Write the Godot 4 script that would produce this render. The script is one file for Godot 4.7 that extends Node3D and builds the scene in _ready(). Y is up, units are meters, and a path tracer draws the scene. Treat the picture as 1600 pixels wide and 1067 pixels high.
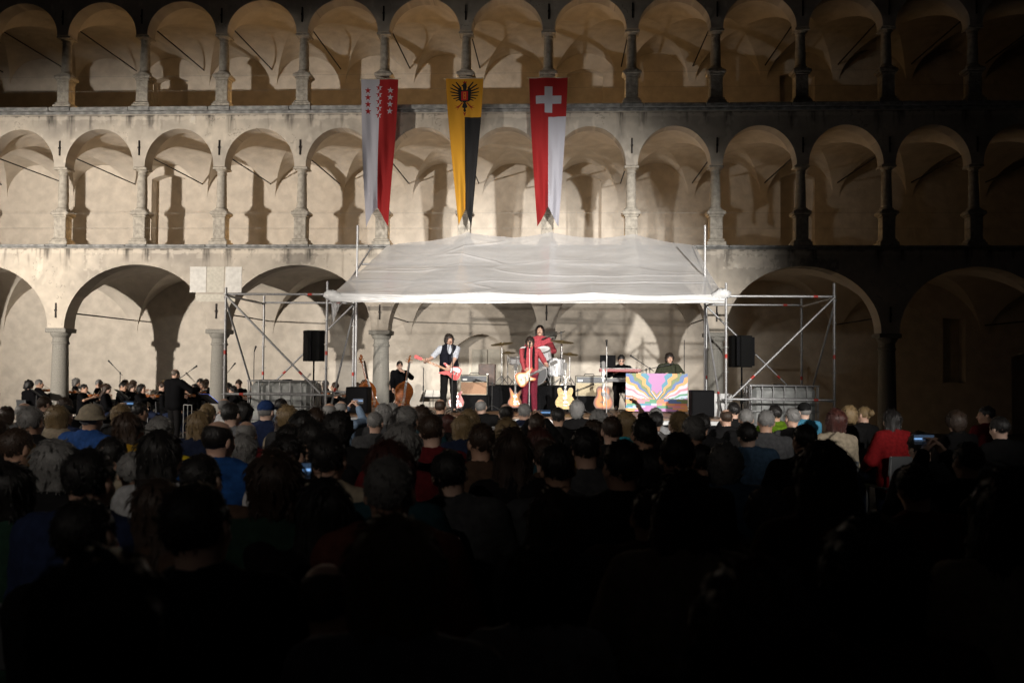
extends Node3D
# Night concert in the arcaded courtyard of an old palace. Facade plane z = 0, camera side +z, ground y = 0, metres.

const BAY := 2.075            # upper arcade bay; the ground arcade takes two of them
const LEDGE_ONE := 4.802      # floor of the first gallery
const LEDGE_TWO := 8.306      # floor of the second gallery
const SPRING := [2.677, 6.784, 10.178]
const CROWN := [4.30, 7.755, 11.02]
const BACK := -4.15
const FIRST := -9
const LAST := 9
const STAGE := 0.8

var used_names := {}
var mats := {}
var tex := {}
var noise_a := FastNoiseLite.new()
var noise_b := FastNoiseLite.new()
var noise_c := FastNoiseLite.new()
var rng := RandomNumberGenerator.new()

# ------------------------------------------------------------------ geometry collector
class Geo:
	var v := PackedVector3Array()
	var n := PackedVector3Array()
	var uv := PackedVector2Array()
	var col := PackedColorArray()
	var use_col := false

	func tri(a: Vector3, b: Vector3, c: Vector3) -> void:
		var m := (b - a).cross(c - a).normalized()
		trin(a, b, c, m, m, m)

	func trin(a: Vector3, b: Vector3, c: Vector3, na: Vector3, nb: Vector3, nc: Vector3) -> void:
		v.push_back(a); v.push_back(c); v.push_back(b)
		n.push_back(na); n.push_back(nc); n.push_back(nb)
		uv.push_back(Vector2(a.x, -a.y)); uv.push_back(Vector2(c.x, -c.y)); uv.push_back(Vector2(b.x, -b.y))
		if use_col:
			for k in 3: col.push_back(Color.WHITE)

	func quad(a: Vector3, b: Vector3, c: Vector3, d: Vector3) -> void:
		tri(a, b, c); tri(a, c, d)

	func quadn(a: Vector3, b: Vector3, c: Vector3, d: Vector3, na: Vector3, nb: Vector3, nc: Vector3, nd: Vector3) -> void:
		trin(a, b, c, na, nb, nc); trin(a, c, d, na, nc, nd)

	func quaduv(p: Array, u: Array, q: Array) -> void:
		for k in [0, 2, 1, 0, 3, 2]:
			v.push_back(p[k]); n.push_back(q[k]); uv.push_back(u[k])

	# bevelled box
	func box(at: Vector3, size: Vector3, bevel := 0.0, basis := Basis()) -> void:
		var h := size * 0.5
		var e: float = minf(bevel, minf(h.x, minf(h.y, h.z)) * 0.9)
		if e <= 0.0:
			for ax in 3:
				for s in [-1.0, 1.0]:
					var u := Vector3.ZERO; var w := Vector3.ZERO; var m := Vector3.ZERO
					m[ax] = s * h[ax]; u[(ax + 1) % 3] = h[(ax + 1) % 3]; w[(ax + 2) % 3] = h[(ax + 2) % 3]
					if s < 0: u = -u
					quad(at + basis * (m - u - w), at + basis * (m + u - w), at + basis * (m + u + w), at + basis * (m - u + w))
			return
		var i := h - Vector3(e, e, e)
		for ax in 3:
			var b1 := (ax + 1) % 3
			var b2 := (ax + 2) % 3
			for s in [-1.0, 1.0]:
				var u := Vector3.ZERO; var w := Vector3.ZERO; var m := Vector3.ZERO
				m[ax] = s * h[ax]; u[b1] = i[b1]; w[b2] = i[b2]
				if s < 0: u = -u
				quad(at + basis * (m - u - w), at + basis * (m + u - w), at + basis * (m + u + w), at + basis * (m - u + w))
			for s1 in [-1.0, 1.0]:
				for s2 in [-1.0, 1.0]:
					var p := Vector3.ZERO; var q := Vector3.ZERO; var l := Vector3.ZERO
					p[b1] = s1 * h[b1]; p[b2] = s2 * i[b2]
					q[b1] = s1 * i[b1]; q[b2] = s2 * h[b2]
					l[ax] = i[ax] * s1 * s2
					quad(at + basis * (p - l), at + basis * (q - l), at + basis * (q + l), at + basis * (p + l))
		for sx in [-1.0, 1.0]:
			for sy in [-1.0, 1.0]:
				for sz in [-1.0, 1.0]:
					var a := Vector3(sx * h.x, sy * i.y, sz * i.z)
					var b := Vector3(sx * i.x, sy * h.y, sz * i.z)
					var c := Vector3(sx * i.x, sy * i.y, sz * h.z)
					if sx * sy * sz > 0: tri(at + basis * a, at + basis * b, at + basis * c)
					else: tri(at + basis * a, at + basis * c, at + basis * b)

	# tube through points; radius may be a number or an array
	func tube(pts: Array, radius, seg := 8, caps := true) -> void:
		var rings := []
		var norms := []
		var side := Vector3.ZERO
		for k in pts.size():
			var t: Vector3
			if k == 0: t = pts[1] - pts[0]
			elif k == pts.size() - 1: t = pts[k] - pts[k - 1]
			else: t = (pts[k + 1] - pts[k]).normalized() + (pts[k] - pts[k - 1]).normalized()
			t = t.normalized()
			if k == 0:
				side = t.cross(Vector3.UP if absf(t.y) < 0.9 else Vector3.RIGHT).normalized()
			else:
				side = (side - t * side.dot(t)).normalized()
			var up := side.cross(t).normalized()
			var r: float = radius[k] if radius is Array else radius
			var ring := PackedVector3Array()
			var rn := PackedVector3Array()
			for j in seg:
				var an := TAU * j / seg
				var d := side * cos(an) + up * sin(an)
				ring.push_back(pts[k] + d * r); rn.push_back(d)
			rings.append(ring); norms.append(rn)
		for k in pts.size() - 1:
			for j in seg:
				var m := (j + 1) % seg
				quadn(rings[k][m], rings[k][j], rings[k + 1][j], rings[k + 1][m], norms[k][m], norms[k][j], norms[k + 1][j], norms[k + 1][m])
		if caps:
			for j in seg:
				var m := (j + 1) % seg
				tri(pts[0], rings[0][j], rings[0][m])
				tri(pts[-1], rings[-1][m], rings[-1][j])

	# profile of Vector2(radius, height) turned round the y axis of a transform
	func lathe(prof: Array, where := Transform3D(), seg := 24, smooth := false) -> void:
		for k in prof.size() - 1:
			var p: Vector2 = prof[k]
			var q: Vector2 = prof[k + 1]
			if p.distance_to(q) < 1e-6: continue
			var e := (q - p).normalized()
			var m0 := Vector2(e.y, -e.x)
			var m1 := m0
			if smooth:
				if k > 0: m0 = (m0 + _nn(prof[k - 1], p)).normalized()
				if k < prof.size() - 2: m1 = (m1 + _nn(q, prof[k + 2])).normalized()
			for j in seg:
				var a := TAU * j / seg
				var b := TAU * (j + 1) / seg
				var da := Vector3(cos(a), 0, -sin(a))
				var db := Vector3(cos(b), 0, -sin(b))
				var y := Vector3.UP
				var A := where * (da * p.x + y * p.y); var B := where * (db * p.x + y * p.y)
				var C := where * (db * q.x + y * q.y); var D := where * (da * q.x + y * q.y)
				var na := where.basis * (da * m0.x + y * m0.y); var nb := where.basis * (db * m0.x + y * m0.y)
				var nc := where.basis * (db * m1.x + y * m1.y); var nd := where.basis * (da * m1.x + y * m1.y)
				if p.x < 1e-5: trin(A, C, D, na.normalized(), nc.normalized(), nd.normalized())
				elif q.x < 1e-5: trin(A, B, C, na.normalized(), nb.normalized(), nc.normalized())
				else: quadn(A, B, C, D, na.normalized(), nb.normalized(), nc.normalized(), nd.normalized())

	func _nn(a: Vector2, b: Vector2) -> Vector2:
		var e := (b - a).normalized()
		return Vector2(e.y, -e.x)

	func ball(at: Vector3, r: Vector3, seg := 12, basis := Basis()) -> void:
		var half := seg / 2
		for i in half:
			for j in seg:
				var q := []
				for c in [[0, 0], [0, 1], [1, 1], [1, 0]]:
					var th: float = PI * (i + c[0]) / half
					var ph: float = TAU * (j + c[1]) / seg
					q.append(Vector3(sin(th) * cos(ph), cos(th), -sin(th) * sin(ph)))
				var w := []
				var m := []
				for d in q:
					w.append(at + basis * (d * r)); m.append((basis * (d / r)).normalized())
				if i > 0: trin(w[0], w[2], w[1], m[0], m[2], m[1])
				if i < half - 1: trin(w[0], w[3], w[2], m[0], m[3], m[2])

	# outline (Vector2, counter-clockwise) in the xy plane, pulled out along z, front edge bevelled
	func slab(outline: PackedVector2Array, z0: float, z1: float, bevel := 0.0, where := Transform3D()) -> void:
		var pts := outline
		if Geometry2D.is_polygon_clockwise(pts):
			pts = pts.duplicate(); pts.reverse()
		var inner := pts
		if bevel > 0.0:
			inner = PackedVector2Array()
			var c := pts.size()
			for k in c:
				var e := (pts[(k + 1) % c] - pts[(k + c - 1) % c]).normalized()
				inner.push_back(pts[k] + Vector2(-e.y, e.x) * bevel)
		var idx := Geometry2D.triangulate_polygon(inner)
		if idx.is_empty():
			inner = pts; bevel = 0.0
			idx = Geometry2D.triangulate_polygon(inner)
		for k in range(0, idx.size(), 3):
			var a := inner[idx[k]]; var b := inner[idx[k + 1]]; var c := inner[idx[k + 2]]
			if (b - a).cross(c - a) < 0:
				var t := b; b = c; c = t
			tri(where * Vector3(a.x, a.y, z1), where * Vector3(b.x, b.y, z1), where * Vector3(c.x, c.y, z1))
			tri(where * Vector3(a.x, a.y, z0), where * Vector3(c.x, c.y, z0), where * Vector3(b.x, b.y, z0))
		var cnt := pts.size()
		for k in cnt:
			var m := (k + 1) % cnt
			var a := pts[k]; var b := pts[m]; var ia := inner[k]; var ib := inner[m]
			quad(where * Vector3(a.x, a.y, z0 + bevel), where * Vector3(b.x, b.y, z0 + bevel), where * Vector3(b.x, b.y, z1 - bevel), where * Vector3(a.x, a.y, z1 - bevel))
			if bevel > 0.0:
				quad(where * Vector3(a.x, a.y, z1 - bevel), where * Vector3(b.x, b.y, z1 - bevel), where * Vector3(ib.x, ib.y, z1), where * Vector3(ia.x, ia.y, z1))
				quad(where * Vector3(ia.x, ia.y, z0), where * Vector3(ib.x, ib.y, z0), where * Vector3(b.x, b.y, z0 + bevel), where * Vector3(a.x, a.y, z0 + bevel))

	func mesh() -> ArrayMesh:
		var a := []
		a.resize(Mesh.ARRAY_MAX)
		a[Mesh.ARRAY_VERTEX] = v; a[Mesh.ARRAY_NORMAL] = n; a[Mesh.ARRAY_TEX_UV] = uv
		if use_col: a[Mesh.ARRAY_COLOR] = col
		var m := ArrayMesh.new()
		m.add_surface_from_arrays(Mesh.PRIMITIVE_TRIANGLES, a)
		return m

# ------------------------------------------------------------------ naming and node helpers
func numbered(called: String) -> String:
	if not used_names.has(called):
		used_names[called] = 0
		return called
	used_names[called] += 1
	return "%s_%03d" % [called, used_names[called]]

func thing(called: String, label: String, category: String, at := Vector3.ZERO, turn := 0.0, group := "") -> Node3D:
	var o := Node3D.new()
	o.name = numbered(called)
	add_child(o)
	o.position = at
	o.rotation.y = turn
	tag(o, label, category, group)
	return o

func tag(o: Node, label: String, category: String, group := "") -> void:
	if label: o.set_meta("label", label)
	if category: o.set_meta("category", category)
	if group: o.set_meta("group", group)

func part(called: String, g, m: Material, parent: Node3D, at := Vector3.ZERO) -> MeshInstance3D:
	var o := MeshInstance3D.new()
	o.name = called
	o.mesh = g.mesh() if g is Geo else g
	o.material_override = m
	o.position = at
	parent.add_child(o, true)
	return o

func holder(called: String, parent: Node3D, at := Vector3.ZERO) -> Node3D:
	var o := Node3D.new()
	o.name = called
	o.position = at
	parent.add_child(o, true)
	return o

func structure(called: String, g, m: Material) -> MeshInstance3D:
	var o := MeshInstance3D.new()
	o.name = numbered(called)
	o.mesh = g.mesh() if g is Geo else g
	o.material_override = m
	o.set_meta("kind", "structure")
	add_child(o)
	return o

func copy_of(src: Node3D, at: Vector3, turn: float, label: String, group := "") -> Node3D:
	var c := src.duplicate()
	c.name = numbered(String(src.name).rstrip("0123456789_"))
	add_child(c)
	c.position = at
	c.rotation.y = turn
	c.set_meta("label", label)
	if group: c.set_meta("group", group)
	return c

func seg_tube(a: Vector3, b: Vector3, r: float, s := 8) -> Geo:
	var g := Geo.new()
	g.tube([a, b], r, s)
	return g

# ------------------------------------------------------------------ materials
func noise_tex(key: String, freq: float, octaves: int, lo: float, hi: float, size := 512, warp := 0.0) -> Texture2D:
	if tex.has(key): return tex[key]
	var f := FastNoiseLite.new()
	f.seed = key.hash() % 1000
	f.frequency = freq
	f.fractal_octaves = octaves
	if warp > 0:
		f.domain_warp_enabled = true
		f.domain_warp_amplitude = warp
	var t := NoiseTexture2D.new()
	t.width = size; t.height = size
	t.seamless = true
	t.noise = f
	var gr := Gradient.new()
	gr.set_color(0, Color(lo, lo, lo)); gr.set_color(1, Color(hi, hi, hi))
	t.color_ramp = gr
	tex[key] = t
	return t

func mat(c: Color, rough := 0.7, metal := 0.0, o := {}) -> StandardMaterial3D:
	var key := str(c) + str(rough) + str(metal) + str(o)
	if mats.has(key): return mats[key]
	var m := StandardMaterial3D.new()
	var s := c.linear_to_srgb()
	s.a = c.a
	m.albedo_color = s
	m.roughness = rough
	m.metallic = metal
	if o.has("tex"):
		m.albedo_texture = o.tex
		m.uv1_triplanar = o.get("tri", true)
		m.uv1_world_triplanar = o.get("world", false)
		var k: float = o.get("scale", 1.0)
		m.uv1_scale = Vector3(k, k, k) * o.get("stretch", Vector3.ONE)
	if o.has("bump"):
		m.heightmap_enabled = true
		m.heightmap_texture = o.bump
		m.heightmap_scale = o.get("height", 1.0)
		if not o.has("tex"):
			m.uv1_triplanar = o.get("tri", true)
			m.uv1_world_triplanar = o.get("world", false)
			var k: float = o.get("scale", 1.0)
			m.uv1_scale = Vector3(k, k, k) * o.get("stretch", Vector3.ONE)
	if o.has("coat"):
		m.clearcoat_enabled = true
		m.clearcoat = o.coat
		m.clearcoat_roughness = 0.1
	if o.has("rim"):
		m.rim_enabled = true
		m.rim = o.rim
		m.rim_tint = 0.7
	if o.has("glow"):
		m.emission_enabled = true
		m.emission = o.glow
		m.emission_energy_multiplier = o.get("power", 1.0)
	if o.has("back"):
		m.backlight_enabled = true
		m.backlight = o.back
	if o.has("spec"): m.metallic_specular = o.spec
	if o.has("vcol"): m.vertex_color_use_as_albedo = true
	if c.a < 1.0: m.transparency = BaseMaterial3D.TRANSPARENCY_ALPHA
	mats[key] = m
	return m

func image_tex(img: Image) -> ImageTexture:
	return ImageTexture.create_from_image(img)

func cloth(c: Color) -> StandardMaterial3D:
	return mat(c, 0.9, 0.0, {"tex": noise_tex("weave", 0.02, 4, 0.7, 1.0), "scale": 2.0, "bump": noise_tex("weave", 0.02, 4, 0.7, 1.0), "height": 1.2, "spec": 0.2})

func hair_mat(c: Color) -> StandardMaterial3D:
	return mat(c, 0.5, 0.0, {"tex": noise_tex("strand", 0.05, 3, 0.45, 1.0), "scale": 5.0, "stretch": Vector3(2.2, 0.35, 2.2), "bump": noise_tex("strand", 0.05, 3, 0.45, 1.0), "height": 0.5})

func skin_mat(c: Color) -> StandardMaterial3D:
	return mat(c, 0.55, 0.0, {"vcol": true})

# ------------------------------------------------------------------ figures: a distance field meshed as surface nets
# primitive: {t: 0 capsule, 1 ellipsoid, 2 ellipsoid cut away, a, b, ra, rb, k, r, inv}
func cap(a: Vector3, b: Vector3, ra: float, rb: float, k := 0.03) -> Dictionary:
	return {"t": 0, "a": a, "b": b, "ra": ra, "rb": rb, "k": k}

func ell(c: Vector3, r: Vector3, k := 0.02, basis := Basis()) -> Dictionary:
	return {"t": 1, "a": c, "r": r, "k": k, "inv": basis.inverse()}

func cut(c: Vector3, r: Vector3, k := 0.01, basis := Basis()) -> Dictionary:
	return {"t": 2, "a": c, "r": r, "k": k, "inv": basis.inverse()}

func net(prims: Array, cell: float, g: Geo, tint := {}, wob := 0.0) -> void:
	var lo := Vector3(1e9, 1e9, 1e9)
	var hi := -lo
	for p in prims:
		if p.t == 0:
			var m: float = maxf(p.ra, p.rb)
			lo = lo.min(p.a - Vector3(m, m, m)).min(p.b - Vector3(m, m, m))
			hi = hi.max(p.a + Vector3(m, m, m)).max(p.b + Vector3(m, m, m))
		elif p.t == 1:
			var m: float = maxf(p.r.x, maxf(p.r.y, p.r.z))
			lo = lo.min(p.a - Vector3(m, m, m)); hi = hi.max(p.a + Vector3(m, m, m))
	lo -= Vector3.ONE * cell * 3.0
	hi += Vector3.ONE * cell * 3.0
	var nx := int(ceil((hi.x - lo.x) / cell)) + 1
	var ny := int(ceil((hi.y - lo.y) / cell)) + 1
	var nz := int(ceil((hi.z - lo.z) / cell)) + 1
	var sy := nx
	var sz := nx * ny
	var F := PackedFloat32Array()
	F.resize(nx * ny * nz)
	F.fill(1.0)
	for p in prims:
		var t: int = p.t
		var a: Vector3 = p.a
		var k: float = p.k
		var pl: Vector3
		var ph: Vector3
		var pad: float = k + cell * 2.5
		var ra := 0.0
		var dr := 0.0
		var ab := Vector3.ZERO
		var l2 := 1.0
		var r := Vector3.ONE
		var mn := 1.0
		var inv := Basis()
		if t == 0:
			var b: Vector3 = p.b
			ra = p.ra
			dr = p.rb - p.ra
			ab = b - a
			l2 = maxf(ab.length_squared(), 1e-9)
			var m: float = maxf(p.ra, p.rb) + pad
			pl = a.min(b) - Vector3(m, m, m); ph = a.max(b) + Vector3(m, m, m)
		else:
			r = p.r
			mn = minf(r.x, minf(r.y, r.z))
			inv = p.inv
			var m: float = maxf(r.x, maxf(r.y, r.z)) + pad
			pl = a - Vector3(m, m, m); ph = a + Vector3(m, m, m)
		var x0 := maxi(0, int((pl.x - lo.x) / cell)); var x1 := mini(nx - 1, int((ph.x - lo.x) / cell) + 1)
		var y0 := maxi(0, int((pl.y - lo.y) / cell)); var y1 := mini(ny - 1, int((ph.y - lo.y) / cell) + 1)
		var z0 := maxi(0, int((pl.z - lo.z) / cell)); var z1 := mini(nz - 1, int((ph.z - lo.z) / cell) + 1)
		for z in range(z0, z1 + 1):
			for y in range(y0, y1 + 1):
				var i := z * sz + y * sy + x0
				var q := Vector3(lo.x + x0 * cell, lo.y + y * cell, lo.z + z * cell) - a
				for x in range(x0, x1 + 1):
					var d: float
					if t == 0:
						var h := clampf(q.dot(ab) / l2, 0.0, 1.0)
						d = (q - ab * h).length() - ra - dr * h
					else:
						var w := (inv * q) / r
						d = (w.length() - 1.0) * mn
					var f := F[i]
					if t == 2:
						var e := -d
						var hh := maxf(k - absf(f - e), 0.0) / k
						F[i] = maxf(f, e) + hh * hh * k * 0.25
					else:
						var hh := maxf(k - absf(f - d), 0.0) / k
						F[i] = minf(f, d) - hh * hh * k * 0.25
					i += 1
					q.x += cell
	# one vertex in each crossed cell
	var id := {}
	var P := PackedVector3Array()
	var N := PackedVector3Array()
	var C := PackedColorArray()
	var near := cell * 2.2
	var quads := PackedInt32Array()
	for z in nz - 1:
		for y in ny - 1:
			var i := z * sz + y * sy
			for x in nx - 1:
				var f0 := F[i]
				if f0 > near or f0 < -near:
					i += 1
					continue
				var c1 := F[i + 1]; var c2 := F[i + sy]; var c3 := F[i + sy + 1]
				var c4 := F[i + sz]; var c5 := F[i + sz + 1]; var c6 := F[i + sz + sy]; var c7 := F[i + sz + sy + 1]
				var m := int(f0 < 0) + int(c1 < 0) + int(c2 < 0) + int(c3 < 0) + int(c4 < 0) + int(c5 < 0) + int(c6 < 0) + int(c7 < 0)
				if m == 0 or m == 8:
					i += 1
					continue
				var s := Vector3.ZERO
				var cnt := 0
				if (f0 < 0) != (c1 < 0): s += Vector3(f0 / (f0 - c1), 0, 0); cnt += 1
				if (c2 < 0) != (c3 < 0): s += Vector3(c2 / (c2 - c3), 1, 0); cnt += 1
				if (c4 < 0) != (c5 < 0): s += Vector3(c4 / (c4 - c5), 0, 1); cnt += 1
				if (c6 < 0) != (c7 < 0): s += Vector3(c6 / (c6 - c7), 1, 1); cnt += 1
				if (f0 < 0) != (c2 < 0): s += Vector3(0, f0 / (f0 - c2), 0); cnt += 1
				if (c1 < 0) != (c3 < 0): s += Vector3(1, c1 / (c1 - c3), 0); cnt += 1
				if (c4 < 0) != (c6 < 0): s += Vector3(0, c4 / (c4 - c6), 1); cnt += 1
				if (c5 < 0) != (c7 < 0): s += Vector3(1, c5 / (c5 - c7), 1); cnt += 1
				if (f0 < 0) != (c4 < 0): s += Vector3(0, 0, f0 / (f0 - c4)); cnt += 1
				if (c1 < 0) != (c5 < 0): s += Vector3(1, 0, c1 / (c1 - c5)); cnt += 1
				if (c2 < 0) != (c6 < 0): s += Vector3(0, 1, c2 / (c2 - c6)); cnt += 1
				if (c3 < 0) != (c7 < 0): s += Vector3(1, 1, c3 / (c3 - c7)); cnt += 1
				s /= maxi(cnt, 1)
				var w := Vector3(lo.x + (x + s.x) * cell, lo.y + (y + s.y) * cell, lo.z + (z + s.z) * cell)
				var gr := Vector3((c1 - f0) + (c3 - c2) + (c5 - c4) + (c7 - c6), (c2 - f0) + (c3 - c1) + (c6 - c4) + (c7 - c5), (c4 - f0) + (c5 - c1) + (c6 - c2) + (c7 - c3)).normalized()
				if wob > 0.0:
					var o := (noise_b.get_noise_3d(w.x * 900.0, w.y * 300.0, w.z * 900.0) + 0.55 * noise_b.get_noise_3d(w.x * 3300.0, w.y * 1100.0, w.z * 3300.0)) * wob
					w += gr * o
				id[i] = P.size()
				P.push_back(w); N.push_back(gr)
				C.push_back(Color.WHITE if tint.is_empty() else face_tint(tint, w))
				if y > 0 and z > 0 and (f0 < 0) != (c1 < 0):
					quads.append_array([i, i - sy, i - sy - sz, i - sz, int(f0 < 0)])
				if x > 0 and z > 0 and (f0 < 0) != (c2 < 0):
					quads.append_array([i, i - sz, i - sz - 1, i - 1, int(f0 < 0)])
				if x > 0 and y > 0 and (f0 < 0) != (c4 < 0):
					quads.append_array([i, i - 1, i - 1 - sy, i - sy, int(f0 < 0)])
				i += 1
	for q in range(0, quads.size(), 5):
		var r0: int = id.get(quads[q], -1); var r1: int = id.get(quads[q + 1], -1); var r2: int = id.get(quads[q + 2], -1); var r3: int = id.get(quads[q + 3], -1)
		if r0 < 0 or r1 < 0 or r2 < 0 or r3 < 0: continue
		var order := [r0, r2, r1, r0, r3, r2]
		if quads[q + 4] == 0: order = [r0, r1, r2, r0, r2, r3]
		for e in order:
			g.v.push_back(P[e]); g.n.push_back(N[e]); g.uv.push_back(Vector2(P[e].x, P[e].y))
			if g.use_col: g.col.push_back(C[e])

# ------------------------------------------------------------------ skeletons (a figure looks towards -z, its right hand is at +x)
func bend(s: Vector3, w: Vector3, l1: float, l2: float, hint: Vector3) -> Array:
	var d := w - s
	var l := minf(d.length(), (l1 + l2) * 0.995)
	d = d.normalized()
	w = s + d * l
	var along := (l1 * l1 - l2 * l2 + l * l) / (2.0 * l)
	var off := sqrt(maxf(l1 * l1 - along * along, 0.0))
	var h := (hint - d * hint.dot(d)).normalized()
	return [s + d * along + h * off, w]

func skeleton(o := {}) -> Dictionary:
	var k := {}
	var sit: bool = o.get("sit", false)
	var wide: float = o.get("wide", 1.0)
	var lean: float = o.get("lean", 0.0)
	var roll: float = o.get("roll", 0.0)
	var base := Vector3(0, 0.53 if sit else 0.95, 0)
	var sp := Basis(Vector3.RIGHT, -lean) * Basis(Vector3.BACK, roll)
	k.sp = sp
	k.pel = base
	k.waist = base + sp * Vector3(0, 0.14, 0)
	k.chest = base + sp * Vector3(0, 0.34, 0)
	k.neck = base + sp * Vector3(0, 0.52, 0.0)
	k.sh = [base + sp * Vector3(-0.185 * wide, 0.455, 0.005), base + sp * Vector3(0.185 * wide, 0.455, 0.005)]
	k.head = k.neck + sp * Vector3(0, 0.128, -0.02)
	k.hb = Basis(Vector3.UP, o.get("look", 0.0)) * Basis(Vector3.RIGHT, o.get("nod", 0.0)) * Basis(Vector3.BACK, o.get("tilt", 0.0))
	k.hip = []; k.knee = []; k.ank = []; k.toe = []; k.el = []; k.wr = []
	var legs: Array = o.get("legs", [Vector3(-0.10, 0, 0), Vector3(0.10, 0, 0)])
	for s in 2:
		var sg := -1.0 if s == 0 else 1.0
		k.hip.append(base + Vector3(sg * 0.09, -0.02, 0))
		if sit:
			k.knee.append(Vector3(sg * 0.13, 0.50, -0.44)); k.ank.append(Vector3(sg * 0.13, 0.085, -0.42)); k.toe.append(Vector3(sg * 0.15, 0.05, -0.58))
		else:
			var f: Vector3 = legs[s]
			k.ank.append(f + Vector3(0, 0.085, 0.02)); k.knee.append(f * 0.85 + Vector3(0, 0.49, -0.025)); k.toe.append(f + Vector3(sg * 0.035, 0.045, -0.14))
		var dflt := Vector3(sg * 0.16, 0.62, -0.30) if sit else Vector3(sg * 0.27, 0.82, -0.06)
		var target: Vector3 = o.get("left" if s == 0 else "right", dflt)
		var hint: Vector3 = o.get("elbow_left" if s == 0 else "elbow_right", Vector3(sg * 0.6, -0.5, 0.6))
		var e := bend(k.sh[s], target, 0.285, 0.26, hint)
		k.el.append(e[0]); k.wr.append(e[1])
	k.wide = wide
	k.fat = o.get("fat", 0.0)
	return k

func torso(k: Dictionary, f: float, hem := 0.0) -> Array:
	var w: float = k.wide
	var sp: Basis = k.sp
	var b: float = k.fat
	var q := [cap(k.sh[0] * 0.8 + k.sh[1] * 0.2 - sp.y * 0.02, k.sh[1] * 0.8 + k.sh[0] * 0.2 - sp.y * 0.02, 0.068 + f, 0.068 + f, 0.06)]
	for s in [-1.0, 1.0]:
		q.append(cap(k.chest + sp.x * s * 0.082 * w, k.waist + sp.x * s * 0.07 * w, 0.103 + f, 0.098 + f + b, 0.05))
		q.append(cap(k.waist + sp.x * s * 0.06 * w, k.pel + Vector3(s * 0.075 * w, -hem, 0), 0.10 + f + b, 0.112 + f + b * 0.6, 0.05))
	# trapezius
	q.append(cap(k.neck - sp.y * 0.015, k.sh[0] * 0.75 + k.sh[1] * 0.25, 0.05 + f, 0.045 + f, 0.05))
	q.append(cap(k.neck - sp.y * 0.015, k.sh[1] * 0.75 + k.sh[0] * 0.25, 0.05 + f, 0.045 + f, 0.05))
	return q

func head_prims(k: Dictionary) -> Array:
	var c: Vector3 = k.head
	var b: Basis = k.hb
	var q := [ell(c + b * Vector3(0, 0.03, 0.012), Vector3(0.075, 0.091, 0.093), 0.02, b),
		ell(c + b * Vector3(0, -0.045, -0.03), Vector3(0.057, 0.07, 0.062), 0.03, b),
		ell(c + b * Vector3(0, -0.09, -0.065), Vector3(0.028, 0.022, 0.02), 0.02, b),
		ell(c + b * Vector3(0, 0.022, -0.072), Vector3(0.058, 0.014, 0.016), 0.015, b)]
	for s in [-1.0, 1.0]:
		q.append(cut(c + b * Vector3(s * 0.031, 0.0, -0.097), Vector3(0.018, 0.013, 0.016), 0.012, b))
		q.append(ell(c + b * Vector3(s * 0.031, 0.0, -0.077), Vector3(0.014, 0.011, 0.012), 0.004, b))
		q.append(ell(c + b * Vector3(s * 0.078, -0.005, 0.008), Vector3(0.011, 0.031, 0.02), 0.008, b))
		q.append(ell(c + b * Vector3(s * 0.036, -0.03, -0.066), Vector3(0.022, 0.02, 0.02), 0.025, b))
	q.append(cap(c + b * Vector3(0, 0.012, -0.088), c + b * Vector3(0, -0.032, -0.108), 0.009, 0.013, 0.012))
	q.append(ell(c + b * Vector3(0, -0.058, -0.089), Vector3(0.022, 0.009, 0.01), 0.008, b))
	q.append(cap(k.neck - k.sp.y * 0.05, c + b * Vector3(0, -0.03, 0.015), 0.06, 0.052, 0.03))
	return q

func face_tint(k: Dictionary, w: Vector3) -> Color:
	var p: Vector3 = k.hb.inverse() * (w - k.head)
	if p.z < -0.05:
		if Vector2(absf(p.x) - 0.031, p.y * 1.4).length() < 0.011: return Color(0.12, 0.09, 0.08)
		if absf(absf(p.x) - 0.032) < 0.02 and absf(p.y - 0.026) < 0.006: return Color(0.35, 0.25, 0.2)
		if Vector2(p.x, (p.y + 0.058) * 2.6).length() < 0.024: return Color(0.85, 0.5, 0.45)
	return Color.WHITE

func hand_prims(wr: Vector3, along: Vector3, palm: Vector3, side: float, curl: float) -> Array:
	# along: towards the fingertips, palm: where the palm faces, side +1 right hand
	along = along.normalized()
	palm = (palm - along * palm.dot(along)).normalized()
	var thumb := along.cross(palm).normalized() * side
	var q := [cap(wr - along * 0.03, wr + along * 0.02, 0.027, 0.026, 0.015)]
	q.append(cap(wr + along * 0.025 + thumb * 0.02, wr + along * 0.075 + thumb * 0.022, 0.017, 0.014, 0.012))
	q.append(cap(wr + along * 0.025 - thumb * 0.016, wr + along * 0.07 - thumb * 0.022, 0.017, 0.014, 0.012))
	var len := [0.040, 0.045, 0.041, 0.032]
	for i in 4:
		var r: Vector3 = wr + along * (0.082 - 0.004 * absf(i - 1.0)) + thumb * (0.030 - 0.0205 * i)
		var p := r
		for j in 3:
			var th: float = curl * [0.6, 1.5, 2.3][j]
			var l: float = len[i] * [1.0, 0.65, 0.5][j]
			var e := p + (along * cos(th) + palm * sin(th)) * l
			q.append(cap(p, e, 0.0088 - 0.0006 * j, 0.0082 - 0.0007 * j, 0.004))
			p = e
	var t0 := wr + along * 0.02 + thumb * 0.03
	var t1 := t0 + (along * 0.7 + thumb * 0.6 + palm * 0.3).normalized() * 0.042
	var t2 := t1 + (along * 0.8 + thumb * 0.1 + palm * 0.5).normalized() * 0.03
	q.append(cap(t0, t1, 0.013, 0.0105, 0.008)); q.append(cap(t1, t2, 0.0105, 0.0085, 0.005))
	return q

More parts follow.
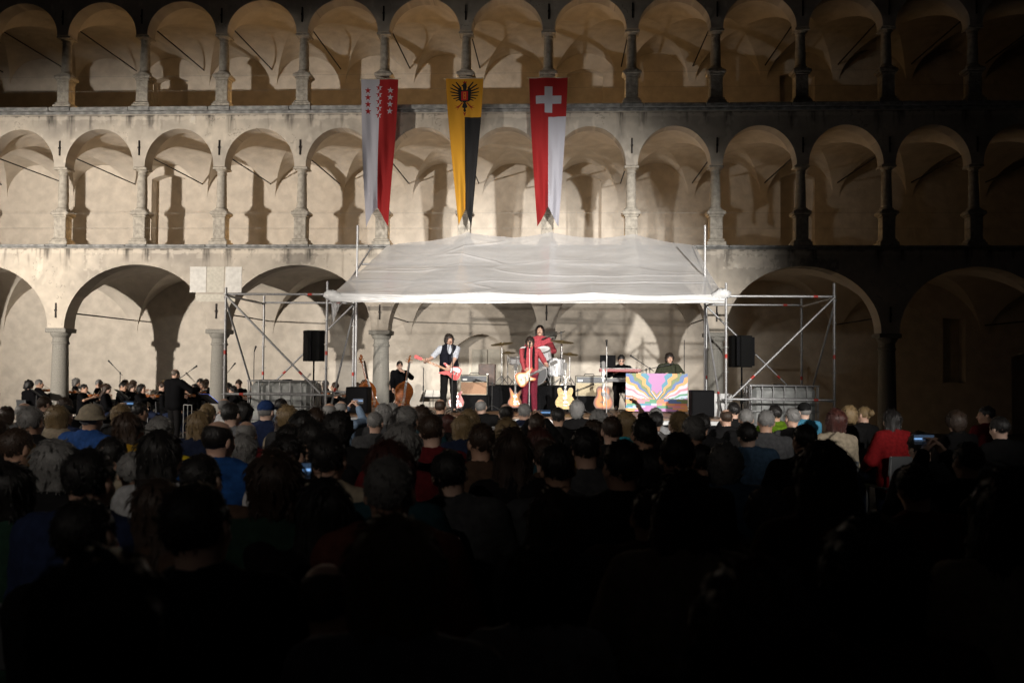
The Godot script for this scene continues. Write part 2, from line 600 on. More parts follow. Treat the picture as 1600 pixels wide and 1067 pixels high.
# body (skin), one mesh: limbs and trunk, head and hands each on a finer grid
func body_mesh(k: Dictionary, cell: float, head_cell: float, hands := {}) -> ArrayMesh:
	var g := Geo.new()
	g.use_col = true
	var q := torso(k, -0.012)
	for s in 2:
		q.append(cap(k.sh[s], k.el[s], 0.05, 0.041, 0.03)); q.append(cap(k.el[s], k.wr[s], 0.041, 0.028, 0.02))
		q.append(cap(k.hip[s], k.knee[s], 0.078, 0.054, 0.04)); q.append(cap(k.knee[s], k.ank[s], 0.054, 0.036, 0.03))
		q.append(cap(k.ank[s], k.toe[s], 0.036, 0.03, 0.02))
	q.append(cap(k.neck - k.sp.y * 0.06, k.head, 0.058, 0.05, 0.05))
	net(q, cell, g)
	net(head_prims(k), head_cell, g, k)
	for s in 2:
		var h: Array = hands.get(s, [])
		var dir: Vector3 = (k.wr[s] - k.el[s]).normalized()
		if h.is_empty(): h = [dir, Vector3(-1.0 if s == 1 else 1.0, -0.3, 0), 0.5]
		net(hand_prims(k.wr[s], h[0], h[1], 1.0 if s == 1 else -1.0, h[2]), 0.0065, g)
	return g.mesh()

# sleeve: 1 to the wrist, 0.5 to above the elbow, 0 none
func top_mesh(k: Dictionary, cell: float, f := 0.012, sleeve := 1.0, style := "") -> ArrayMesh:
	var g := Geo.new()
	var q := torso(k, f, 0.05 if style == "jacket" else 0.02)
	for s in 2:
		if sleeve > 0.0:
			if sleeve < 0.9:
				q.append(cap(k.sh[s], k.sh[s].lerp(k.el[s], 0.85), 0.055 + f, 0.052 + f, 0.04))
			else:
				q.append(cap(k.sh[s], k.el[s], 0.052 + f, 0.046 + f, 0.04))
				q.append(cap(k.el[s], k.el[s].lerp(k.wr[s], sleeve - 0.08), 0.045 + f, 0.034 + f, 0.03))
	var up: Vector3 = k.sp.y
	if style == "collar" or style == "jacket":
		for j in 10:
			var a := TAU * j / 10.0
			var b := TAU * (j + 1) / 10.0
			var c: Vector3 = k.neck + up * 0.012
			q.append(cap(c + Vector3(cos(a) * 0.068, 0.0 + 0.012 * sin(a), sin(a) * 0.068), c + Vector3(cos(b) * 0.068, 0.012 * sin(b), sin(b) * 0.068), 0.017, 0.017, 0.015))
	if style == "hood":
		for j in 8:
			var a := PI * (j / 8.0) * 1.1 - 0.15
			var b := PI * ((j + 1) / 8.0) * 1.1 - 0.15
			var c: Vector3 = k.neck - up * 0.01
			q.append(cap(c + Vector3(cos(a) * 0.115, -0.05 * sin(a), sin(a) * 0.12), c + Vector3(cos(b) * 0.115, -0.05 * sin(b), sin(b) * 0.12), 0.04, 0.04, 0.03))
	if style == "vee":
		q.append(cut(k.neck + k.sp * Vector3(0, -0.06, -0.12), Vector3(0.05, 0.13, 0.09), 0.01))
	q.append(cut(k.neck + up * 0.07, Vector3(0.06, 0.05, 0.06), 0.015))
	net(q, cell, g, {}, 0.006)
	return g.mesh()

func trousers_mesh(k: Dictionary, cell: float, f := 0.014) -> ArrayMesh:
	var g := Geo.new()
	var q := [cap(k.pel + Vector3(-0.07, 0, 0), k.pel + Vector3(0.07, 0, 0), 0.112 + f * 0.4 + k.fat * 0.6, 0.112 + f * 0.4 + k.fat * 0.6, 0.05)]
	for s in 2:
		q.append(cap(k.hip[s], k.knee[s], 0.084 + f, 0.062 + f, 0.03)); q.append(cap(k.knee[s], k.ank[s].lerp(k.knee[s], 0.05), 0.060 + f, 0.05 + f, 0.03))
	net(q, cell, g, {}, 0.005)
	return g.mesh()

func shoe_mesh(k: Dictionary, s: int) -> ArrayMesh:
	var g := Geo.new()
	var a: Vector3 = k.ank[s]
	var t: Vector3 = k.toe[s]
	net([cap(Vector3(a.x, 0.04, a.z + 0.02), t, 0.04, 0.036, 0.02), cap(a, Vector3(a.x, 0.045, a.z), 0.042, 0.04, 0.02)], 0.012, g)
	return g.mesh()

func hair_mesh(k: Dictionary, style: String, cell: float) -> ArrayMesh:
	var g := Geo.new()
	var c: Vector3 = k.head
	var b: Basis = k.hb
	var q := []
	var face := cut(c + b * Vector3(0, -0.045, -0.115), Vector3(0.068, 0.105, 0.075), 0.012, b)
	var nape := cut(c + b * Vector3(0, -0.125, 0.02), Vector3(0.13, 0.085, 0.14), 0.02, b)
	var skull := ell(c + b * Vector3(0, 0.034, 0.014), Vector3(0.081, 0.094, 0.098), 0.02, b)
	var wob := 0.011
	match style:
		"short":
			q = [skull, face, nape]
		"thin":
			q = [ell(c + b * Vector3(0, 0.03, 0.016), Vector3(0.081, 0.093, 0.098), 0.02, b), face, nape, cut(c + b * Vector3(0, 0.125, -0.02), Vector3(0.075, 0.06, 0.095), 0.015, b)]
			wob = 0.003
		"mop":
			q = [ell(c + b * Vector3(0, 0.035, 0.012), Vector3(0.094, 0.099, 0.108), 0.02, b), ell(c + b * Vector3(0, -0.03, 0.05), Vector3(0.088, 0.09, 0.06), 0.03, b),
				cap(c + b * Vector3(-0.08, 0.03, -0.02), c + b * Vector3(-0.08, -0.05, -0.02), 0.022, 0.018, 0.02), cap(c + b * Vector3(0.08, 0.03, -0.02), c + b * Vector3(0.08, -0.05, -0.02), 0.022, 0.018, 0.02),
				cut(c + b * Vector3(0, -0.06, -0.125), Vector3(0.082, 0.10, 0.095), 0.01, b), cut(c + b * Vector3(0, -0.19, 0.02), Vector3(0.13, 0.085, 0.14), 0.02, b)]
			wob = 0.009
		"long":
			q = [ell(c + b * Vector3(0, 0.034, 0.016), Vector3(0.084, 0.096, 0.1), 0.02, b)]
			for s in [-1.0, 1.0]:
				q.append(cap(c + b * Vector3(s * 0.062, 0.02, 0.02), c + b * Vector3(s * 0.075, -0.22, 0.045), 0.034, 0.03, 0.03))
				q.append(cap(c + b * Vector3(s * 0.03, 0.03, 0.055), c + b * Vector3(s * 0.035, -0.25, 0.075), 0.045, 0.032, 0.03))
			q.append(cut(c + b * Vector3(0, -0.06, -0.12), Vector3(0.08, 0.13, 0.105), 0.012, b))
			wob = 0.016
		"bob":
			q = [ell(c + b * Vector3(0, 0.03, 0.016), Vector3(0.089, 0.098, 0.104), 0.02, b)]
			for s in [-1.0, 1.0]:
				q.append(cap(c + b * Vector3(s * 0.062, 0.02, 0.015), c + b * Vector3(s * 0.068, -0.08, 0.02), 0.04, 0.028, 0.03))
				q.append(cap(c + b * Vector3(s * 0.03, 0.03, 0.055), c + b * Vector3(s * 0.032, -0.085, 0.055), 0.048, 0.034, 0.03))
			q.append(cut(c + b * Vector3(0, -0.05, -0.12), Vector3(0.078, 0.12, 0.1), 0.012, b))
			wob = 0.015
		"bun":
			q = [skull, face, nape, ell(c + b * Vector3(0, 0.045, 0.13), Vector3(0.045, 0.042, 0.038), 0.015, b)]
		"tail":
			q = [skull, face, nape, cap(c + b * Vector3(0, 0.03, 0.11), c + b * Vector3(0, -0.16, 0.13), 0.036, 0.018, 0.02)]
		"curly":
			q = [ell(c + b * Vector3(0, 0.03, 0.02), Vector3(0.1, 0.105, 0.108), 0.02, b), ell(c + b * Vector3(0, -0.04, 0.05), Vector3(0.085, 0.08, 0.065), 0.03, b), cut(c + b * Vector3(0, -0.05, -0.12), Vector3(0.068, 0.11, 0.08), 0.012, b)]
			wob = 0.03
	net(q, cell, g, {}, wob)
	# loose strands standing off the surface
	var r := RandomNumberGenerator.new()
	r.seed = style.hash()
	var many := g.v.size()
	var length: float = {"short": 0.014, "thin": 0.008, "mop": 0.03, "long": 0.06, "bob": 0.038, "bun": 0.018, "tail": 0.02, "curly": 0.028}[style]
	for j in (110 if style == "thin" else 300):
		var e := r.randi() % many
		var p := g.v[e]
		var m := g.n[e]
		var down := (Vector3.DOWN + Vector3(r.randf_range(-0.3, 0.3), r.randf_range(-0.2, 0.2), r.randf_range(-0.3, 0.3)))
		if style == "curly": down = Vector3(r.randf_range(-1, 1), r.randf_range(-1, 1), r.randf_range(-1, 1))
		down = (down - m * down.dot(m) + m * 0.08).normalized()
		var l := length * r.randf_range(0.5, 1.2)
		g.tube([p - m * 0.003, p + down * l * 0.5 + m * 0.004, p + down * l + m * r.randf_range(-0.004, 0.006)], [0.0035, 0.0028, 0.0006], 4, false)
	return g.mesh()

func hat_mesh(k: Dictionary, style: String) -> ArrayMesh:
	var g := Geo.new()
	var c: Vector3 = k.head
	var b: Basis = k.hb
	var q := []
	if style == "flat":
		q = [ell(c + b * Vector3(0, 0.075, 0.01), Vector3(0.105, 0.06, 0.125), 0.02, b), cap(c + b * Vector3(-0.05, 0.055, -0.1), c + b * Vector3(0.05, 0.055, -0.1), 0.018, 0.018, 0.02), cut(c + b * Vector3(0, -0.03, 0.01), Vector3(0.14, 0.07, 0.15), 0.01, b)]
	elif style == "cap":
		q = [ell(c + b * Vector3(0, 0.05, 0.012), Vector3(0.088, 0.09, 0.105), 0.02, b), ell(c + b * Vector3(0, 0.05, -0.13), Vector3(0.07, 0.012, 0.08), 0.01, b), cut(c + b * Vector3(0, -0.05, 0.01), Vector3(0.16, 0.08, 0.16), 0.01, b)]
	else:
		q = [ell(c + b * Vector3(0, 0.05, 0.012), Vector3(0.09, 0.092, 0.108), 0.02, b), ell(c + b * Vector3(0, 0.012, 0.01), Vector3(0.122, 0.03, 0.135), 0.03, b), cut(c + b * Vector3(0, -0.06, 0.01), Vector3(0.17, 0.075, 0.18), 0.01, b)]
	net(q, 0.01, g, {}, 0.003)
	return g.mesh()

# ------------------------------------------------------------------ the palace
func facade_image() -> ImageTexture:
	# lime plaster over the whole facade, 36 m x 13 m: blotches, run-off stains below the ledge joints, repairs
	var w := 1800
	var h := 650
	var data := PackedByteArray()
	data.resize(w * h * 3)
	var big := FastNoiseLite.new(); big.seed = 5; big.frequency = 0.35; big.fractal_octaves = 4
	var fine := FastNoiseLite.new(); fine.seed = 9; fine.frequency = 3.0; fine.fractal_octaves = 3
	var drip := FastNoiseLite.new(); drip.seed = 21; drip.frequency = 6.0; drip.fractal_octaves = 2
	var edges := PackedFloat32Array()
	for y in h:
		var Y := 13.0 - (y + 0.5) / h * 13.0
		var below := 99.0
		for l in [LEDGE_ONE - 0.1, LEDGE_TWO - 0.2]:
			if Y < l and l - Y < below: below = l - Y
		var i := y * w * 3
		for x in w:
			var X := -18.7 + (x + 0.5) / w * 36.0
			var b := big.get_noise_2d(X, Y * 1.3)
			var f := fine.get_noise_2d(X, Y)
			var v := 0.86 + 0.17 * b + 0.06 * f
			var warm := 0.5 + 0.5 * b
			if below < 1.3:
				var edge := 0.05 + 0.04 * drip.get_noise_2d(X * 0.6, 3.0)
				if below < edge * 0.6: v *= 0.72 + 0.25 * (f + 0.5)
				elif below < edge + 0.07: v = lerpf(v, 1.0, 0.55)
				var ph := X / BAY
				var near: float = absf(ph - roundf(ph)) * BAY
				var s := absf(near - 0.27)
				var reach := 0.35 + 0.4 * (drip.get_noise_2d(roundf(ph) * 3.1, below * 0.2 + signf(ph - roundf(ph)) * 7.0) + 0.3)
				if s < 0.13 and below < reach:
					var g := (1.0 - s / 0.13) * (1.0 - below / reach) * (0.75 + 0.8 * drip.get_noise_2d(X * 3.0, Y * 0.25))
					v *= 1.0 - clampf(g, 0.0, 0.8) * 0.65
				var streak := drip.get_noise_2d(X * 0.8, Y * 0.12)
				if streak > 0.42 and below < 0.5: v *= 1.0 - (streak - 0.42) * (1.0 - below / 0.5)
			var scuff := fine.get_noise_2d(X * 0.9 + 40.0, Y * 0.5)
			if scuff > 0.34: v = lerpf(v, 1.0, clampf((scuff - 0.34) * 3.0, 0.0, 0.5))
			var crack := absf(big.get_noise_2d(X * 2.2 + 90.0, Y * 2.2))
			if crack < 0.006 and b > 0.05: v *= 0.8
			if Y < 0.9: v *= 0.86 + 0.2 * f
			v = clampf(v, 0.1, 1.0)
			data[i] = int(255.0 * clampf(v, 0, 1)); data[i + 1] = int(255.0 * clampf(v * (0.99 - 0.012 * warm), 0, 1)); data[i + 2] = int(255.0 * clampf(v * (0.985 - 0.04 * warm), 0, 1))
			i += 3
	# paler and darker spots, scuffs and repairs among them: X, Y, half width, half height, brightness
	for p in [[-11.5, 4.35, 0.25, 0.25, 1.1], [-12.9, 4.2, 0.1, 0.3, 1.08], [-10.1, 4.5, 0.12, 0.08, 1.08], [-8.75, 4.52, 0.14, 0.07, 1.1], [-10.2, 7.95, 0.12, 0.1, 1.1], [-9.0, 7.98, 0.09, 0.13, 1.1], [-6.2, 4.45, 0.5, 0.16, 0.88], [5.0, 4.4, 0.7, 0.2, 1.15], [6.6, 4.3, 0.5, 0.2, 0.8]]:
		for y in range(int((13.0 - p[1] - p[3]) / 13.0 * h), int((13.0 - p[1] + p[3]) / 13.0 * h)):
			for x in range(int((p[0] - p[2] + 18.7) / 36.0 * w), int((p[0] + p[2] + 18.7) / 36.0 * w)):
				var X := -18.7 + (x + 0.5) / w * 36.0
				var Y := 13.0 - (y + 0.5) / h * 13.0
				var d := maxf(absf(X - p[0]) / p[2], absf(Y - p[1]) / p[3]) + 0.5 * fine.get_noise_2d(X * 2.0, Y * 2.0)
				if d < 0.8:
					for c in 3:
						var at := (y * w + x) * 3 + c
						data[at] = int(clampf(data[at] * p[4], 0, 255))
	var img := Image.create_from_data(w, h, false, Image.FORMAT_RGB8, data)
	img.generate_mipmaps()
	return image_tex(img)

func fuv(p: Vector3) -> Vector2:
	return Vector2((p.x + 18.7) / 36.0, (13.0 - p.y) / 13.0)

func arcade_wall(i0: int, step: int, half: float, spring: float, crown: float, top: float, t: float) -> Geo:
	# one storey's front wall: arches between the column lines, faces front and back, soffits
	var g := Geo.new()
	var w := BAY * step
	var c := i0
	var N := 28
	while c + step <= LAST:
		var mid := (c + step * 0.5) * BAY
		var px := []
		for k in N + 1:
			var a := PI * (1.0 - float(k) / N)
			px.append(Vector2(mid + cos(a) * half, spring + sin(a) * (crown - spring)))
		for k in N:
			var a: Vector2 = px[k]; var b: Vector2 = px[k + 1]
			for z in [0.0, -t]:
				var s := [Vector3(a.x, a.y, z), Vector3(b.x, b.y, z), Vector3(b.x, top, z), Vector3(a.x, top, z)]
				if z < 0.0: s.reverse()
				var nn := Vector3(0, 0, 1 if z == 0.0 else -1)
				g.quaduv(s, s.map(fuv), [nn, nn, nn, nn])
			var na := -Vector3((a.x - mid) / half, (a.y - spring) / (crown - spring), 0).normalized()
			var nb := -Vector3((b.x - mid) / half, (b.y - spring) / (crown - spring), 0).normalized()
			var q := [Vector3(a.x, a.y, 0), Vector3(a.x, a.y, -t), Vector3(b.x, b.y, -t), Vector3(b.x, b.y, 0)]
			g.quaduv(q, q.map(fuv), [na, na, nb, nb])
		for z in [0.0, -t]:
			var xl := mid + half
			var xr := (c + step) * BAY + (w * 0.5 - half)
			if c + 2 * step > LAST: xr = (c + step) * BAY + 0.6
			var s := [Vector3(xl, spring, z), Vector3(xr, spring, z), Vector3(xr, top, z), Vector3(xl, top, z)]
			if z < 0.0: s.reverse()
			var nn := Vector3(0, 0, 1 if z == 0.0 else -1)
			g.quaduv(s, s.map(fuv), [nn, nn, nn, nn])
			if z == 0.0:
				var q := [Vector3(xl, spring, 0), Vector3(xl, spring, -t), Vector3(xr, spring, -t), Vector3(xr, spring, 0)]
				g.quaduv(q, q.map(fuv), [Vector3.DOWN, Vector3.DOWN, Vector3.DOWN, Vector3.DOWN])
		c += step
	return g

func vault(w: float, rise: float, depth: float) -> Geo:
	# groin vault over one bay, local origin at the springing line, front middle; z runs back to -depth
	var g := Geo.new()
	var a := w * 0.5 - 0.09
	var N := 20
	var s := []
	for k in N + 1: s.append(sin(-PI / 2 + PI * k / N))
	var pos := func(i: int, j: int, lift: float) -> Vector3:
		return Vector3(s[i] * a, lift * rise, -depth * 0.5 + s[j] * depth * 0.5)
	var h := func(t: float) -> float: return sqrt(maxf(0.0, 1.0 - t * t))
	for i in N:
		for j in N:
			var mi: float = (s[i] + s[i + 1]) * 0.5
			var mj: float = (s[j] + s[j + 1]) * 0.5
			var tris: Array
			if mi * mj > 0: tris = [[[i, j], [i + 1, j], [i + 1, j + 1]], [[i, j], [i + 1, j + 1], [i, j + 1]]]
			else: tris = [[[i, j], [i + 1, j], [i, j + 1]], [[i + 1, j], [i + 1, j + 1], [i, j + 1]]]
			for t in tris:
				var cx: float = (s[t[0][0]] + s[t[1][0]] + s[t[2][0]]) / 3.0
				var cz: float = (s[t[0][1]] + s[t[1][1]] + s[t[2][1]]) / 3.0
				var across := absf(cx) < absf(cz)
				var p := []
				var m := []
				for c in t:
					var e: float = s[c[0]] if across else s[c[1]]
					p.append(pos.call(c[0], c[1], h.call(e)))
					var slope: float = h.call(e)
					if across: m.append(-Vector3(e / a, slope / rise, 0).normalized())
					else: m.append(-Vector3(0, slope / rise, e / (depth * 0.5)).normalized())
				g.trin(p[0], p[1], p[2], m[0], m[1], m[2])
	# the strips that carry on to the next bays
	for sd in [-1.0, 1.0]:
		for j in N:
			var e0: float = s[j]; var e1: float = s[j + 1]
			var y0: float = h.call(e0) * rise; var y1: float = h.call(e1) * rise
			var z0 := -depth * 0.5 + e0 * depth * 0.5; var z1 := -depth * 0.5 + e1 * depth * 0.5
			var x0: float = sd * a; var x1: float = sd * w * 0.5
			var m0 := -Vector3(0, h.call(e0) / rise, e0 / (depth * 0.5)).normalized(); var m1 := -Vector3(0, h.call(e1) / rise, e1 / (depth * 0.5)).normalized()
			if sd < 0.0:
				var sw := x0; x0 = x1; x1 = sw
			g.quadn(Vector3(x0, y0, z0), Vector3(x1, y0, z0), Vector3(x1, y1, z1), Vector3(x0, y1, z1), m0, m0, m1, m1)
	return g

func niche_wall(x0: float, x1: float, y0: float, y1: float, niches: Array) -> Geo:
	# back wall with recesses: [left, right, bottom, spring, rise, depth]
	var g := Geo.new()
	var x := x0
	var z := BACK
	for n in niches:
		g.quad(Vector3(x, y0, z), Vector3(n[0], y0, z), Vector3(n[0], y1, z), Vector3(x, y1, z))
		if n[2] > y0: g.quad(Vector3(n[0], y0, z), Vector3(n[1], y0, z), Vector3(n[1], n[2], z), Vector3(n[0], n[2], z))
		var N := 12
		var zb: float = z - n[5]
		var last := Vector2.ZERO
		for k in N + 1:
			var t := float(k) / N
			var p := Vector2(lerpf(n[0], n[1], t), n[3] + n[4] * sin(PI * t))
			if k > 0:
				g.quad(Vector3(last.x, last.y, z), Vector3(p.x, p.y, z), Vector3(p.x, y1, z), Vector3(last.x, y1, z))
				g.quad(Vector3(last.x, last.y, z), Vector3(last.x, last.y, zb), Vector3(p.x, p.y, zb), Vector3(p.x, p.y, z))
				g.quad(Vector3(last.x, n[2], zb), Vector3(p.x, n[2], zb), Vector3(p.x, p.y, zb), Vector3(last.x, last.y, zb))
			last = p
		g.quad(Vector3(n[0], n[2], z), Vector3(n[0], n[2], zb), Vector3(n[0], n[3], zb), Vector3(n[0], n[3], z))
		g.quad(Vector3(n[1], n[2], zb), Vector3(n[1], n[2], z), Vector3(n[1], n[3], z), Vector3(n[1], n[3], zb))
		if n[2] > y0: g.quad(Vector3(n[0], n[2], zb), Vector3(n[0], n[2], z), Vector3(n[1], n[2], z), Vector3(n[1], n[2], zb))
		x = n[1]
	g.quad(Vector3(x, y0, z), Vector3(x1, y0, z), Vector3(x1, y1, z), Vector3(x, y1, z))
	return g

func build_palace() -> void:
	var pal := thing("palace", "cream plastered palace front with three storeys of open arcades", "building")
	var xl := FIRST * BAY - 0.6
	var xr := LAST * BAY + 0.6
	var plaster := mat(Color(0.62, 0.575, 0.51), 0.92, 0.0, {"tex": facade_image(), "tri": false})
	var grain := noise_tex("plaster_grain", 0.02, 5, 0.88, 1.0, 512, 20.0)
	plaster.heightmap_enabled = false
	var inner := mat(Color(0.66, 0.60, 0.52), 0.92, 0.0, {"tex": grain, "scale": 0.22, "world": true, "bump": noise_tex("trowel", 0.02, 4, 0.2, 1.0), "height": 2.0})
	var stone := mat(Color(0.54, 0.495, 0.425), 0.88, 0.0, {"tex": noise_tex("stone", 0.014, 5, 0.7, 1.0, 512, 30.0), "scale": 0.9, "world": true, "bump": noise_tex("stone_relief", 0.03, 4, 0.0, 1.0), "height": 0.9})
	var grey := mat(Color(0.38, 0.365, 0.325), 0.85, 0.0, {"tex": noise_tex("granite", 0.06, 4, 0.6, 1.0), "scale": 1.2, "world": true, "bump": noise_tex("granite", 0.06, 4, 0.6, 1.0), "height": 0.8})
	var slabm := mat(Color(0.42, 0.42, 0.41), 0.85, 0.0, {"tex": noise_tex("slate", 0.012, 5, 0.6, 1.0), "scale": 0.7, "world": true})
	var iron := mat(Color(0.025, 0.02, 0.018), 0.6, 0.5)
	# front walls
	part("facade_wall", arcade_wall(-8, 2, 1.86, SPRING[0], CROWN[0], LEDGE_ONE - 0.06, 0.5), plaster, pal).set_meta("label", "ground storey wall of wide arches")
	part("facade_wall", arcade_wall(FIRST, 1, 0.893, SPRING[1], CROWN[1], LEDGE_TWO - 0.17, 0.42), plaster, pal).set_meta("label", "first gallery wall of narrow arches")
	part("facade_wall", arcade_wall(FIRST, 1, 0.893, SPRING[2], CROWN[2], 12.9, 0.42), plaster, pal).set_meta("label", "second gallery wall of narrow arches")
	# solid ends beyond the last arches
	for e in [[xl - 1.6, -9.0 * BAY + 0.2], [LAST * BAY - 0.13 + 0.0, xr + 1.6]]:
		var g := Geo.new()
		var a: float = e[0]; var b: float = e[1]
		if a < 0:
			g.box(Vector3((a + -8.0 * BAY - 0.22) * 0.5, 2.4, BACK * 0.5), Vector3(-8.0 * BAY - 0.22 - a, 4.8, -BACK - 0.02))
			g.box(Vector3((a + b) * 0.5 - 0.2, 8.85, BACK * 0.5), Vector3(b - a - 0.4, 8.1, -BACK - 0.02))
		else:
			g.box(Vector3((8.0 * BAY + 0.75 + b) * 0.5, 2.4, BACK * 0.5 - 0.01), Vector3(b - 8.0 * BAY - 0.75, 4.8, -BACK - 0.03))
			g.box(Vector3((LAST * BAY + 0.65 + b) * 0.5, 8.85, BACK * 0.5 - 0.01), Vector3(b - LAST * BAY - 0.65, 8.1, -BACK - 0.03))
		part("end_wall", g, inner, pal)
	# back walls with their blind doorways
	part("back_wall", niche_wall(xl, xr, 0.0, LEDGE_ONE - 0.3, [[-2.71, -1.24, 0.3, 2.40, 0.36, 0.42], [11.3, 11.93, 1.46, 3.30, 0.0, 0.45], [13.2, 14.4, 0.0, 2.2, 0.1, 0.5]]), inner, pal)
	part("back_wall", niche_wall(xl, xr, LEDGE_ONE - 0.3, LEDGE_TWO - 0.3, [[-12.0, -10.95, LEDGE_ONE - 0.05, 7.37, 0.14, 0.34], [0.495, 1.53, LEDGE_ONE - 0.05, 7.33, 0.17, 0.34], [6.71, 7.7, LEDGE_ONE - 0.05, 7.36, 0.14, 0.34]]), inner, pal)
	part("back_wall", niche_wall(xl, xr, LEDGE_TWO - 0.3, 12.6, [[-12.0, -10.95, LEDGE_TWO - 0.05, 10.36, 0.14, 0.3], [0.49, 1.55, LEDGE_TWO - 0.05, 10.46, 0.15, 0.3], [6.69, 7.7, LEDGE_TWO - 0.05, 10.35, 0.1, 0.3]]), inner, pal)
	# shutters in the ground-floor niche
	var sh := mat(Color(0.55, 0.52, 0.45), 0.7, 0.0, {"tex": grain, "scale": 0.5, "world": true})
	for k in 2:
		var g := Geo.new()
		g.box(Vector3.ZERO, Vector3(0.46, 2.0, 0.04), 0.008)
		for y in [-0.5, 0.5]: g.box(Vector3(0, y, 0.022), Vector3(0.32, 0.8, 0.012), 0.005)
		part("shutter", g, sh, pal, Vector3(-2.05 + 0.48 * k, 1.32, BACK - 0.38))
	# floors of the galleries and the roof
	for y in [LEDGE_ONE, LEDGE_TWO]:
		var g := Geo.new()
		g.box(Vector3((xl + xr) * 0.5, y - 0.13, BACK * 0.5 - 0.0), Vector3(xr - xl - 0.1, 0.16, -BACK - 0.1))
		part("gallery_floor", g, slabm, pal)
	var rg := Geo.new()
	rg.box(Vector3((xl + xr) * 0.5, 13.0, BACK * 0.5 + 0.35), Vector3(xr - xl + 3.0, 0.2, -BACK + 2.2))
	part("roof", rg, slabm, pal)
	# vaults
	var v0 := vault(BAY * 2, CROWN[0] - SPRING[0] + 0.06, -BACK - 0.5).mesh()
	var v1 := vault(BAY, CROWN[1] - SPRING[1] + 0.05, -BACK - 0.42).mesh()
	var v2 := vault(BAY, CROWN[2] - SPRING[2] + 0.05, -BACK - 0.42).mesh()
	for i in range(-8, LAST - 1, 2): part("vault", v0, inner, pal, Vector3((i + 1) * BAY, SPRING[0], -0.5))
	for i in range(FIRST, LAST):
		part("vault", v1, inner, pal, Vector3((i + 0.5) * BAY, SPRING[1], -0.42))
		part("vault", v2, inner, pal, Vector3((i + 0.5) * BAY, SPRING[2], -0.42))
	# ground columns
	var gshaft := Geo.new()
	var prof := [Vector2(0.29, 0.0), Vector2(0.29, 0.1), Vector2(0.265, 0.14), Vector2(0.255, 0.18), Vector2(0.218, 0.22)]
	for k in 9:
		var t := k / 8.0
		prof.append(Vector2(0.218 - 0.03 * t * t, 0.22 + 2.05 * t))
	gshaft.lathe(prof, Transform3D(), 28, true)
	var gcap := Geo.new()
	gcap.lathe([Vector2(0.205, 2.27), Vector2(0.212, 2.285), Vector2(0.212, 2.32), Vector2(0.195, 2.335), Vector2(0.19, 2.44), Vector2(0.205, 2.46), Vector2(0.235, 2.5), Vector2(0.25, 2.545), Vector2(0.25, 2.565)], Transform3D(), 28)
	gcap.box(Vector3(0, 2.62, 0), Vector3(0.54, 0.11, 0.54), 0.015)
	var ms := gshaft.mesh(); var mc := gcap.mesh()
	for i in range(-8, LAST, 2):
		var c := holder("column", pal, Vector3(i * BAY, 0, -0.25))
		part("shaft", ms, grey, c)
		part("capital", mc, grey, c)
	# gallery columns on pedestals
	for lv in 2:
		var y0: float = [LEDGE_ONE, LEDGE_TWO][lv]
		var top: float = SPRING[lv + 1] - y0
		var ped := Geo.new()
		ped.box(Vector3(0, 0.05, 0), Vector3(0.47, 0.1, 0.44), 0.01)
		ped.box(Vector3(0, 0.135, 0), Vector3(0.405, 0.07, 0.38), 0.025)
		ped.box(Vector3(0, 0.445, 0), Vector3(0.31, 0.55, 0.31), 0.012)
		ped.box(Vector3(0, 0.745, 0), Vector3(0.36, 0.05, 0.35), 0.012)
		ped.box(Vector3(0, 0.815, 0), Vector3(0.46, 0.09, 0.42), 0.022)
		ped.box(Vector3(0, 0.875, 0), Vector3(0.35, 0.03, 0.35), 0.008)
		var shf := Geo.new()
		var pr := [Vector2(0.165, 0.89), Vector2(0.17, 0.915), Vector2(0.16, 0.945), Vector2(0.135, 0.955), Vector2(0.13, 0.975)]
		for k in 8:
			var t := k / 7.0
			pr.append(Vector2(0.128 - 0.02 * t * t, 0.98 + (top - 0.17 - 0.98) * t))
		shf.lathe(pr, Transform3D(), 22, true)
		var cp := Geo.new()
		cp.lathe([Vector2(0.112, top - 0.17), Vector2(0.125, top - 0.165), Vector2(0.125, top - 0.145), Vector2(0.112, top - 0.14), Vector2(0.112, top - 0.10), Vector2(0.14, top - 0.075), Vector2(0.155, top - 0.055)], Transform3D(), 22)
		cp.box(Vector3(0, top - 0.028, 0), Vector3(0.36, 0.056, 0.38), 0.01)
		var a := ped.mesh(); var b := shf.mesh(); var d := cp.mesh()
		for i in range(FIRST, LAST + 1):
			var c := holder("column", pal, Vector3(i * BAY, y0, -0.22))
			part("pedestal", a, stone, c)
			part("shaft", b, stone, c)
			part("capital", d, stone, c)
		# ledge of separate slabs
		var led := holder("ledge", pal)
		var th: float = [0.1, 0.19][lv]
		var long := Geo.new(); long.box(Vector3.ZERO, Vector3(BAY - 0.56 - 0.012, th * 0.55, 0.7), 0.012)
		var short := Geo.new(); short.box(Vector3.ZERO, Vector3(0.56 - 0.012, th * 0.55, 0.71), 0.012)
		var lm := long.mesh(); var sm := short.mesh()
		for i in range(FIRST, LAST + 1):
			part("slab", sm, slabm, led, Vector3(i * BAY, y0 - th * 0.275 + (0.002 if i % 2 else 0.0), -0.255))
			if i < LAST: part("slab", lm, slabm, led, Vector3((i + 0.5) * BAY, y0 - th * 0.275 - 0.004, -0.252 + 0.006 * sin(i * 2.3)))
		var mould := Geo.new()
		mould.box(Vector3((xl + xr) * 0.5, y0 - th * 0.76, -0.14), Vector3(xr - xl - 0.2, th * 0.36, 0.36), 0.01)
		part("moulding", mould, plaster if lv == 9 else slabm, led)
		# guard cables
		for h in [0.42, 0.80]:
			part("guard_cable", seg_tube(Vector3(xl + 0.8, y0 + h, -0.02), Vector3(xr - 0.8, y0 + h, -0.02), 0.003, 6), mat(Color(0.3, 0.29, 0.27), 0.5, 0.3), pal)
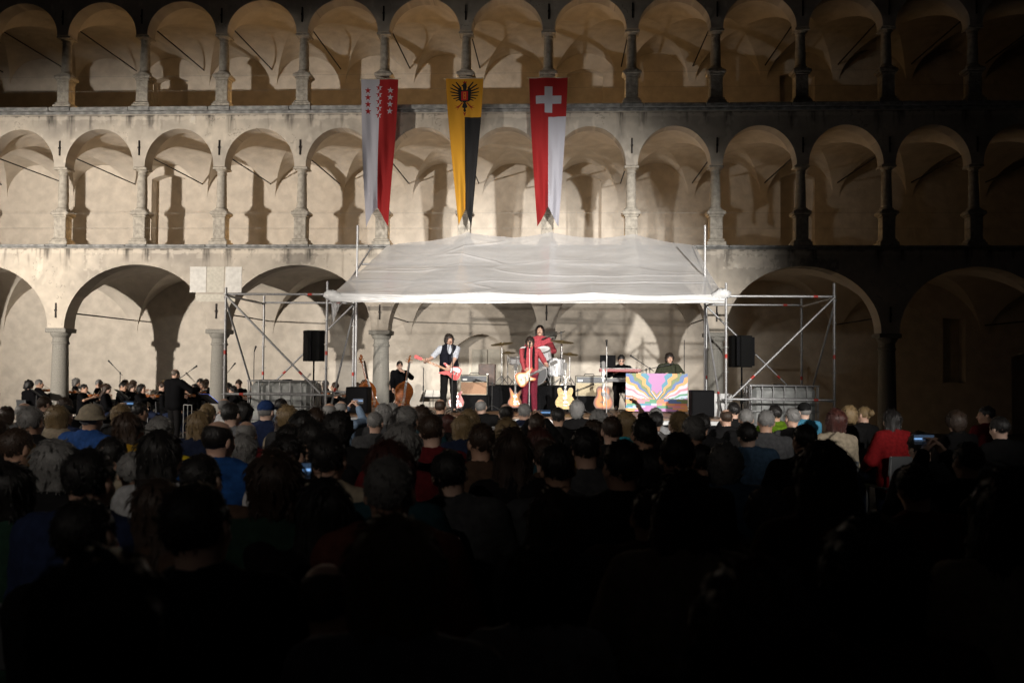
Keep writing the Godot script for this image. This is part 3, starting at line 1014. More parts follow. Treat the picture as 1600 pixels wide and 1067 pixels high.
	# iron: anchors on the wall and tie rods running back to the corbels
	var anchor := Geo.new()
	anchor.box(Vector3.ZERO, Vector3(0.035, 0.38, 0.035), 0.006)
	anchor.box(Vector3(0, 0.0, 0.02), Vector3(0.05, 0.05, 0.03), 0.006)
	var am := anchor.mesh()
	var rod := seg_tube(Vector3(0, 0, -0.3), Vector3(0, 0, BACK + 0.02), 0.018, 8).mesh()
	for i in range(FIRST, LAST + 1):
		part("wall_anchor", am, iron, pal, Vector3(i * BAY, SPRING[1] + 0.48, 0.012))
		part("wall_anchor", am, iron, pal, Vector3(i * BAY, SPRING[2] + 0.46, 0.012))
		part("tie_rod", rod, iron, pal, Vector3(i * BAY, SPRING[1] + 0.40, 0))
		part("tie_rod", rod, iron, pal, Vector3(i * BAY, SPRING[2] + 0.42, 0))
		if i % 2 == 0 and i > FIRST and i < LAST:
			part("wall_anchor", am, iron, pal, Vector3(i * BAY, SPRING[0] + 0.45, 0.012))
			part("tie_rod", rod, iron, pal, Vector3(i * BAY, SPRING[0] + 0.42, 0))
	# plaster samples by the third column
	var white := mat(Color(0.66, 0.645, 0.61), 0.9, 0.0, {"tex": grain, "scale": 0.5, "world": true})
	var sand := mat(Color(0.56, 0.53, 0.46), 0.92, 0.0, {"tex": grain, "scale": 0.9, "world": true})
	for p in [[-8.78, 3.92, 0.42, 0.65, white], [-8.33, 3.92, 0.44, 0.65, sand], [-7.87, 3.92, 0.42, 0.65, white], [-8.33, 3.46, 1.02, 0.19, sand]]:
		var g := Geo.new()
		g.box(Vector3.ZERO, Vector3(p[2], p[3], 0.008), 0.002)
		part("plaster_patch", g, p[4], pal, Vector3(p[0], p[1], 0.004))

# ------------------------------------------------------------------ canopy, scaffolds, tanks, loudspeakers, platform, flags
func canopy_point(s: float, t: float) -> Vector3:
	# s along the front 0..1, t from the wall 0 to the front edge 1
	var x := lerpf(lerpf(-3.95, 3.6, s), lerpf(-4.45, 3.66, s), t)
	var back := 4.84
	for i in 3:
		var d := absf(x - (-1.95 + i * 2.03))
		back = maxf(back, 4.85 + 0.17 * maxf(0.0, 1.0 - d / 0.95) ** 1.4)
	var y := lerpf(back, 3.28, t)
	var e := absf(2.0 * s - 1.0)
	y -= 0.10 * sin(PI * t) * (1.0 - 0.5 * e)
	y += (0.09 * (1.0 - e * e) - 0.13 * e ** 8.0) * (1.0 - t) - 0.05 * e ** 10.0 * t
	# stretched over two rafters
	var sag := 0.0
	for r in [-4.3, -1.15, 1.0, 3.5]: sag = maxf(sag, 1.0 - absf(x - r) / 1.15)
	y += 0.055 * maxf(sag, 0.0) ** 1.5 - 0.02
	# long soft folds running across, with sharp crease lines and fine crinkles
	y += noise_c.get_noise_2d(x * 9.0 + 30.0 * sin(x * 0.7), t * 300.0) * 0.02 * (0.4 + t * 0.6)
	var line := 1.0 - absf(noise_c.get_noise_2d(x * 6.0 + 20.0 * sin(x * 0.9 + 1.0) + 300.0, t * 330.0)) * 7.0
	y += 0.014 * maxf(line, 0.0) ** 2.0
	var line2 := 1.0 - absf(noise_c.get_noise_2d(x * 9.0 + 100.0, t * 210.0 + x * 8.0)) * 9.0
	y += 0.006 * maxf(line2, 0.0) ** 2.0
	y += noise_b.get_noise_2d(x * 60.0, t * 300.0) * 0.003
	var z := lerpf(0.22, 3.62, t) + noise_b.get_noise_2d(x * 30.0 + 90.0, t * 200.0) * 0.02
	return Vector3(x, y, z)

func build_canopy() -> void:
	var c := thing("stage_canopy", "clear plastic sheeting stretched over the stage as a sloping roof", "canopy")
	var foil := mat(Color(0.76, 0.76, 0.77, 0.78), 0.3, 0.0, {"back": Color(0.5, 0.5, 0.5), "coat": 0.6})
	var g := Geo.new()
	var NS := 220
	var NT := 150
	var P := []
	for j in NT + 1:
		var row := PackedVector3Array()
		for i in NS + 1: row.push_back(canopy_point(float(i) / NS, float(j) / NT))
		P.append(row)
	var nrm := func(i: int, j: int) -> Vector3:
		var a: Vector3 = P[j][mini(i + 1, NS)] - P[j][maxi(i - 1, 0)]
		var b: Vector3 = P[mini(j + 1, NT)][i] - P[maxi(j - 1, 0)][i]
		return b.cross(a).normalized()
	var M := []
	for j in NT + 1:
		var row := PackedVector3Array()
		for i in NS + 1: row.push_back(nrm.call(i, j))
		M.append(row)
	for j in NT:
		for i in NS:
			g.quadn(P[j][i], P[j + 1][i], P[j + 1][i + 1], P[j][i + 1], M[j][i], M[j + 1][i], M[j + 1][i + 1], M[j][i + 1])
	part("sheet", g, foil, c)
	# front hem: gathered and wrapped round the front tube, hanging a hand's breadth
	var thick := mat(Color(0.78, 0.78, 0.78, 0.9), 0.32, 0.0, {"back": Color(0.4, 0.4, 0.4)})
	var hem := Geo.new()
	var H := []
	var NH := 8
	for i in NS + 1:
		var row := []
		var p := canopy_point(float(i) / NS, 1.0)
		for k in NH + 1:
			var t := float(k) / NH
			var bulge := 0.045 * sin(PI * t) + noise_a.get_noise_2d(p.x * 60.0 + t * 60.0, t * 160.0) * 0.035
			var drop := 0.15 + (p.y - 3.25) + 0.02 * noise_b.get_noise_2d(p.x * 12.0, 3.0)
			row.append(p + Vector3(0, -drop * t, 0.015 + bulge))
		H.append(row)
	for i in NS:
		for k in NH: hem.quad(H[i][k], H[i][k + 1], H[i + 1][k + 1], H[i + 1][k])
	part("hem", hem, thick, c)
	# loose corner flap on the left, bundles at both ends
	var flap := Geo.new()
	var W := []
	for i in 13:
		var row := []
		for k in 9:
			var t := k / 8.0
			row.append(Vector3(-4.45 + 0.28 * i / 12.0 * (1.0 - 0.5 * t), 3.16 - 0.5 * t * (1.0 - 0.7 * i / 12.0), 3.58 + 0.07 * noise_a.get_noise_2d(i * 30.0, k * 12.0) - 0.2 * t))
		W.append(row)
	for i in 12:
		for k in 8: flap.quad(W[i][k], W[i][k + 1], W[i + 1][k + 1], W[i + 1][k])
	part("corner_flap", flap, foil, c)
	for e in [[-4.42, 3.24], [3.62, 3.30]]:
		var b := Geo.new()
		net([ell(Vector3(e[0], e[1], 3.62), Vector3(0.16, 0.11, 0.1), 0.03), ell(Vector3(e[0] * 0.975, e[1] - 0.05, 3.6), Vector3(0.14, 0.1, 0.09), 0.03)], 0.02, b, {}, 0.04)
		part("bundle", b, thick, c)
	var steel := mat(Color(0.45, 0.45, 0.46), 0.45, 0.35)
	for r in [-4.3, -1.15, 1.0, 3.5]:
		part("rafter", seg_tube(Vector3(r, 4.72, 0.3), Vector3(r, 3.17, 3.56), 0.024), steel, c)
	for t in [0.33, 0.66]:
		part("purlin", seg_tube(Vector3(-4.35, lerpf(4.72, 3.17, t) - 0.05, lerpf(0.3, 3.56, t)), Vector3(3.55, lerpf(4.72, 3.17, t) - 0.05, lerpf(0.3, 3.56, t)), 0.024), steel, c)
	part("front_tube", seg_tube(Vector3(-4.6, 3.22, 3.6), Vector3(4.0, 3.26, 3.6), 0.026), steel, c)

func scaffold(x0: float, x1: float, flip: bool, label: String) -> void:
	var s := thing("scaffold_tower", label, "scaffold", Vector3((x0 + x1) * 0.5, 0, 2.4), 0.0, "scaffold towers beside the stage")
	var steel := mat(Color(0.50, 0.50, 0.51), 0.45, 0.35, {"tex": noise_tex("galvanised", 0.03, 3, 0.7, 1.0), "scale": 1.4})
	var red := mat(Color(0.45, 0.03, 0.02), 0.5)
	var hw := (x1 - x0) * 0.5
	var inner := 1.0 if not flip else -1.0     # side towards the stage
	var foot := Geo.new()
	foot.box(Vector3(0, 0.01, 0), Vector3(0.16, 0.02, 0.16), 0.004)
	foot.tube([Vector3(0, 0.02, 0), Vector3(0, 0.3, 0)], 0.018, 8)
	var fm := foot.mesh()
	var rose := Geo.new()
	rose.lathe([Vector2(0.024, -0.006), Vector2(0.06, -0.006), Vector2(0.06, 0.006), Vector2(0.024, 0.006)], Transform3D(), 12)
	var rm := rose.mesh()
	for sx in [-1.0, 1.0]:
		for z in [-1.2, 1.2]:
			var top := 3.53 if z > 0 else 3.42
			if z > 0 and sx * inner < 0 and not flip: top = 3.4
			var p := part("post", seg_tube(Vector3(0, 0.2, 0), Vector3(0, top, 0), 0.0255, 10), steel, s, Vector3(sx * hw, 0, z))
			part("base_plate", fm, steel, p)
			for y in [0.62, 1.17, 1.72, 2.22, 2.72, 3.26]: part("rosette", rm, steel, p, Vector3(0, y, 0))
			part("marker_band", seg_tube(Vector3(0, 2.0 if z > 0 else 1.55, 0), Vector3(0, 2.08 if z > 0 else 1.63, 0), 0.0285, 10), red, p)
	for z in [-1.2, 1.2]:
		for y in [1.17, 3.26]:
			part("rail", seg_tube(Vector3(-hw, y, z), Vector3(hw, y, z), 0.0245, 10), steel, s)
			part("marker_band", seg_tube(Vector3(hw * 0.62 * (-1.0 if y < 2 and not flip else 1.0), y, z), Vector3(hw * 0.70 * (-1.0 if y < 2 and not flip else 1.0), y, z), 0.028, 10), red, s)
	for sx in [-1.0, 1.0]:
		for y in [1.17, 3.26]:
			part("rail", seg_tube(Vector3(sx * hw, y - 0.03, -1.2), Vector3(sx * hw, y - 0.03, 1.2), 0.0245, 10), steel, s)
	# diagonal braces: front, back and both sides
	for b in [[Vector3(-inner * hw, 3.24, 1.24), Vector3(inner * hw * 0.9, 1.2, 1.24)], [Vector3(inner * hw, 3.22, -1.16), Vector3(-inner * hw * 0.9, 1.2, -1.16)],
			[Vector3(-inner * (hw + 0.045), 3.2, 1.15), Vector3(-inner * (hw + 0.045), 0.7, -1.1)], [Vector3(inner * (hw + 0.045), 3.2, -1.15), Vector3(inner * (hw + 0.045), 0.75, 1.1)]]:
		var d: MeshInstance3D = part("brace", seg_tube(b[0], b[1], 0.022, 10), steel, s)
		part("marker_band", seg_tube(b[0].lerp(b[1], 0.78), b[0].lerp(b[1], 0.81), 0.026, 10), red, d)

func tank(at: Vector3, label: String) -> void:
	# caged plastic liquid container on its pallet, standing on a timber crib
	var t := thing("water_tank", label, "tank", at, 0.0, "caged tanks weighing down the scaffolds")
	var g := Geo.new()
	g.box(Vector3(0, 0.88, 0), Vector3(1.32, 1.08, 0.98), 0.09)
	part("bottle", g, mat(Color(0.52, 0.54, 0.53, 1.0), 0.5, 0.0, {"back": Color(0.2, 0.2, 0.2), "tex": noise_tex("slate", 0.012, 5, 0.6, 1.0), "scale": 0.5}), t)
	var steel := mat(Color(0.45, 0.45, 0.46), 0.45, 0.4)
	for k in 7:
		var x := -0.69 + 1.38 * k / 6.0
		for z in [-0.52, 0.52]: part("cage_bar", seg_tube(Vector3(x, 0.3, z), Vector3(x, 1.45, z), 0.011, 8), steel, t)
	for k in 4:
		var z := -0.39 + 0.26 * k
		for x in [-0.7, 0.7]: part("cage_bar", seg_tube(Vector3(x, 0.3, z), Vector3(x, 1.45, z), 0.011, 8), steel, t)
	for y in [0.34, 0.62, 0.90, 1.18, 1.44]:
		var r := Geo.new()
		r.tube([Vector3(-0.705, y, 0.535), Vector3(0.705, y, 0.535), Vector3(0.705, y, -0.535), Vector3(-0.705, y, -0.535), Vector3(-0.705, y, 0.535)], 0.011 if y < 1.4 else 0.016, 8)
		part("cage_ring", r, steel, t)
	var p := Geo.new()
	for k in 5: p.box(Vector3(-0.58 + 0.29 * k, 0.29, 0), Vector3(0.2, 0.03, 1.1), 0.004)
	for z in [-0.45, 0.0, 0.45]: p.box(Vector3(0, 0.14, z), Vector3(1.36, 0.27, 0.14), 0.006)
	part("pallet", p, mat(Color(0.24, 0.17, 0.1), 0.85, 0.0, {"tex": noise_tex("strand", 0.05, 3, 0.45, 1.0), "scale": 1.0}), t)
	var lid := Geo.new()
	lid.lathe([Vector2(0.0, 1.47), Vector2(0.1, 1.47), Vector2(0.11, 1.45), Vector2(0.11, 1.41)], Transform3D(), 20)
	part("lid", lid, mat(Color(0.03, 0.03, 0.03), 0.5), t)

func loudspeaker(at: Vector3, turn: float, label: String, mark: bool) -> void:
	var s := thing("loudspeaker", label, "loudspeaker", at, turn, "loudspeakers on stands at the scaffolds")
	var black := mat(Color(0.007, 0.007, 0.007), 0.65, 0.0, {"bump": noise_tex("stone_relief", 0.06, 4, 0.0, 1.0), "scale": 6.0, "height": 0.2, "spec": 0.2})
	var g := Geo.new()
	var o := PackedVector2Array([Vector2(-0.235, 0.15), Vector2(0.235, 0.15), Vector2(0.235, 0.02), Vector2(0.13, -0.2), Vector2(-0.13, -0.2), Vector2(-0.235, 0.02)])
	g.slab(o, -0.335, 0.335, 0.012, Transform3D(Basis(Vector3.RIGHT, PI / 2) , Vector3(0, 0.335, 0)) * Transform3D(Basis.FLIP_Y, Vector3.ZERO))
	part("cabinet", g, black, s)
	var gr := Geo.new()
	gr.box(Vector3(0, 0.335, 0.156), Vector3(0.43, 0.61, 0.014), 0.005)
	part("grille", gr, mat(Color(0.006, 0.006, 0.007), 0.6, 0.0, {"bump": noise_tex("granite", 0.06, 4, 0.6, 1.0), "scale": 12.0, "height": 0.4, "spec": 0.2}), s)
	if mark:
		var bd := Geo.new()
		bd.box(Vector3(0.005, 0.09, 0.166), Vector3(0.07, 0.075, 0.006), 0.002)
		part("badge", bd, mat(Color(0.75, 0.75, 0.74), 0.5), s)
	var st := thing("speaker_stand", "black pole stand carrying the " + ("left" if at.x < 0 else "right") + " loudspeaker", "stand", Vector3(at.x, 0, at.z), turn, "poles under the loudspeakers")
	part("pole", seg_tube(Vector3(0, 0.06, 0), Vector3(0, at.y - 0.002, 0), 0.019, 10), black, st)
	part("collar", seg_tube(Vector3(0, 1.05, 0), Vector3(0, 1.17, 0), 0.034, 10), black, st)
	part("knob", seg_tube(Vector3(0.02, 1.11, 0), Vector3(0.09, 1.11, 0), 0.018, 8), black, st)
	for k in 3:
		var a := TAU * k / 3.0 + 0.5
		part("leg", seg_tube(Vector3(0, 0.72, 0), Vector3(cos(a) * 0.5, 0.015, sin(a) * 0.5), 0.013, 8), black, st)
		part("brace", seg_tube(Vector3(0, 0.2, 0), Vector3(cos(a) * 0.25, 0.365, sin(a) * 0.25), 0.008, 6), black, st)

func build_platform() -> void:
	var p := thing("stage_platform", "raised wooden stage floor with dark skirt below the musicians", "stage")
	var wood := [mat(Color(0.33, 0.18, 0.09), 0.45, 0.0, {"tex": noise_tex("strand", 0.05, 3, 0.45, 1.0), "scale": 0.8, "stretch": Vector3(0.2, 1, 2)}), mat(Color(0.37, 0.2, 0.095), 0.5, 0.0, {"tex": noise_tex("strand", 0.05, 3, 0.45, 1.0), "scale": 0.7, "stretch": Vector3(0.2, 1, 2)})]
	var deck := Geo.new()
	deck.box(Vector3.ZERO, Vector3(1.985, 0.04, 0.985), 0.004)
	var dm := deck.mesh()
	for i in 4:
		for j in 4: part("deck_panel", dm, wood[(i + j) % 2], p, Vector3(-3.37 + i * 1.99, STAGE - 0.02 - 0.001 * ((i + j) % 2), 0.82 + j * 0.99))
	var edge := mat(Color(0.30, 0.30, 0.3), 0.5, 0.6)
	var f := Geo.new()
	f.box(Vector3(-0.38, STAGE - 0.085, 4.285), Vector3(7.98, 0.085, 0.03), 0.004)
	part("edge_rail", f, edge, p)
	var sk := Geo.new()
	for k in 160:
		var x0 := -4.36 + 7.96 * k / 160.0
		var x1 := -4.36 + 7.96 * (k + 1) / 160.0
		var z0 := 4.25 + 0.018 * sin(k * 1.1)
		var z1 := 4.25 + 0.018 * sin((k + 1) * 1.1)
		sk.quad(Vector3(x0, 0.01, z0), Vector3(x1, 0.01, z1), Vector3(x1, 0.72, z1), Vector3(x0, 0.72, z0))
	part("skirt", sk, cloth(Color(0.012, 0.012, 0.013)), p)
	for x in [-4.3, -2.3, -0.4, 1.6, 3.55]:
		for z in [0.4, 2.2, 4.1]: part("leg", seg_tube(Vector3(x, 0, z), Vector3(x, 0.76, z), 0.025), edge, p)
	# podium of the orchestra under the arcade
	var o := thing("orchestra_podium", "low dark podium under the arcade that carries the orchestra", "podium")
	for i in 6:
		for j in 3:
			var g := Geo.new()
			g.box(Vector3.ZERO, Vector3(1.59, 0.04, 1.49), 0.006)
			part("deck_panel", g, mat(Color(0.05, 0.045, 0.04), 0.8), o, Vector3(-13.6 + i * 1.6, 0.02, -3.2 + j * 1.5))

# ------------------------------------------------------------------ flags (printed cloth with swallow tails)
func fill_poly(img: Image, pts: PackedVector2Array, c: Color) -> void:
	var lo := pts[0]; var hi := pts[0]
	for p in pts:
		lo = lo.min(p); hi = hi.max(p)
	for y in range(maxi(0, int(lo.y)), mini(img.get_height(), int(hi.y) + 1)):
		for x in range(maxi(0, int(lo.x)), mini(img.get_width(), int(hi.x) + 1)):
			if Geometry2D.is_point_in_polygon(Vector2(x + 0.5, y + 0.5), pts): img.set_pixel(x, y, c)

func star(c: Vector2, r: float) -> PackedVector2Array:
	var p := PackedVector2Array()
	for k in 10:
		var a := -PI / 2 + TAU * k / 10.0
		p.push_back(c + Vector2(cos(a), sin(a)) * (r if k % 2 == 0 else r * 0.4))
	return p

func flag_image(kind: int) -> ImageTexture:
	var img := Image.create(256, 1024, false, Image.FORMAT_RGB8)
	var red := Color(0.53, 0.035, 0.045)
	var white := Color(0.62, 0.62, 0.66)
	var yellow := Color(0.74, 0.53, 0.10)
	var black := Color(0.035, 0.035, 0.045)
	if kind == 0:
		img.fill(white)
		img.fill_rect(Rect2i(128, 0, 128, 1024), red)
		for k in 4:
			fill_poly(img, star(Vector2(47, 78 + 48 * k), 24), red)
			fill_poly(img, star(Vector2(205, 78 + 48 * k), 24), white)
		for k in 5:
			var s := star(Vector2(126, 58 + 48 * k), 25)
			for y in range(30, 290):
				for x in range(100, 153):
					if Geometry2D.is_point_in_polygon(Vector2(x + 0.5, y + 0.5), s): img.set_pixel(x, y, red if x < 128 else white)
	elif kind == 1:
		img.fill(yellow)
		img.fill_rect(Rect2i(128, 268, 128, 756), black)
		for s in [-1.0, 1.0]:
			var m := func(x: float, y: float) -> Vector2: return Vector2(128 + s * x, y)
			fill_poly(img, PackedVector2Array([m.call(14, 85), m.call(30, 62), m.call(46, 70), m.call(42, 150), m.call(20, 165)]), black)
			for f in [[24, 70, 58, 26, 13], [30, 80, 84, 42, 13], [34, 92, 96, 66, 12], [36, 104, 98, 92, 12], [36, 116, 92, 118, 11], [34, 128, 80, 138, 11], [30, 138, 62, 152, 10]]:
				var a := Vector2(f[0], f[1]); var b := Vector2(f[2], f[3])
				var d: Vector2 = (b - a).normalized().orthogonal() * f[4] * 0.5
				fill_poly(img, PackedVector2Array([m.call(a.x + d.x, a.y + d.y), m.call(b.x + d.x * 0.6, b.y + d.y * 0.6), m.call(b.x + (b - a).x * 0.1, b.y + (b - a).y * 0.1), m.call(b.x - d.x * 0.6, b.y - d.y * 0.6), m.call(a.x - d.x, a.y - d.y)]), black)
			# legs and claws
			fill_poly(img, PackedVector2Array([m.call(10, 166), m.call(22, 168), m.call(52, 198), m.call(46, 204)]), Color(0.5, 0.06, 0.04))
			for c in [[44, 196, 76, 186], [44, 198, 78, 204], [46, 200, 60, 222], [50, 198, 40, 180]]:
				fill_poly(img, PackedVector2Array([m.call(c[0], c[1] - 4), m.call(c[2], c[3]), m.call(c[0], c[1] + 4)]), Color(0.5, 0.06, 0.04))
		fill_poly(img, PackedVector2Array([Vector2(104, 80), Vector2(152, 80), Vector2(156, 150), Vector2(128, 176), Vector2(100, 150)]), black)
		fill_poly(img, PackedVector2Array([Vector2(118, 82), Vector2(114, 54), Vector2(102, 52), Vector2(116, 40), Vector2(124, 28), Vector2(140, 34), Vector2(144, 58), Vector2(138, 82)]), black)
		fill_poly(img, PackedVector2Array([Vector2(118, 30), Vector2(112, 18), Vector2(122, 24), Vector2(128, 12), Vector2(134, 24), Vector2(144, 18), Vector2(140, 32)]), Color(0.5, 0.06, 0.04))
		fill_poly(img, PackedVector2Array([Vector2(116, 172), Vector2(140, 172), Vector2(150, 200), Vector2(134, 208), Vector2(140, 226), Vector2(128, 236), Vector2(118, 222), Vector2(122, 206), Vector2(108, 200)]), black)
		fill_poly(img, PackedVector2Array([Vector2(116, 232), Vector2(128, 262), Vector2(140, 232), Vector2(128, 240)]), Color(0.5, 0.06, 0.04))
		img.fill_rect(Rect2i(104, 88, 48, 64), Color(0.62, 0.09, 0.05))
		for y in [96, 120]: img.fill_rect(Rect2i(119, y, 18, 3), yellow); img.fill_rect(Rect2i(119, y + 18, 18, 3), yellow); img.fill_rect(Rect2i(119, y, 3, 20), yellow); img.fill_rect(Rect2i(134, y, 3, 20), yellow)
	else:
		img.fill(red)
		img.fill_rect(Rect2i(128, 268, 128, 756), white)
		img.fill_rect(Rect2i(42, 122, 176, 56), white)
		img.fill_rect(Rect2i(102, 60, 54, 180), white)
	img.generate_mipmaps()
	return image_tex(img)

func build_flag(kind: int, x: float, top_w: float, tails: Array, label: String) -> void:
	var f := thing("flag", label, "flag", Vector3(x, 8.83, 0.42), 0.0, "long banners hung from the second gallery")
	var m := StandardMaterial3D.new()
	m.albedo_texture = flag_image(kind)
	m.roughness = 0.85
	m.backlight_enabled = true
	m.backlight = Color(0.45, 0.45, 0.45)
	m.rim_enabled = true
	m.rim = 0.1
	var g := Geo.new()
	var NX := 24
	var NY := 96
	var len := 3.65
	var P := []
	var U := []
	for j in NY + 1:
		var t := float(j) / NY
		var row := PackedVector3Array()
		var ur := []
		for i in NX + 1:
			var u := float(i) / NX
			# left and right edge of the cloth at this height, and the swallow tail
			var e0: float = lerpf(-top_w * 0.5, tails[0], t ** 1.3)
			var e1: float = lerpf(top_w * 0.5, tails[1], t ** 1.3)
			var cut_y: float = 1.0 - 0.135 * (1.0 - absf(u - 0.5) * 2.0) if absf(u - 0.5) > 0.001 else 0.87
			var tail := minf(t, 1.0) * cut_y
			var y := -len * tail
			var gather := 1.0 + 0.5 * (1.0 - (e1 - e0) / top_w)
			var zz := (0.05 * t + 0.008) * sin(u * TAU * 1.6 + t * 5.0 + kind * 1.7) * gather + 0.018 * t * sin(u * TAU * 4.1 - t * 7.0 + kind) + 0.03 * noise_a.get_noise_2d(u * 120.0 + kind * 50.0, t * 130.0)
			row.push_back(Vector3(lerpf(e0, e1, u) + tails[2] * t * t, y, zz + 0.03 * t))
			ur.append(Vector2(u, tail))
		P.append(row); U.append(ur)
	var nrm := func(i: int, j: int) -> Vector3:
		var a: Vector3 = P[j][mini(i + 1, NX)] - P[j][maxi(i - 1, 0)]
		var b: Vector3 = P[mini(j + 1, NY)][i] - P[maxi(j - 1, 0)][i]
		return b.cross(a).normalized()
	for j in NY:
		for i in NX:
			g.quaduv([P[j][i], P[j + 1][i], P[j + 1][i + 1], P[j][i + 1]], [U[j][i], U[j + 1][i], U[j + 1][i + 1], U[j][i + 1]], [nrm.call(i, j), nrm.call(i, j + 1), nrm.call(i + 1, j + 1), nrm.call(i + 1, j)])
	part("cloth", g, m, f)
	part("crossbar", seg_tube(Vector3(-top_w * 0.53, 0.01, -0.012), Vector3(top_w * 0.53, 0.01, -0.012), 0.014), mat(Color(0.5, 0.45, 0.35), 0.6), f)
	var cord := Geo.new()
	cord.tube([Vector3(-top_w * 0.5, 0.015, -0.01), Vector3(0, 0.14, -0.36), Vector3(top_w * 0.5, 0.015, -0.01)], 0.005, 6)
	part("cord", cord, mat(Color(0.5, 0.47, 0.4), 0.8), f)
	var cap_g := Geo.new()
	for s in [-1.0, 1.0]: cap_g.ball(Vector3(s * top_w * 0.535, 0.01, -0.012), Vector3(0.02, 0.02, 0.02), 8)
	part("end_cap", cap_g, mat(Color(0.6, 0.55, 0.4), 0.4, 0.5), f)

# ------------------------------------------------------------------ instruments and stage gear
func smooth_outline(half: Array, n := 6) -> PackedVector2Array:
	# right-hand half outline from bottom middle to top middle, mirrored, rounded by Catmull-Rom
	var pts := []
	for p in half: pts.append(Vector2(p[0], p[1]))
	for k in range(half.size() - 1, -1, -1):
		if absf(half[k][0]) > 0.001: pts.append(Vector2(-half[k][0], half[k][1]))
	return round_closed(pts, n)

func round_closed(pts: Array, n := 6) -> PackedVector2Array:
	var out := PackedVector2Array()
	var c := pts.size()
	for k in c:
		var p0: Vector2 = pts[(k + c - 1) % c]; var p1: Vector2 = pts[k]; var p2: Vector2 = pts[(k + 1) % c]; var p3: Vector2 = pts[(k + 2) % c]
		for j in n: out.push_back(p1.cubic_interpolate(p2, p0, p3, float(j) / n))
	return out

func scaled(o: PackedVector2Array, f: float, c: Vector2) -> PackedVector2Array:
	var r := PackedVector2Array()
	for p in o: r.push_back(c + (p - c) * f)
	return r

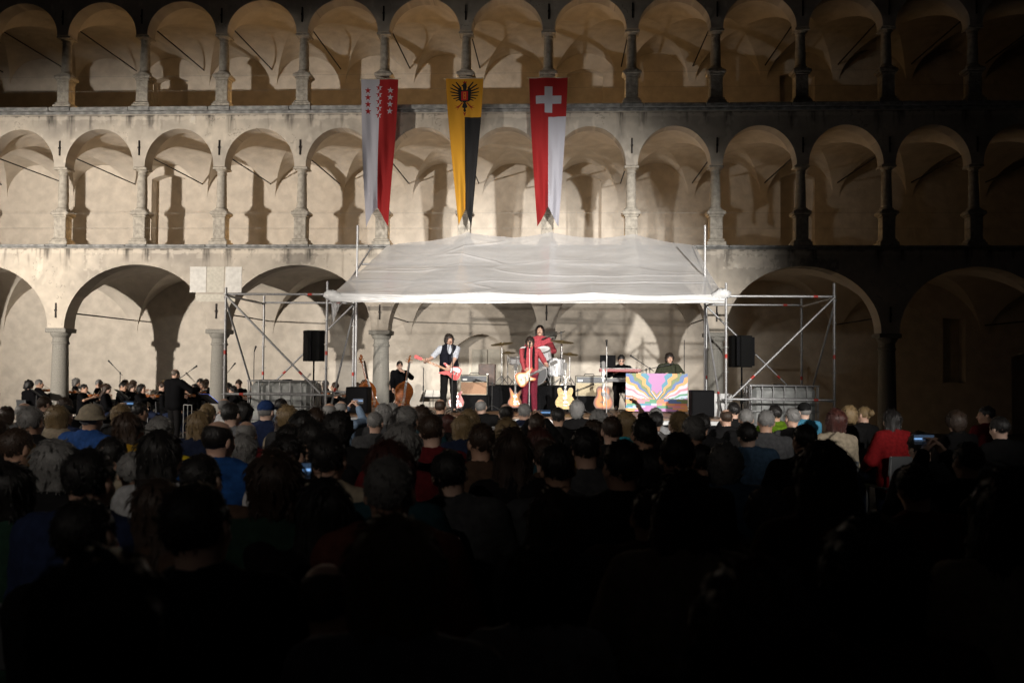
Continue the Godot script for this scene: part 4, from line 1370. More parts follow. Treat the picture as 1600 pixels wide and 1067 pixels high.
# guitar standing upright, strings towards +z, lowest point at y = 0
func guitar(kind: String, label: String, at: Vector3, basis := Basis(), group := "") -> Node3D:
	var t := thing("bass_guitar" if kind == "bass" else "acoustic_guitar" if kind == "acoustic" else "electric_guitar", label, "guitar", at, 0.0, group)
	t.basis = basis
	var dark := mat(Color(0.02, 0.015, 0.012), 0.4)
	var chrome := mat(Color(0.7, 0.7, 0.7), 0.2, 0.9)
	var cream := mat(Color(0.75, 0.7, 0.58), 0.4)
	var o: PackedVector2Array
	var depth := 0.045
	var body: Material
	var neck_len := 0.44
	var head_len := 0.17
	var join := 0.36
	var wood_neck := mat(Color(0.16, 0.08, 0.04), 0.4)
	match kind:
		"single":
			o = round_closed([Vector2(0, 0), Vector2(0.13, 0.03), Vector2(0.165, 0.13), Vector2(0.125, 0.225), Vector2(0.10, 0.27), Vector2(0.125, 0.345), Vector2(0.075, 0.36), Vector2(0.05, 0.325), Vector2(0.0, 0.35), Vector2(-0.06, 0.375), Vector2(-0.115, 0.35), Vector2(-0.105, 0.27), Vector2(-0.125, 0.22), Vector2(-0.165, 0.13), Vector2(-0.13, 0.03)])
			body = mat(Color(0.42, 0.03, 0.035), 0.45, 0.0, {"coat": 0.15, "tex": noise_tex("flame", 0.02, 2, 0.6, 1.0), "scale": 2.0, "stretch": Vector3(0.4, 2, 1)})
		"offset", "swirl":
			o = round_closed([Vector2(0.01, 0), Vector2(0.13, 0.03), Vector2(0.155, 0.12), Vector2(0.11, 0.215), Vector2(0.11, 0.27), Vector2(0.145, 0.36), Vector2(0.115, 0.40), Vector2(0.055, 0.335), Vector2(-0.03, 0.33), Vector2(-0.10, 0.43), Vector2(-0.135, 0.43), Vector2(-0.115, 0.3), Vector2(-0.115, 0.23), Vector2(-0.165, 0.12), Vector2(-0.13, 0.025)])
			body = mat(Color(0.62, 0.2, 0.035), 0.45, 0.0, {"coat": 0.15})
		"hollow":
			o = smooth_outline([[0, 0], [0.13, 0.02], [0.205, 0.11], [0.18, 0.22], [0.14, 0.28], [0.165, 0.37], [0.15, 0.44], [0.085, 0.45], [0.045, 0.385], [0.0, 0.38]])
			body = mat(Color(0.68, 0.47, 0.14), 0.45, 0.0, {"coat": 0.15, "tex": noise_tex("flame", 0.02, 2, 0.6, 1.0), "scale": 2.0, "stretch": Vector3(0.4, 2, 1)})
			join = 0.38
		"acoustic":
			o = smooth_outline([[0, 0], [0.14, 0.01], [0.205, 0.10], [0.195, 0.20], [0.145, 0.29], [0.135, 0.36], [0.145, 0.43], [0.10, 0.485], [0.0, 0.495]])
			body = mat(Color(0.6, 0.2, 0.03), 0.45, 0.0, {"coat": 0.15})
			depth = 0.1
			join = 0.49
			neck_len = 0.36
		"bass":
			o = round_closed([Vector2(0.02, 0), Vector2(0.13, 0.02), Vector2(0.16, 0.12), Vector2(0.12, 0.24), Vector2(0.10, 0.30), Vector2(0.135, 0.44), Vector2(0.10, 0.47), Vector2(0.05, 0.38), Vector2(-0.03, 0.36), Vector2(-0.10, 0.46), Vector2(-0.15, 0.5), Vector2(-0.135, 0.36), Vector2(-0.11, 0.27), Vector2(-0.16, 0.12), Vector2(-0.12, 0.02)])
			body = mat(Color(0.5, 0.03, 0.03), 0.45, 0.0, {"coat": 0.15})
			neck_len = 0.62
			head_len = 0.2
			wood_neck = mat(Color(0.4, 0.18, 0.07), 0.4)
	var mid := Vector2(0, 0.18)
	var g := Geo.new()
	g.slab(o, 0.0, depth, 0.007)
	if kind == "acoustic" or kind == "offset" or kind == "swirl":
		# sunburst: dark rim, amber middle as inlaid top plate
		part("body", g, mat(Color(0.45, 0.1, 0.03) if kind == "swirl" else Color(0.05, 0.018, 0.012), 0.4, 0.0, {"coat": 0.2}), t)
		for k in 3:
			var m := Geo.new()
			m.slab(scaled(o, [0.94, 0.86, 0.72][k], mid), depth, depth + 0.002 + 0.001 * k, 0.0)
			part("top_plate", m, mat(([Color(0.5, 0.14, 0.03), Color(0.62, 0.36, 0.14), Color(0.7, 0.62, 0.48)] if kind == "swirl" else [Color(0.12, 0.025, 0.008), Color(0.3, 0.075, 0.012), Color(0.5, 0.17, 0.02)])[k], 0.5, 0.0, {"coat": 0.15}), t)
	else:
		part("body", g, body, t)
		var rim := Geo.new()
		rim.slab(scaled(o, 1.012, mid), depth - 0.012, depth - 0.008, 0.0)
		part("binding", rim, cream, t)
	var z := depth + 0.006
	if kind == "acoustic":
		var h := Geo.new()
		h.lathe([Vector2(0.0, 0.0), Vector2(0.05, 0.0), Vector2(0.058, -0.001)], Transform3D(Basis(Vector3.RIGHT, PI / 2), Vector3(0, 0.33, z + 0.001)), 24)
		part("sound_hole", h, dark, t)
		var br := Geo.new()
		br.box(Vector3(0, 0.15, z + 0.004), Vector3(0.15, 0.025, 0.012), 0.004)
		part("bridge", br, dark, t)
		var pg := Geo.new()
		pg.slab(round_closed([Vector2(0.02, 0.27), Vector2(0.1, 0.2), Vector2(0.13, 0.26), Vector2(0.07, 0.36)]), z - 0.002, z + 0.001, 0.0)
		part("pickguard", pg, mat(Color(0.06, 0.02, 0.015), 0.3), t)
	else:
		for y in [0.14, 0.24]:
			var pk := Geo.new()
			pk.box(Vector3(0, y, z + 0.004), Vector3(0.078, 0.036, 0.014), 0.004)
			part("pickup", pk, chrome if kind != "offset" else cream, t)
		var br := Geo.new()
		br.box(Vector3(0, 0.075, z + 0.004), Vector3(0.09, 0.016, 0.012), 0.003)
		part("bridge", br, chrome, t)
		if kind == "bass":
			var pg := Geo.new()
			pg.slab(round_closed([Vector2(0.045, 0.05), Vector2(0.115, 0.05), Vector2(0.135, 0.13), Vector2(0.09, 0.25), Vector2(0.105, 0.4), Vector2(0.07, 0.36), Vector2(0.045, 0.28), Vector2(0.04, 0.16)]), depth + 0.003, depth + 0.0045, 0.0)
			part("pickguard", pg, mat(Color(0.8, 0.8, 0.78), 0.3), t)
		for k in 3: part("knob", seg_tube(Vector3(0.1 - 0.02 * k, 0.05 + 0.045 * k, z), Vector3(0.1 - 0.02 * k, 0.05 + 0.045 * k, z + 0.014), 0.011, 10), chrome, t)
	var nk := Geo.new()
	nk.box(Vector3(0, join + neck_len * 0.5 - 0.02, depth - 0.002), Vector3(0.05, neck_len + 0.04, 0.022), 0.008)
	var neck: MeshInstance3D = part("neck", nk, wood_neck, t)
	var fb := Geo.new()
	fb.box(Vector3(0, join - 0.06 + (neck_len + 0.06) * 0.5, depth + 0.013), Vector3(0.052, neck_len + 0.06, 0.007), 0.002)
	part("fingerboard", fb, dark if kind != "bass" else wood_neck, neck)
	var fr := Geo.new()
	for k in 14:
		var y: float = join + neck_len - neck_len * 1.2 * (1.0 - pow(2.0, -k / 12.0))
		fr.box(Vector3(0, y, depth + 0.0175), Vector3(0.05, 0.003, 0.002))
	part("frets", fr, chrome, neck)
	if kind == "single" or kind == "hollow" or kind == "acoustic":
		var il := Geo.new()
		for k in [2, 4, 6, 8, 11]:
			var y: float = join + neck_len - neck_len * 1.2 * (1.0 - pow(2.0, -(k + 0.5) / 12.0))
			il.box(Vector3(0, y, depth + 0.0172), Vector3(0.03, 0.014, 0.0016))
		part("inlays", il, cream, neck)
	var hd := Geo.new()
	var hy := join + neck_len
	hd.slab(round_closed([Vector2(0.024, hy), Vector2(0.035, hy + 0.03), Vector2(0.042, hy + head_len * 0.85), Vector2(0.015, hy + head_len), Vector2(-0.02, hy + head_len * 0.98), Vector2(-0.042, hy + head_len * 0.85), Vector2(-0.035, hy + 0.03), Vector2(-0.024, hy)]), depth - 0.012, depth + 0.008, 0.003)
	var head: MeshInstance3D = part("headstock", hd, body if kind == "bass" else dark, t)
	var tn := Geo.new()
	for s in [-1.0, 1.0]:
		for k in (2 if kind == "bass" else 3):
			var y := hy + 0.05 + 0.04 * k
			tn.tube([Vector3(s * 0.035, y, depth), Vector3(s * 0.062, y, depth)], 0.004, 6)
			tn.ball(Vector3(s * 0.066, y, depth), Vector3(0.008, 0.011, 0.006), 8)
	part("tuners", tn, chrome, head)
	var st := Geo.new()
	for k in (4 if kind == "bass" else 6):
		var x := lerpf(-0.02, 0.02, k / (3.0 if kind == "bass" else 5.0))
		st.tube([Vector3(x, 0.085, z + 0.014), Vector3(x, hy, depth + 0.02)], 0.0011, 4, false)
	part("strings", st, chrome, t)
	return t

func guitar_stand(at: Vector3, label: String) -> void:
	var t := thing("guitar_stand", label, "stand", at, 0.0, "guitar stands on the stage")
	var black := mat(Color(0.02, 0.02, 0.02), 0.5)
	part("post", seg_tube(Vector3(0, 0.1, -0.05), Vector3(0, 0.62, -0.07), 0.012), black, t)
	part("yoke", seg_tube(Vector3(-0.12, 0.1, -0.04), Vector3(0.12, 0.1, -0.04), 0.01), black, t)
	for s in [-1.0, 1.0]: part("prong", seg_tube(Vector3(s * 0.12, 0.1, -0.04), Vector3(s * 0.12, 0.085, 0.12), 0.009), black, t)
	for e in [Vector3(-0.2, 0.01, 0.14), Vector3(0.2, 0.01, 0.14), Vector3(0, 0.01, -0.26)]: part("leg", seg_tube(Vector3(0, 0.14, -0.05), e, 0.01), black, t)

# upright string instrument: double bass (scale 1) down to violin (scale 0.2)
func fiddle(called: String, label: String, at: Vector3, basis: Basis, k: float, group := "") -> Node3D:
	var t := thing(called, label, called.replace("_", " "), at, 0.0, group)
	t.basis = basis
	var varnish := mat(Color(0.36, 0.105, 0.022), 0.22, 0.0, {"coat": 1.0, "tex": noise_tex("flame", 0.02, 2, 0.6, 1.0), "scale": 1.0 / k, "stretch": Vector3(0.4, 2, 1)})
	var dark := mat(Color(0.025, 0.016, 0.012), 0.35)
	var o := smooth_outline([[0, 0], [0.2, 0.02], [0.33, 0.14], [0.335, 0.3], [0.25, 0.42], [0.205, 0.52], [0.215, 0.62], [0.25, 0.72], [0.255, 0.85], [0.19, 0.98], [0.08, 1.07], [0.03, 1.1], [0.0, 1.1]], 4)
	var oo := PackedVector2Array()
	for p in o: oo.push_back(p * k)
	var g := Geo.new()
	g.slab(oo, -0.1 * k, 0.1 * k, 0.02 * k)
	part("body", g, varnish, t)
	var top := Geo.new()
	top.slab(scaled(oo, 0.8, Vector2(0, 0.5 * k)), 0.1 * k, 0.118 * k, 0.015 * k)
	part("belly", top, varnish, t)
	var f := Geo.new()
	for s in [-1.0, 1.0]: f.tube([Vector3(s * 0.12, 0.40, 0.119) * k, Vector3(s * 0.095, 0.46, 0.121) * k, Vector3(s * 0.1, 0.54, 0.121) * k, Vector3(s * 0.075, 0.6, 0.119) * k], 0.008 * k, 6)
	part("sound_holes", f, dark, t)
	var nk := Geo.new()
	nk.tube([Vector3(0, 1.05, 0.06) * k, Vector3(0, 1.62, 0.03) * k], [0.028 * k, 0.022 * k], 8)
	part("neck", nk, varnish, t)
	var fb := Geo.new()
	fb.box(Vector3(0, 1.2, 0.125) * k, Vector3(0.055, 0.9, 0.02) * k, 0.004 * k, Basis(Vector3.RIGHT, 0.04))
	part("fingerboard", fb, dark, t)
	var sc := Geo.new()
	var pts := []
	var rad := []
	for j in 15:
		var a := j * 0.55
		var r := (0.075 - 0.0048 * j) * k
		pts.append(Vector3(0, 1.79 * k + sin(a + 3.4) * r, 0.03 * k + cos(a + 3.4) * r)); rad.append((0.026 - 0.0008 * j) * k)
	pts.push_front(Vector3(0, 1.6, 0.02) * k); rad.push_front(0.03 * k)
	sc.tube(pts, rad, 8)
	for s in [-1.0, 1.0]:
		for y in [1.64, 1.7]: sc.tube([Vector3(0, y, 0.02) * k, Vector3(s * 0.1, y + 0.01, 0.02) * k], 0.01 * k, 6)
	part("scroll", sc, varnish, t)
	var br := Geo.new()
	br.box(Vector3(0, 0.5, 0.165) * k, Vector3(0.13, 0.018, 0.1) * k, 0.004 * k)
	part("bridge", br, mat(Color(0.55, 0.4, 0.2), 0.5), t)
	var tp := Geo.new()
	tp.box(Vector3(0, 0.22, 0.15) * k, Vector3(0.07, 0.36, 0.015) * k, 0.004 * k, Basis(Vector3.RIGHT, -0.12))
	part("tailpiece", tp, dark, t)
	var st := Geo.new()
	for j in 4:
		var x := (-0.03 + 0.02 * j) * k
		st.tube([Vector3(x, 0.38 * k, 0.175 * k), Vector3(x, 0.5 * k, 0.22 * k), Vector3(x * 0.6, 1.6 * k, 0.06 * k)], 0.003 * k, 4, false)
	part("strings", st, mat(Color(0.6, 0.6, 0.6), 0.3, 0.8), t)
	if k > 0.4: part("end_pin", seg_tube(Vector3(0, 0, 0), Vector3(0, -0.2 * k, 0), 0.008 * k), dark, t)
	return t

func mic_stand(at: Vector3, height: float, label: String, boom := Vector3.ZERO, tripod := true, mic := true) -> void:
	var t := thing("microphone_stand", label, "microphone stand", at, 0.0, "microphone stands")
	var black := mat(Color(0.02, 0.02, 0.02), 0.45, 0.2)
	var top := Vector3(0, height, 0)
	part("pole", seg_tube(Vector3(0, 0.05, 0), top, 0.0095, 8), black if tripod else mat(Color(0.5, 0.5, 0.5), 0.3, 0.7), t)
	if height > 0.7: part("clutch", seg_tube(Vector3(0, height * 0.5, 0), Vector3(0, height * 0.5 + 0.1, 0), 0.017, 8), black, t)
	if tripod:
		for k in 3:
			var a := TAU * k / 3.0 + 0.4
			part("leg", seg_tube(Vector3(0, 0.16, 0), Vector3(cos(a) * 0.3, 0.01, sin(a) * 0.3), 0.0085, 8), black, t)
	else:
		var b := Geo.new()
		b.lathe([Vector2(0, 0.0), Vector2(0.13, 0.0), Vector2(0.13, 0.012), Vector2(0.02, 0.03), Vector2(0.0, 0.06)], Transform3D(), 20)
		part("base", b, black, t)
	var tip := top
	if boom != Vector3.ZERO:
		tip = top + boom
		part("boom", seg_tube(top - boom * 0.3, tip, 0.0085, 8), black, t)
		part("joint", seg_tube(top - Vector3(0, 0.03, 0), top + Vector3(0, 0.03, 0), 0.02, 8), black, t)
	if mic:
		var dir := boom.normalized() if boom != Vector3.ZERO else Vector3(0, 0.75, -0.65)
		var m := Geo.new()
		m.tube([tip, tip + dir * 0.15], [0.012, 0.019], 10)
		m.ball(tip + dir * 0.17, Vector3(0.027, 0.027, 0.027), 10)
		part("microphone", m, black, t)

func box_thing(called: String, label: String, cat: String, at: Vector3, size: Vector3, m: Material, turn := 0.0, group := "") -> Node3D:
	var t := thing(called, label, cat, at, turn, group)
	var g := Geo.new()
	g.box(Vector3(0, size.y * 0.5, 0), size, 0.012)
	part("case", g, m, t)
	return t

func amplifier(at: Vector3, label: String, grill: Color) -> void:
	var black := mat(Color(0.018, 0.018, 0.018), 0.7)
	var t := box_thing("guitar_amplifier", label, "amplifier", at, Vector3(0.62, 0.46, 0.26), black, 0.0, "guitar amplifiers on black cases")
	var g := Geo.new(); g.box(Vector3(0, 0.155, 0.132), Vector3(0.57, 0.27, 0.012), 0.004)
	part("grille_cloth", g, mat(grill, 0.9, 0.0, {"tex": noise_tex("weave", 0.02, 4, 0.7, 1.0), "scale": 4.0}), t)
	var p := Geo.new(); p.box(Vector3(0, 0.375, 0.132), Vector3(0.57, 0.13, 0.012), 0.004)
	var pan: MeshInstance3D = part("control_panel", p, mat(Color(0.07, 0.075, 0.085), 0.5), t)
	var kn := Geo.new()
	for k in 6: kn.tube([Vector3(-0.05 + 0.05 * k, 0.37, 0.136), Vector3(-0.05 + 0.05 * k, 0.37, 0.15)], 0.011, 8)
	part("knobs", kn, mat(Color(0.1, 0.1, 0.1), 0.4), pan)
	var bd := Geo.new(); bd.box(Vector3(-0.2, 0.35, 0.14), Vector3(0.1, 0.04, 0.006), 0.001)
	part("badge", bd, mat(Color(0.7, 0.7, 0.68), 0.4, 0.3), pan)
	var pip := Geo.new()
	for y in [0.0205, 0.295, 0.44]: pip.box(Vector3(0, y, 0.134), Vector3(0.585, 0.008, 0.012))
	for x in [-0.292, 0.292]: pip.box(Vector3(x, 0.23, 0.134), Vector3(0.008, 0.42, 0.011))
	part("piping", pip, mat(Color(0.6, 0.55, 0.42), 0.5), t)
	var h := Geo.new()
	h.tube([Vector3(-0.11, 0.46, 0), Vector3(-0.09, 0.495, 0), Vector3(0.09, 0.495, 0), Vector3(0.11, 0.46, 0)], 0.01, 6)
	part("handle", h, black, t)

func drum(t: Node3D, called: String, at: Vector3, r: float, d: float, axis: Basis, head: Material) -> void:
	var shell := mat(Color(0.62, 0.62, 0.64), 0.25, 0.1, {"coat": 0.6})
	var chrome := mat(Color(0.75, 0.75, 0.76), 0.18, 0.9)
	var w := Transform3D(axis, at)
	var g := Geo.new()
	g.lathe([Vector2(r, -d * 0.5), Vector2(r, d * 0.5)], w, 28)
	var p: MeshInstance3D = part(called, g, shell, t)
	var hd := Geo.new()
	hd.lathe([Vector2(0.0, d * 0.5 + 0.003), Vector2(r, d * 0.5 + 0.003)], w, 28)
	hd.lathe([Vector2(0.0, -d * 0.5 - 0.003), Vector2(r, -d * 0.5 - 0.003)], w, 28)
	part("drum_head", hd, head, p)
	var rim := Geo.new()
	for s in [-1.0, 1.0]: rim.lathe([Vector2(r - 0.004, s * d * 0.5 - 0.012), Vector2(r + 0.012, s * d * 0.5 - 0.012), Vector2(r + 0.012, s * d * 0.5 + 0.014), Vector2(r - 0.004, s * d * 0.5 + 0.014), Vector2(r - 0.004, s * d * 0.5 - 0.012)], w, 28)
	for k in 8:
		var a := TAU * k / 8.0
		var e := Vector3(cos(a) * (r + 0.008), 0, sin(a) * (r + 0.008))
		rim.tube([w * (e + Vector3(0, -d * 0.5, 0)), w * (e + Vector3(0, d * 0.5, 0))], 0.005, 5)
		rim.box(w * e, Vector3(0.02, 0.05, 0.02), 0.004, axis)
	part("rim", rim, chrome, p)

func build_drums(at: Vector3) -> void:
	var t := thing("drum_kit", "white and chrome drum kit on the draped riser", "drum kit", at)
	var white := mat(Color(0.78, 0.78, 0.78), 0.5)
	var chrome := mat(Color(0.72, 0.72, 0.73), 0.2, 0.85)
	var brass := mat(Color(0.34, 0.25, 0.12), 0.3, 0.85)
	drum(t, "bass_drum", Vector3(0, 0.29, 0.25), 0.28, 0.36, Basis(Vector3.RIGHT, PI / 2), mat(Color(0.06, 0.06, 0.065), 0.4))
	drum(t, "tom", Vector3(-0.2, 0.72, 0.18), 0.15, 0.2, Basis(Vector3.RIGHT, 0.45) * Basis(Vector3.BACK, -0.12), white)
	drum(t, "tom", Vector3(0.2, 0.72, 0.18), 0.165, 0.22, Basis(Vector3.RIGHT, 0.45) * Basis(Vector3.BACK, 0.12), white)
	drum(t, "floor_tom", Vector3(0.47, 0.42, -0.12), 0.2, 0.38, Basis(Vector3.BACK, 0.03), white)
	drum(t, "snare_drum", Vector3(-0.42, 0.56, -0.05), 0.175, 0.14, Basis(Vector3.RIGHT, 0.08), white)
	var st := Geo.new()
	for e in [[-0.42, -0.05, 0.48], [-0.62, 0.02, 0.72]]:
		st.tube([Vector3(e[0], 0.12, e[1]), Vector3(e[0], e[2], e[1])], 0.011, 8)
	part("stand_pole", st, chrome, t)
	for c in [[-0.62, 0.02], [-0.75, 0.15], [0.62, 0.1], [-0.42, -0.05], [0.8, 0.0]]:
		for k in 3:
			var a: float = TAU * k / 3.0 + c[0]
			part("stand_leg", seg_tube(Vector3(c[0], 0.22, c[1]), Vector3(c[0] + cos(a) * 0.2, 0.01, c[1] + sin(a) * 0.2), 0.009), chrome, t)
	for k in 3:
		var a := TAU * k / 3.0
		part("tom_leg", seg_tube(Vector3(0.47 + cos(a) * 0.215, 0.6, -0.12 + sin(a) * 0.215), Vector3(0.47 + cos(a) * 0.23, 0.01, -0.12 + sin(a) * 0.23), 0.008), chrome, t)
	for s in [-1.0, 1.0]: part("spur", seg_tube(Vector3(s * 0.27, 0.25, 0.38), Vector3(s * 0.4, 0.01, 0.48), 0.01), chrome, t)
	part("tom_mount", seg_tube(Vector3(0, 0.55, 0.2), Vector3(0, 0.78, 0.16), 0.014), chrome, t)
	# cymbals: x, y, z, radius, tilt
	for c in [[-0.75, 0.94, 0.15, 0.26, 0.12], [0.62, 1.0, 0.1, 0.27, -0.1], [0.8, 0.72, 0.0, 0.2, -0.08], [-0.62, 0.74, 0.02, 0.18, 0.0]]:
		part("stand_pole", seg_tube(Vector3(c[0], 0.1, c[2]), Vector3(c[0], c[1] + 0.05, c[2]), 0.011), chrome, t)
		var g := Geo.new()
		var r: float = c[3]
		g.lathe([Vector2(r, 0.0), Vector2(r, 0.003), Vector2(0.06, 0.022), Vector2(0.045, 0.038), Vector2(0.0, 0.042), Vector2(0.0, 0.038), Vector2(0.06, 0.017), Vector2(r, 0.0)], Transform3D(Basis(Vector3.BACK, c[4]) * Basis(Vector3.RIGHT, 0.16), Vector3(c[0], c[1], c[2])), 32)
		part("cymbal", g, brass, t)

func panel_image() -> ImageTexture:
	# hand-painted zigzag rays, mirrored about the middle
	var w := 256
	var h := 160
	var img := Image.create(w, h, false, Image.FORMAT_RGB8)
	var pal := [Color(0.86, 0.44, 0.31), Color(0.76, 0.77, 0.84), Color(0.20, 0.49, 0.60), Color(0.88, 0.57, 0.27), Color(0.38, 0.45, 0.22), Color(0.68, 0.75, 0.87), Color(0.82, 0.47, 0.53), Color(0.24, 0.38, 0.62), Color(0.66, 0.42, 0.65), Color(0.24, 0.52, 0.36)]
	var rays := [8, 8, 2, 3, 4, 7, 3, 1, 6, 1, 5, 0, 1, 0, 3, 0]
	for y in h:
		for x in w:
			var u := (x + 0.5) / w - 0.5
			var side := u > 0.0
			u = absf(u)
			var v := (y + 0.5) / h
			var c: Color
			if v > 0.64 + 0.04 * (fmod(u * 11.0, 1.0)):
				# stepped bands below
				var step := floorf(v * 19.0)
				var run := floorf(u * 5.0 + 0.37 * fmod(step * 1.7, 3.0))
				c = pal[int(absf(step * 3.0 + run * 7.0 + (1.0 if side else 0.0))) % 10]
				if v > 0.92: c = pal[8] if run < 1.5 else pal[3]
			else:
				# rays that jag like lightning
				var r := Vector2(u, 0.78 - v).length()
				var a := atan2(u, 0.78 - v)
				var saw := absf(fmod(r * 4.2 + 0.3 * floorf(a * 4.0), 1.0) - 0.5)
				var k := int(floorf((a + 0.15 * saw - 0.03) * 9.5))
				c = pal[rays[clampi(k, 0, 15)]]
				if side and k >= 10 and k < 13: c = pal[9] if k != 11 else pal[5]
			var deep := (0.74 - v) * 0.46 - u
			if v > 0.46 and v < 0.74 and deep > 0.0:
				c = pal[[4, 7, 1, 3, 0, 9, 8, 8][clampi(int(deep / 0.014), 0, 7)]]
			img.set_pixel(x, y, c.lerp(Color(0.8, 0.8, 0.84), 0.14))
	return image_tex(img)

func keyboard(t: Node3D, at: Vector3, w: float, shell: Color) -> void:
	var g := Geo.new()
	g.box(at, Vector3(w, 0.075, 0.3), 0.012)
	var p: MeshInstance3D = part("keyboard", g, mat(shell, 0.35), t)
	var wk := Geo.new()
	var n := int(w / 0.026)
	for k in n: wk.box(at + Vector3(-w * 0.47 + 0.94 * w * (k + 0.5) / n, 0.042, -0.07), Vector3(0.94 * w / n - 0.002, 0.014, 0.14))
	part("white_keys", wk, mat(Color(0.75, 0.75, 0.72), 0.4), p)
	var bk := Geo.new()
	for k in n:
		if k % 7 in [0, 1, 3, 4, 5]: bk.box(at + Vector3(-w * 0.47 + 0.94 * w * (k + 1.0) / n, 0.053, -0.03), Vector3(0.012, 0.014, 0.085))
	part("black_keys", bk, mat(Color(0.02, 0.02, 0.02), 0.4), p)

func music_stand(at: Vector3, turn: float, label: String, lit := false) -> void:
	var t := thing("music_stand", label, "music stand", at, turn, "" if lit else "music stands of the orchestra")
	var black := mat(Color(0.02, 0.02, 0.02), 0.5)
	part("pole", seg_tube(Vector3(0, 0.05, 0), Vector3(0, 0.95, 0), 0.011), black, t)
	for k in 3:
		var a := TAU * k / 3.0
		part("leg", seg_tube(Vector3(0, 0.25, 0), Vector3(cos(a) * 0.25, 0.01, sin(a) * 0.25), 0.009), black, t)
	var tilt := Basis(Vector3.RIGHT, -0.9)
	var d := Geo.new()
	d.box(Vector3(0, 1.0, 0), Vector3(0.52, 0.34, 0.012), 0.004, tilt)
	d.box(Vector3(0, 0.90, 0.16), Vector3(0.52, 0.012, 0.06), 0.003, tilt)
	part("desk", d, black, t)
	var s := Geo.new()
	for x in [-0.115, 0.115]: s.box(Vector3(x, 1.012, 0.01), Vector3(0.22, 0.30, 0.006), 0.0, tilt)
	if lit: part("screen", s, mat(Color(0.3, 0.4, 0.8), 0.4, 0.0, {"glow": Color(0.35, 0.5, 1.0), "power": 1.6}), t)
	else: part("sheet_music", s, mat(Color(0.75, 0.73, 0.68), 0.8), t)

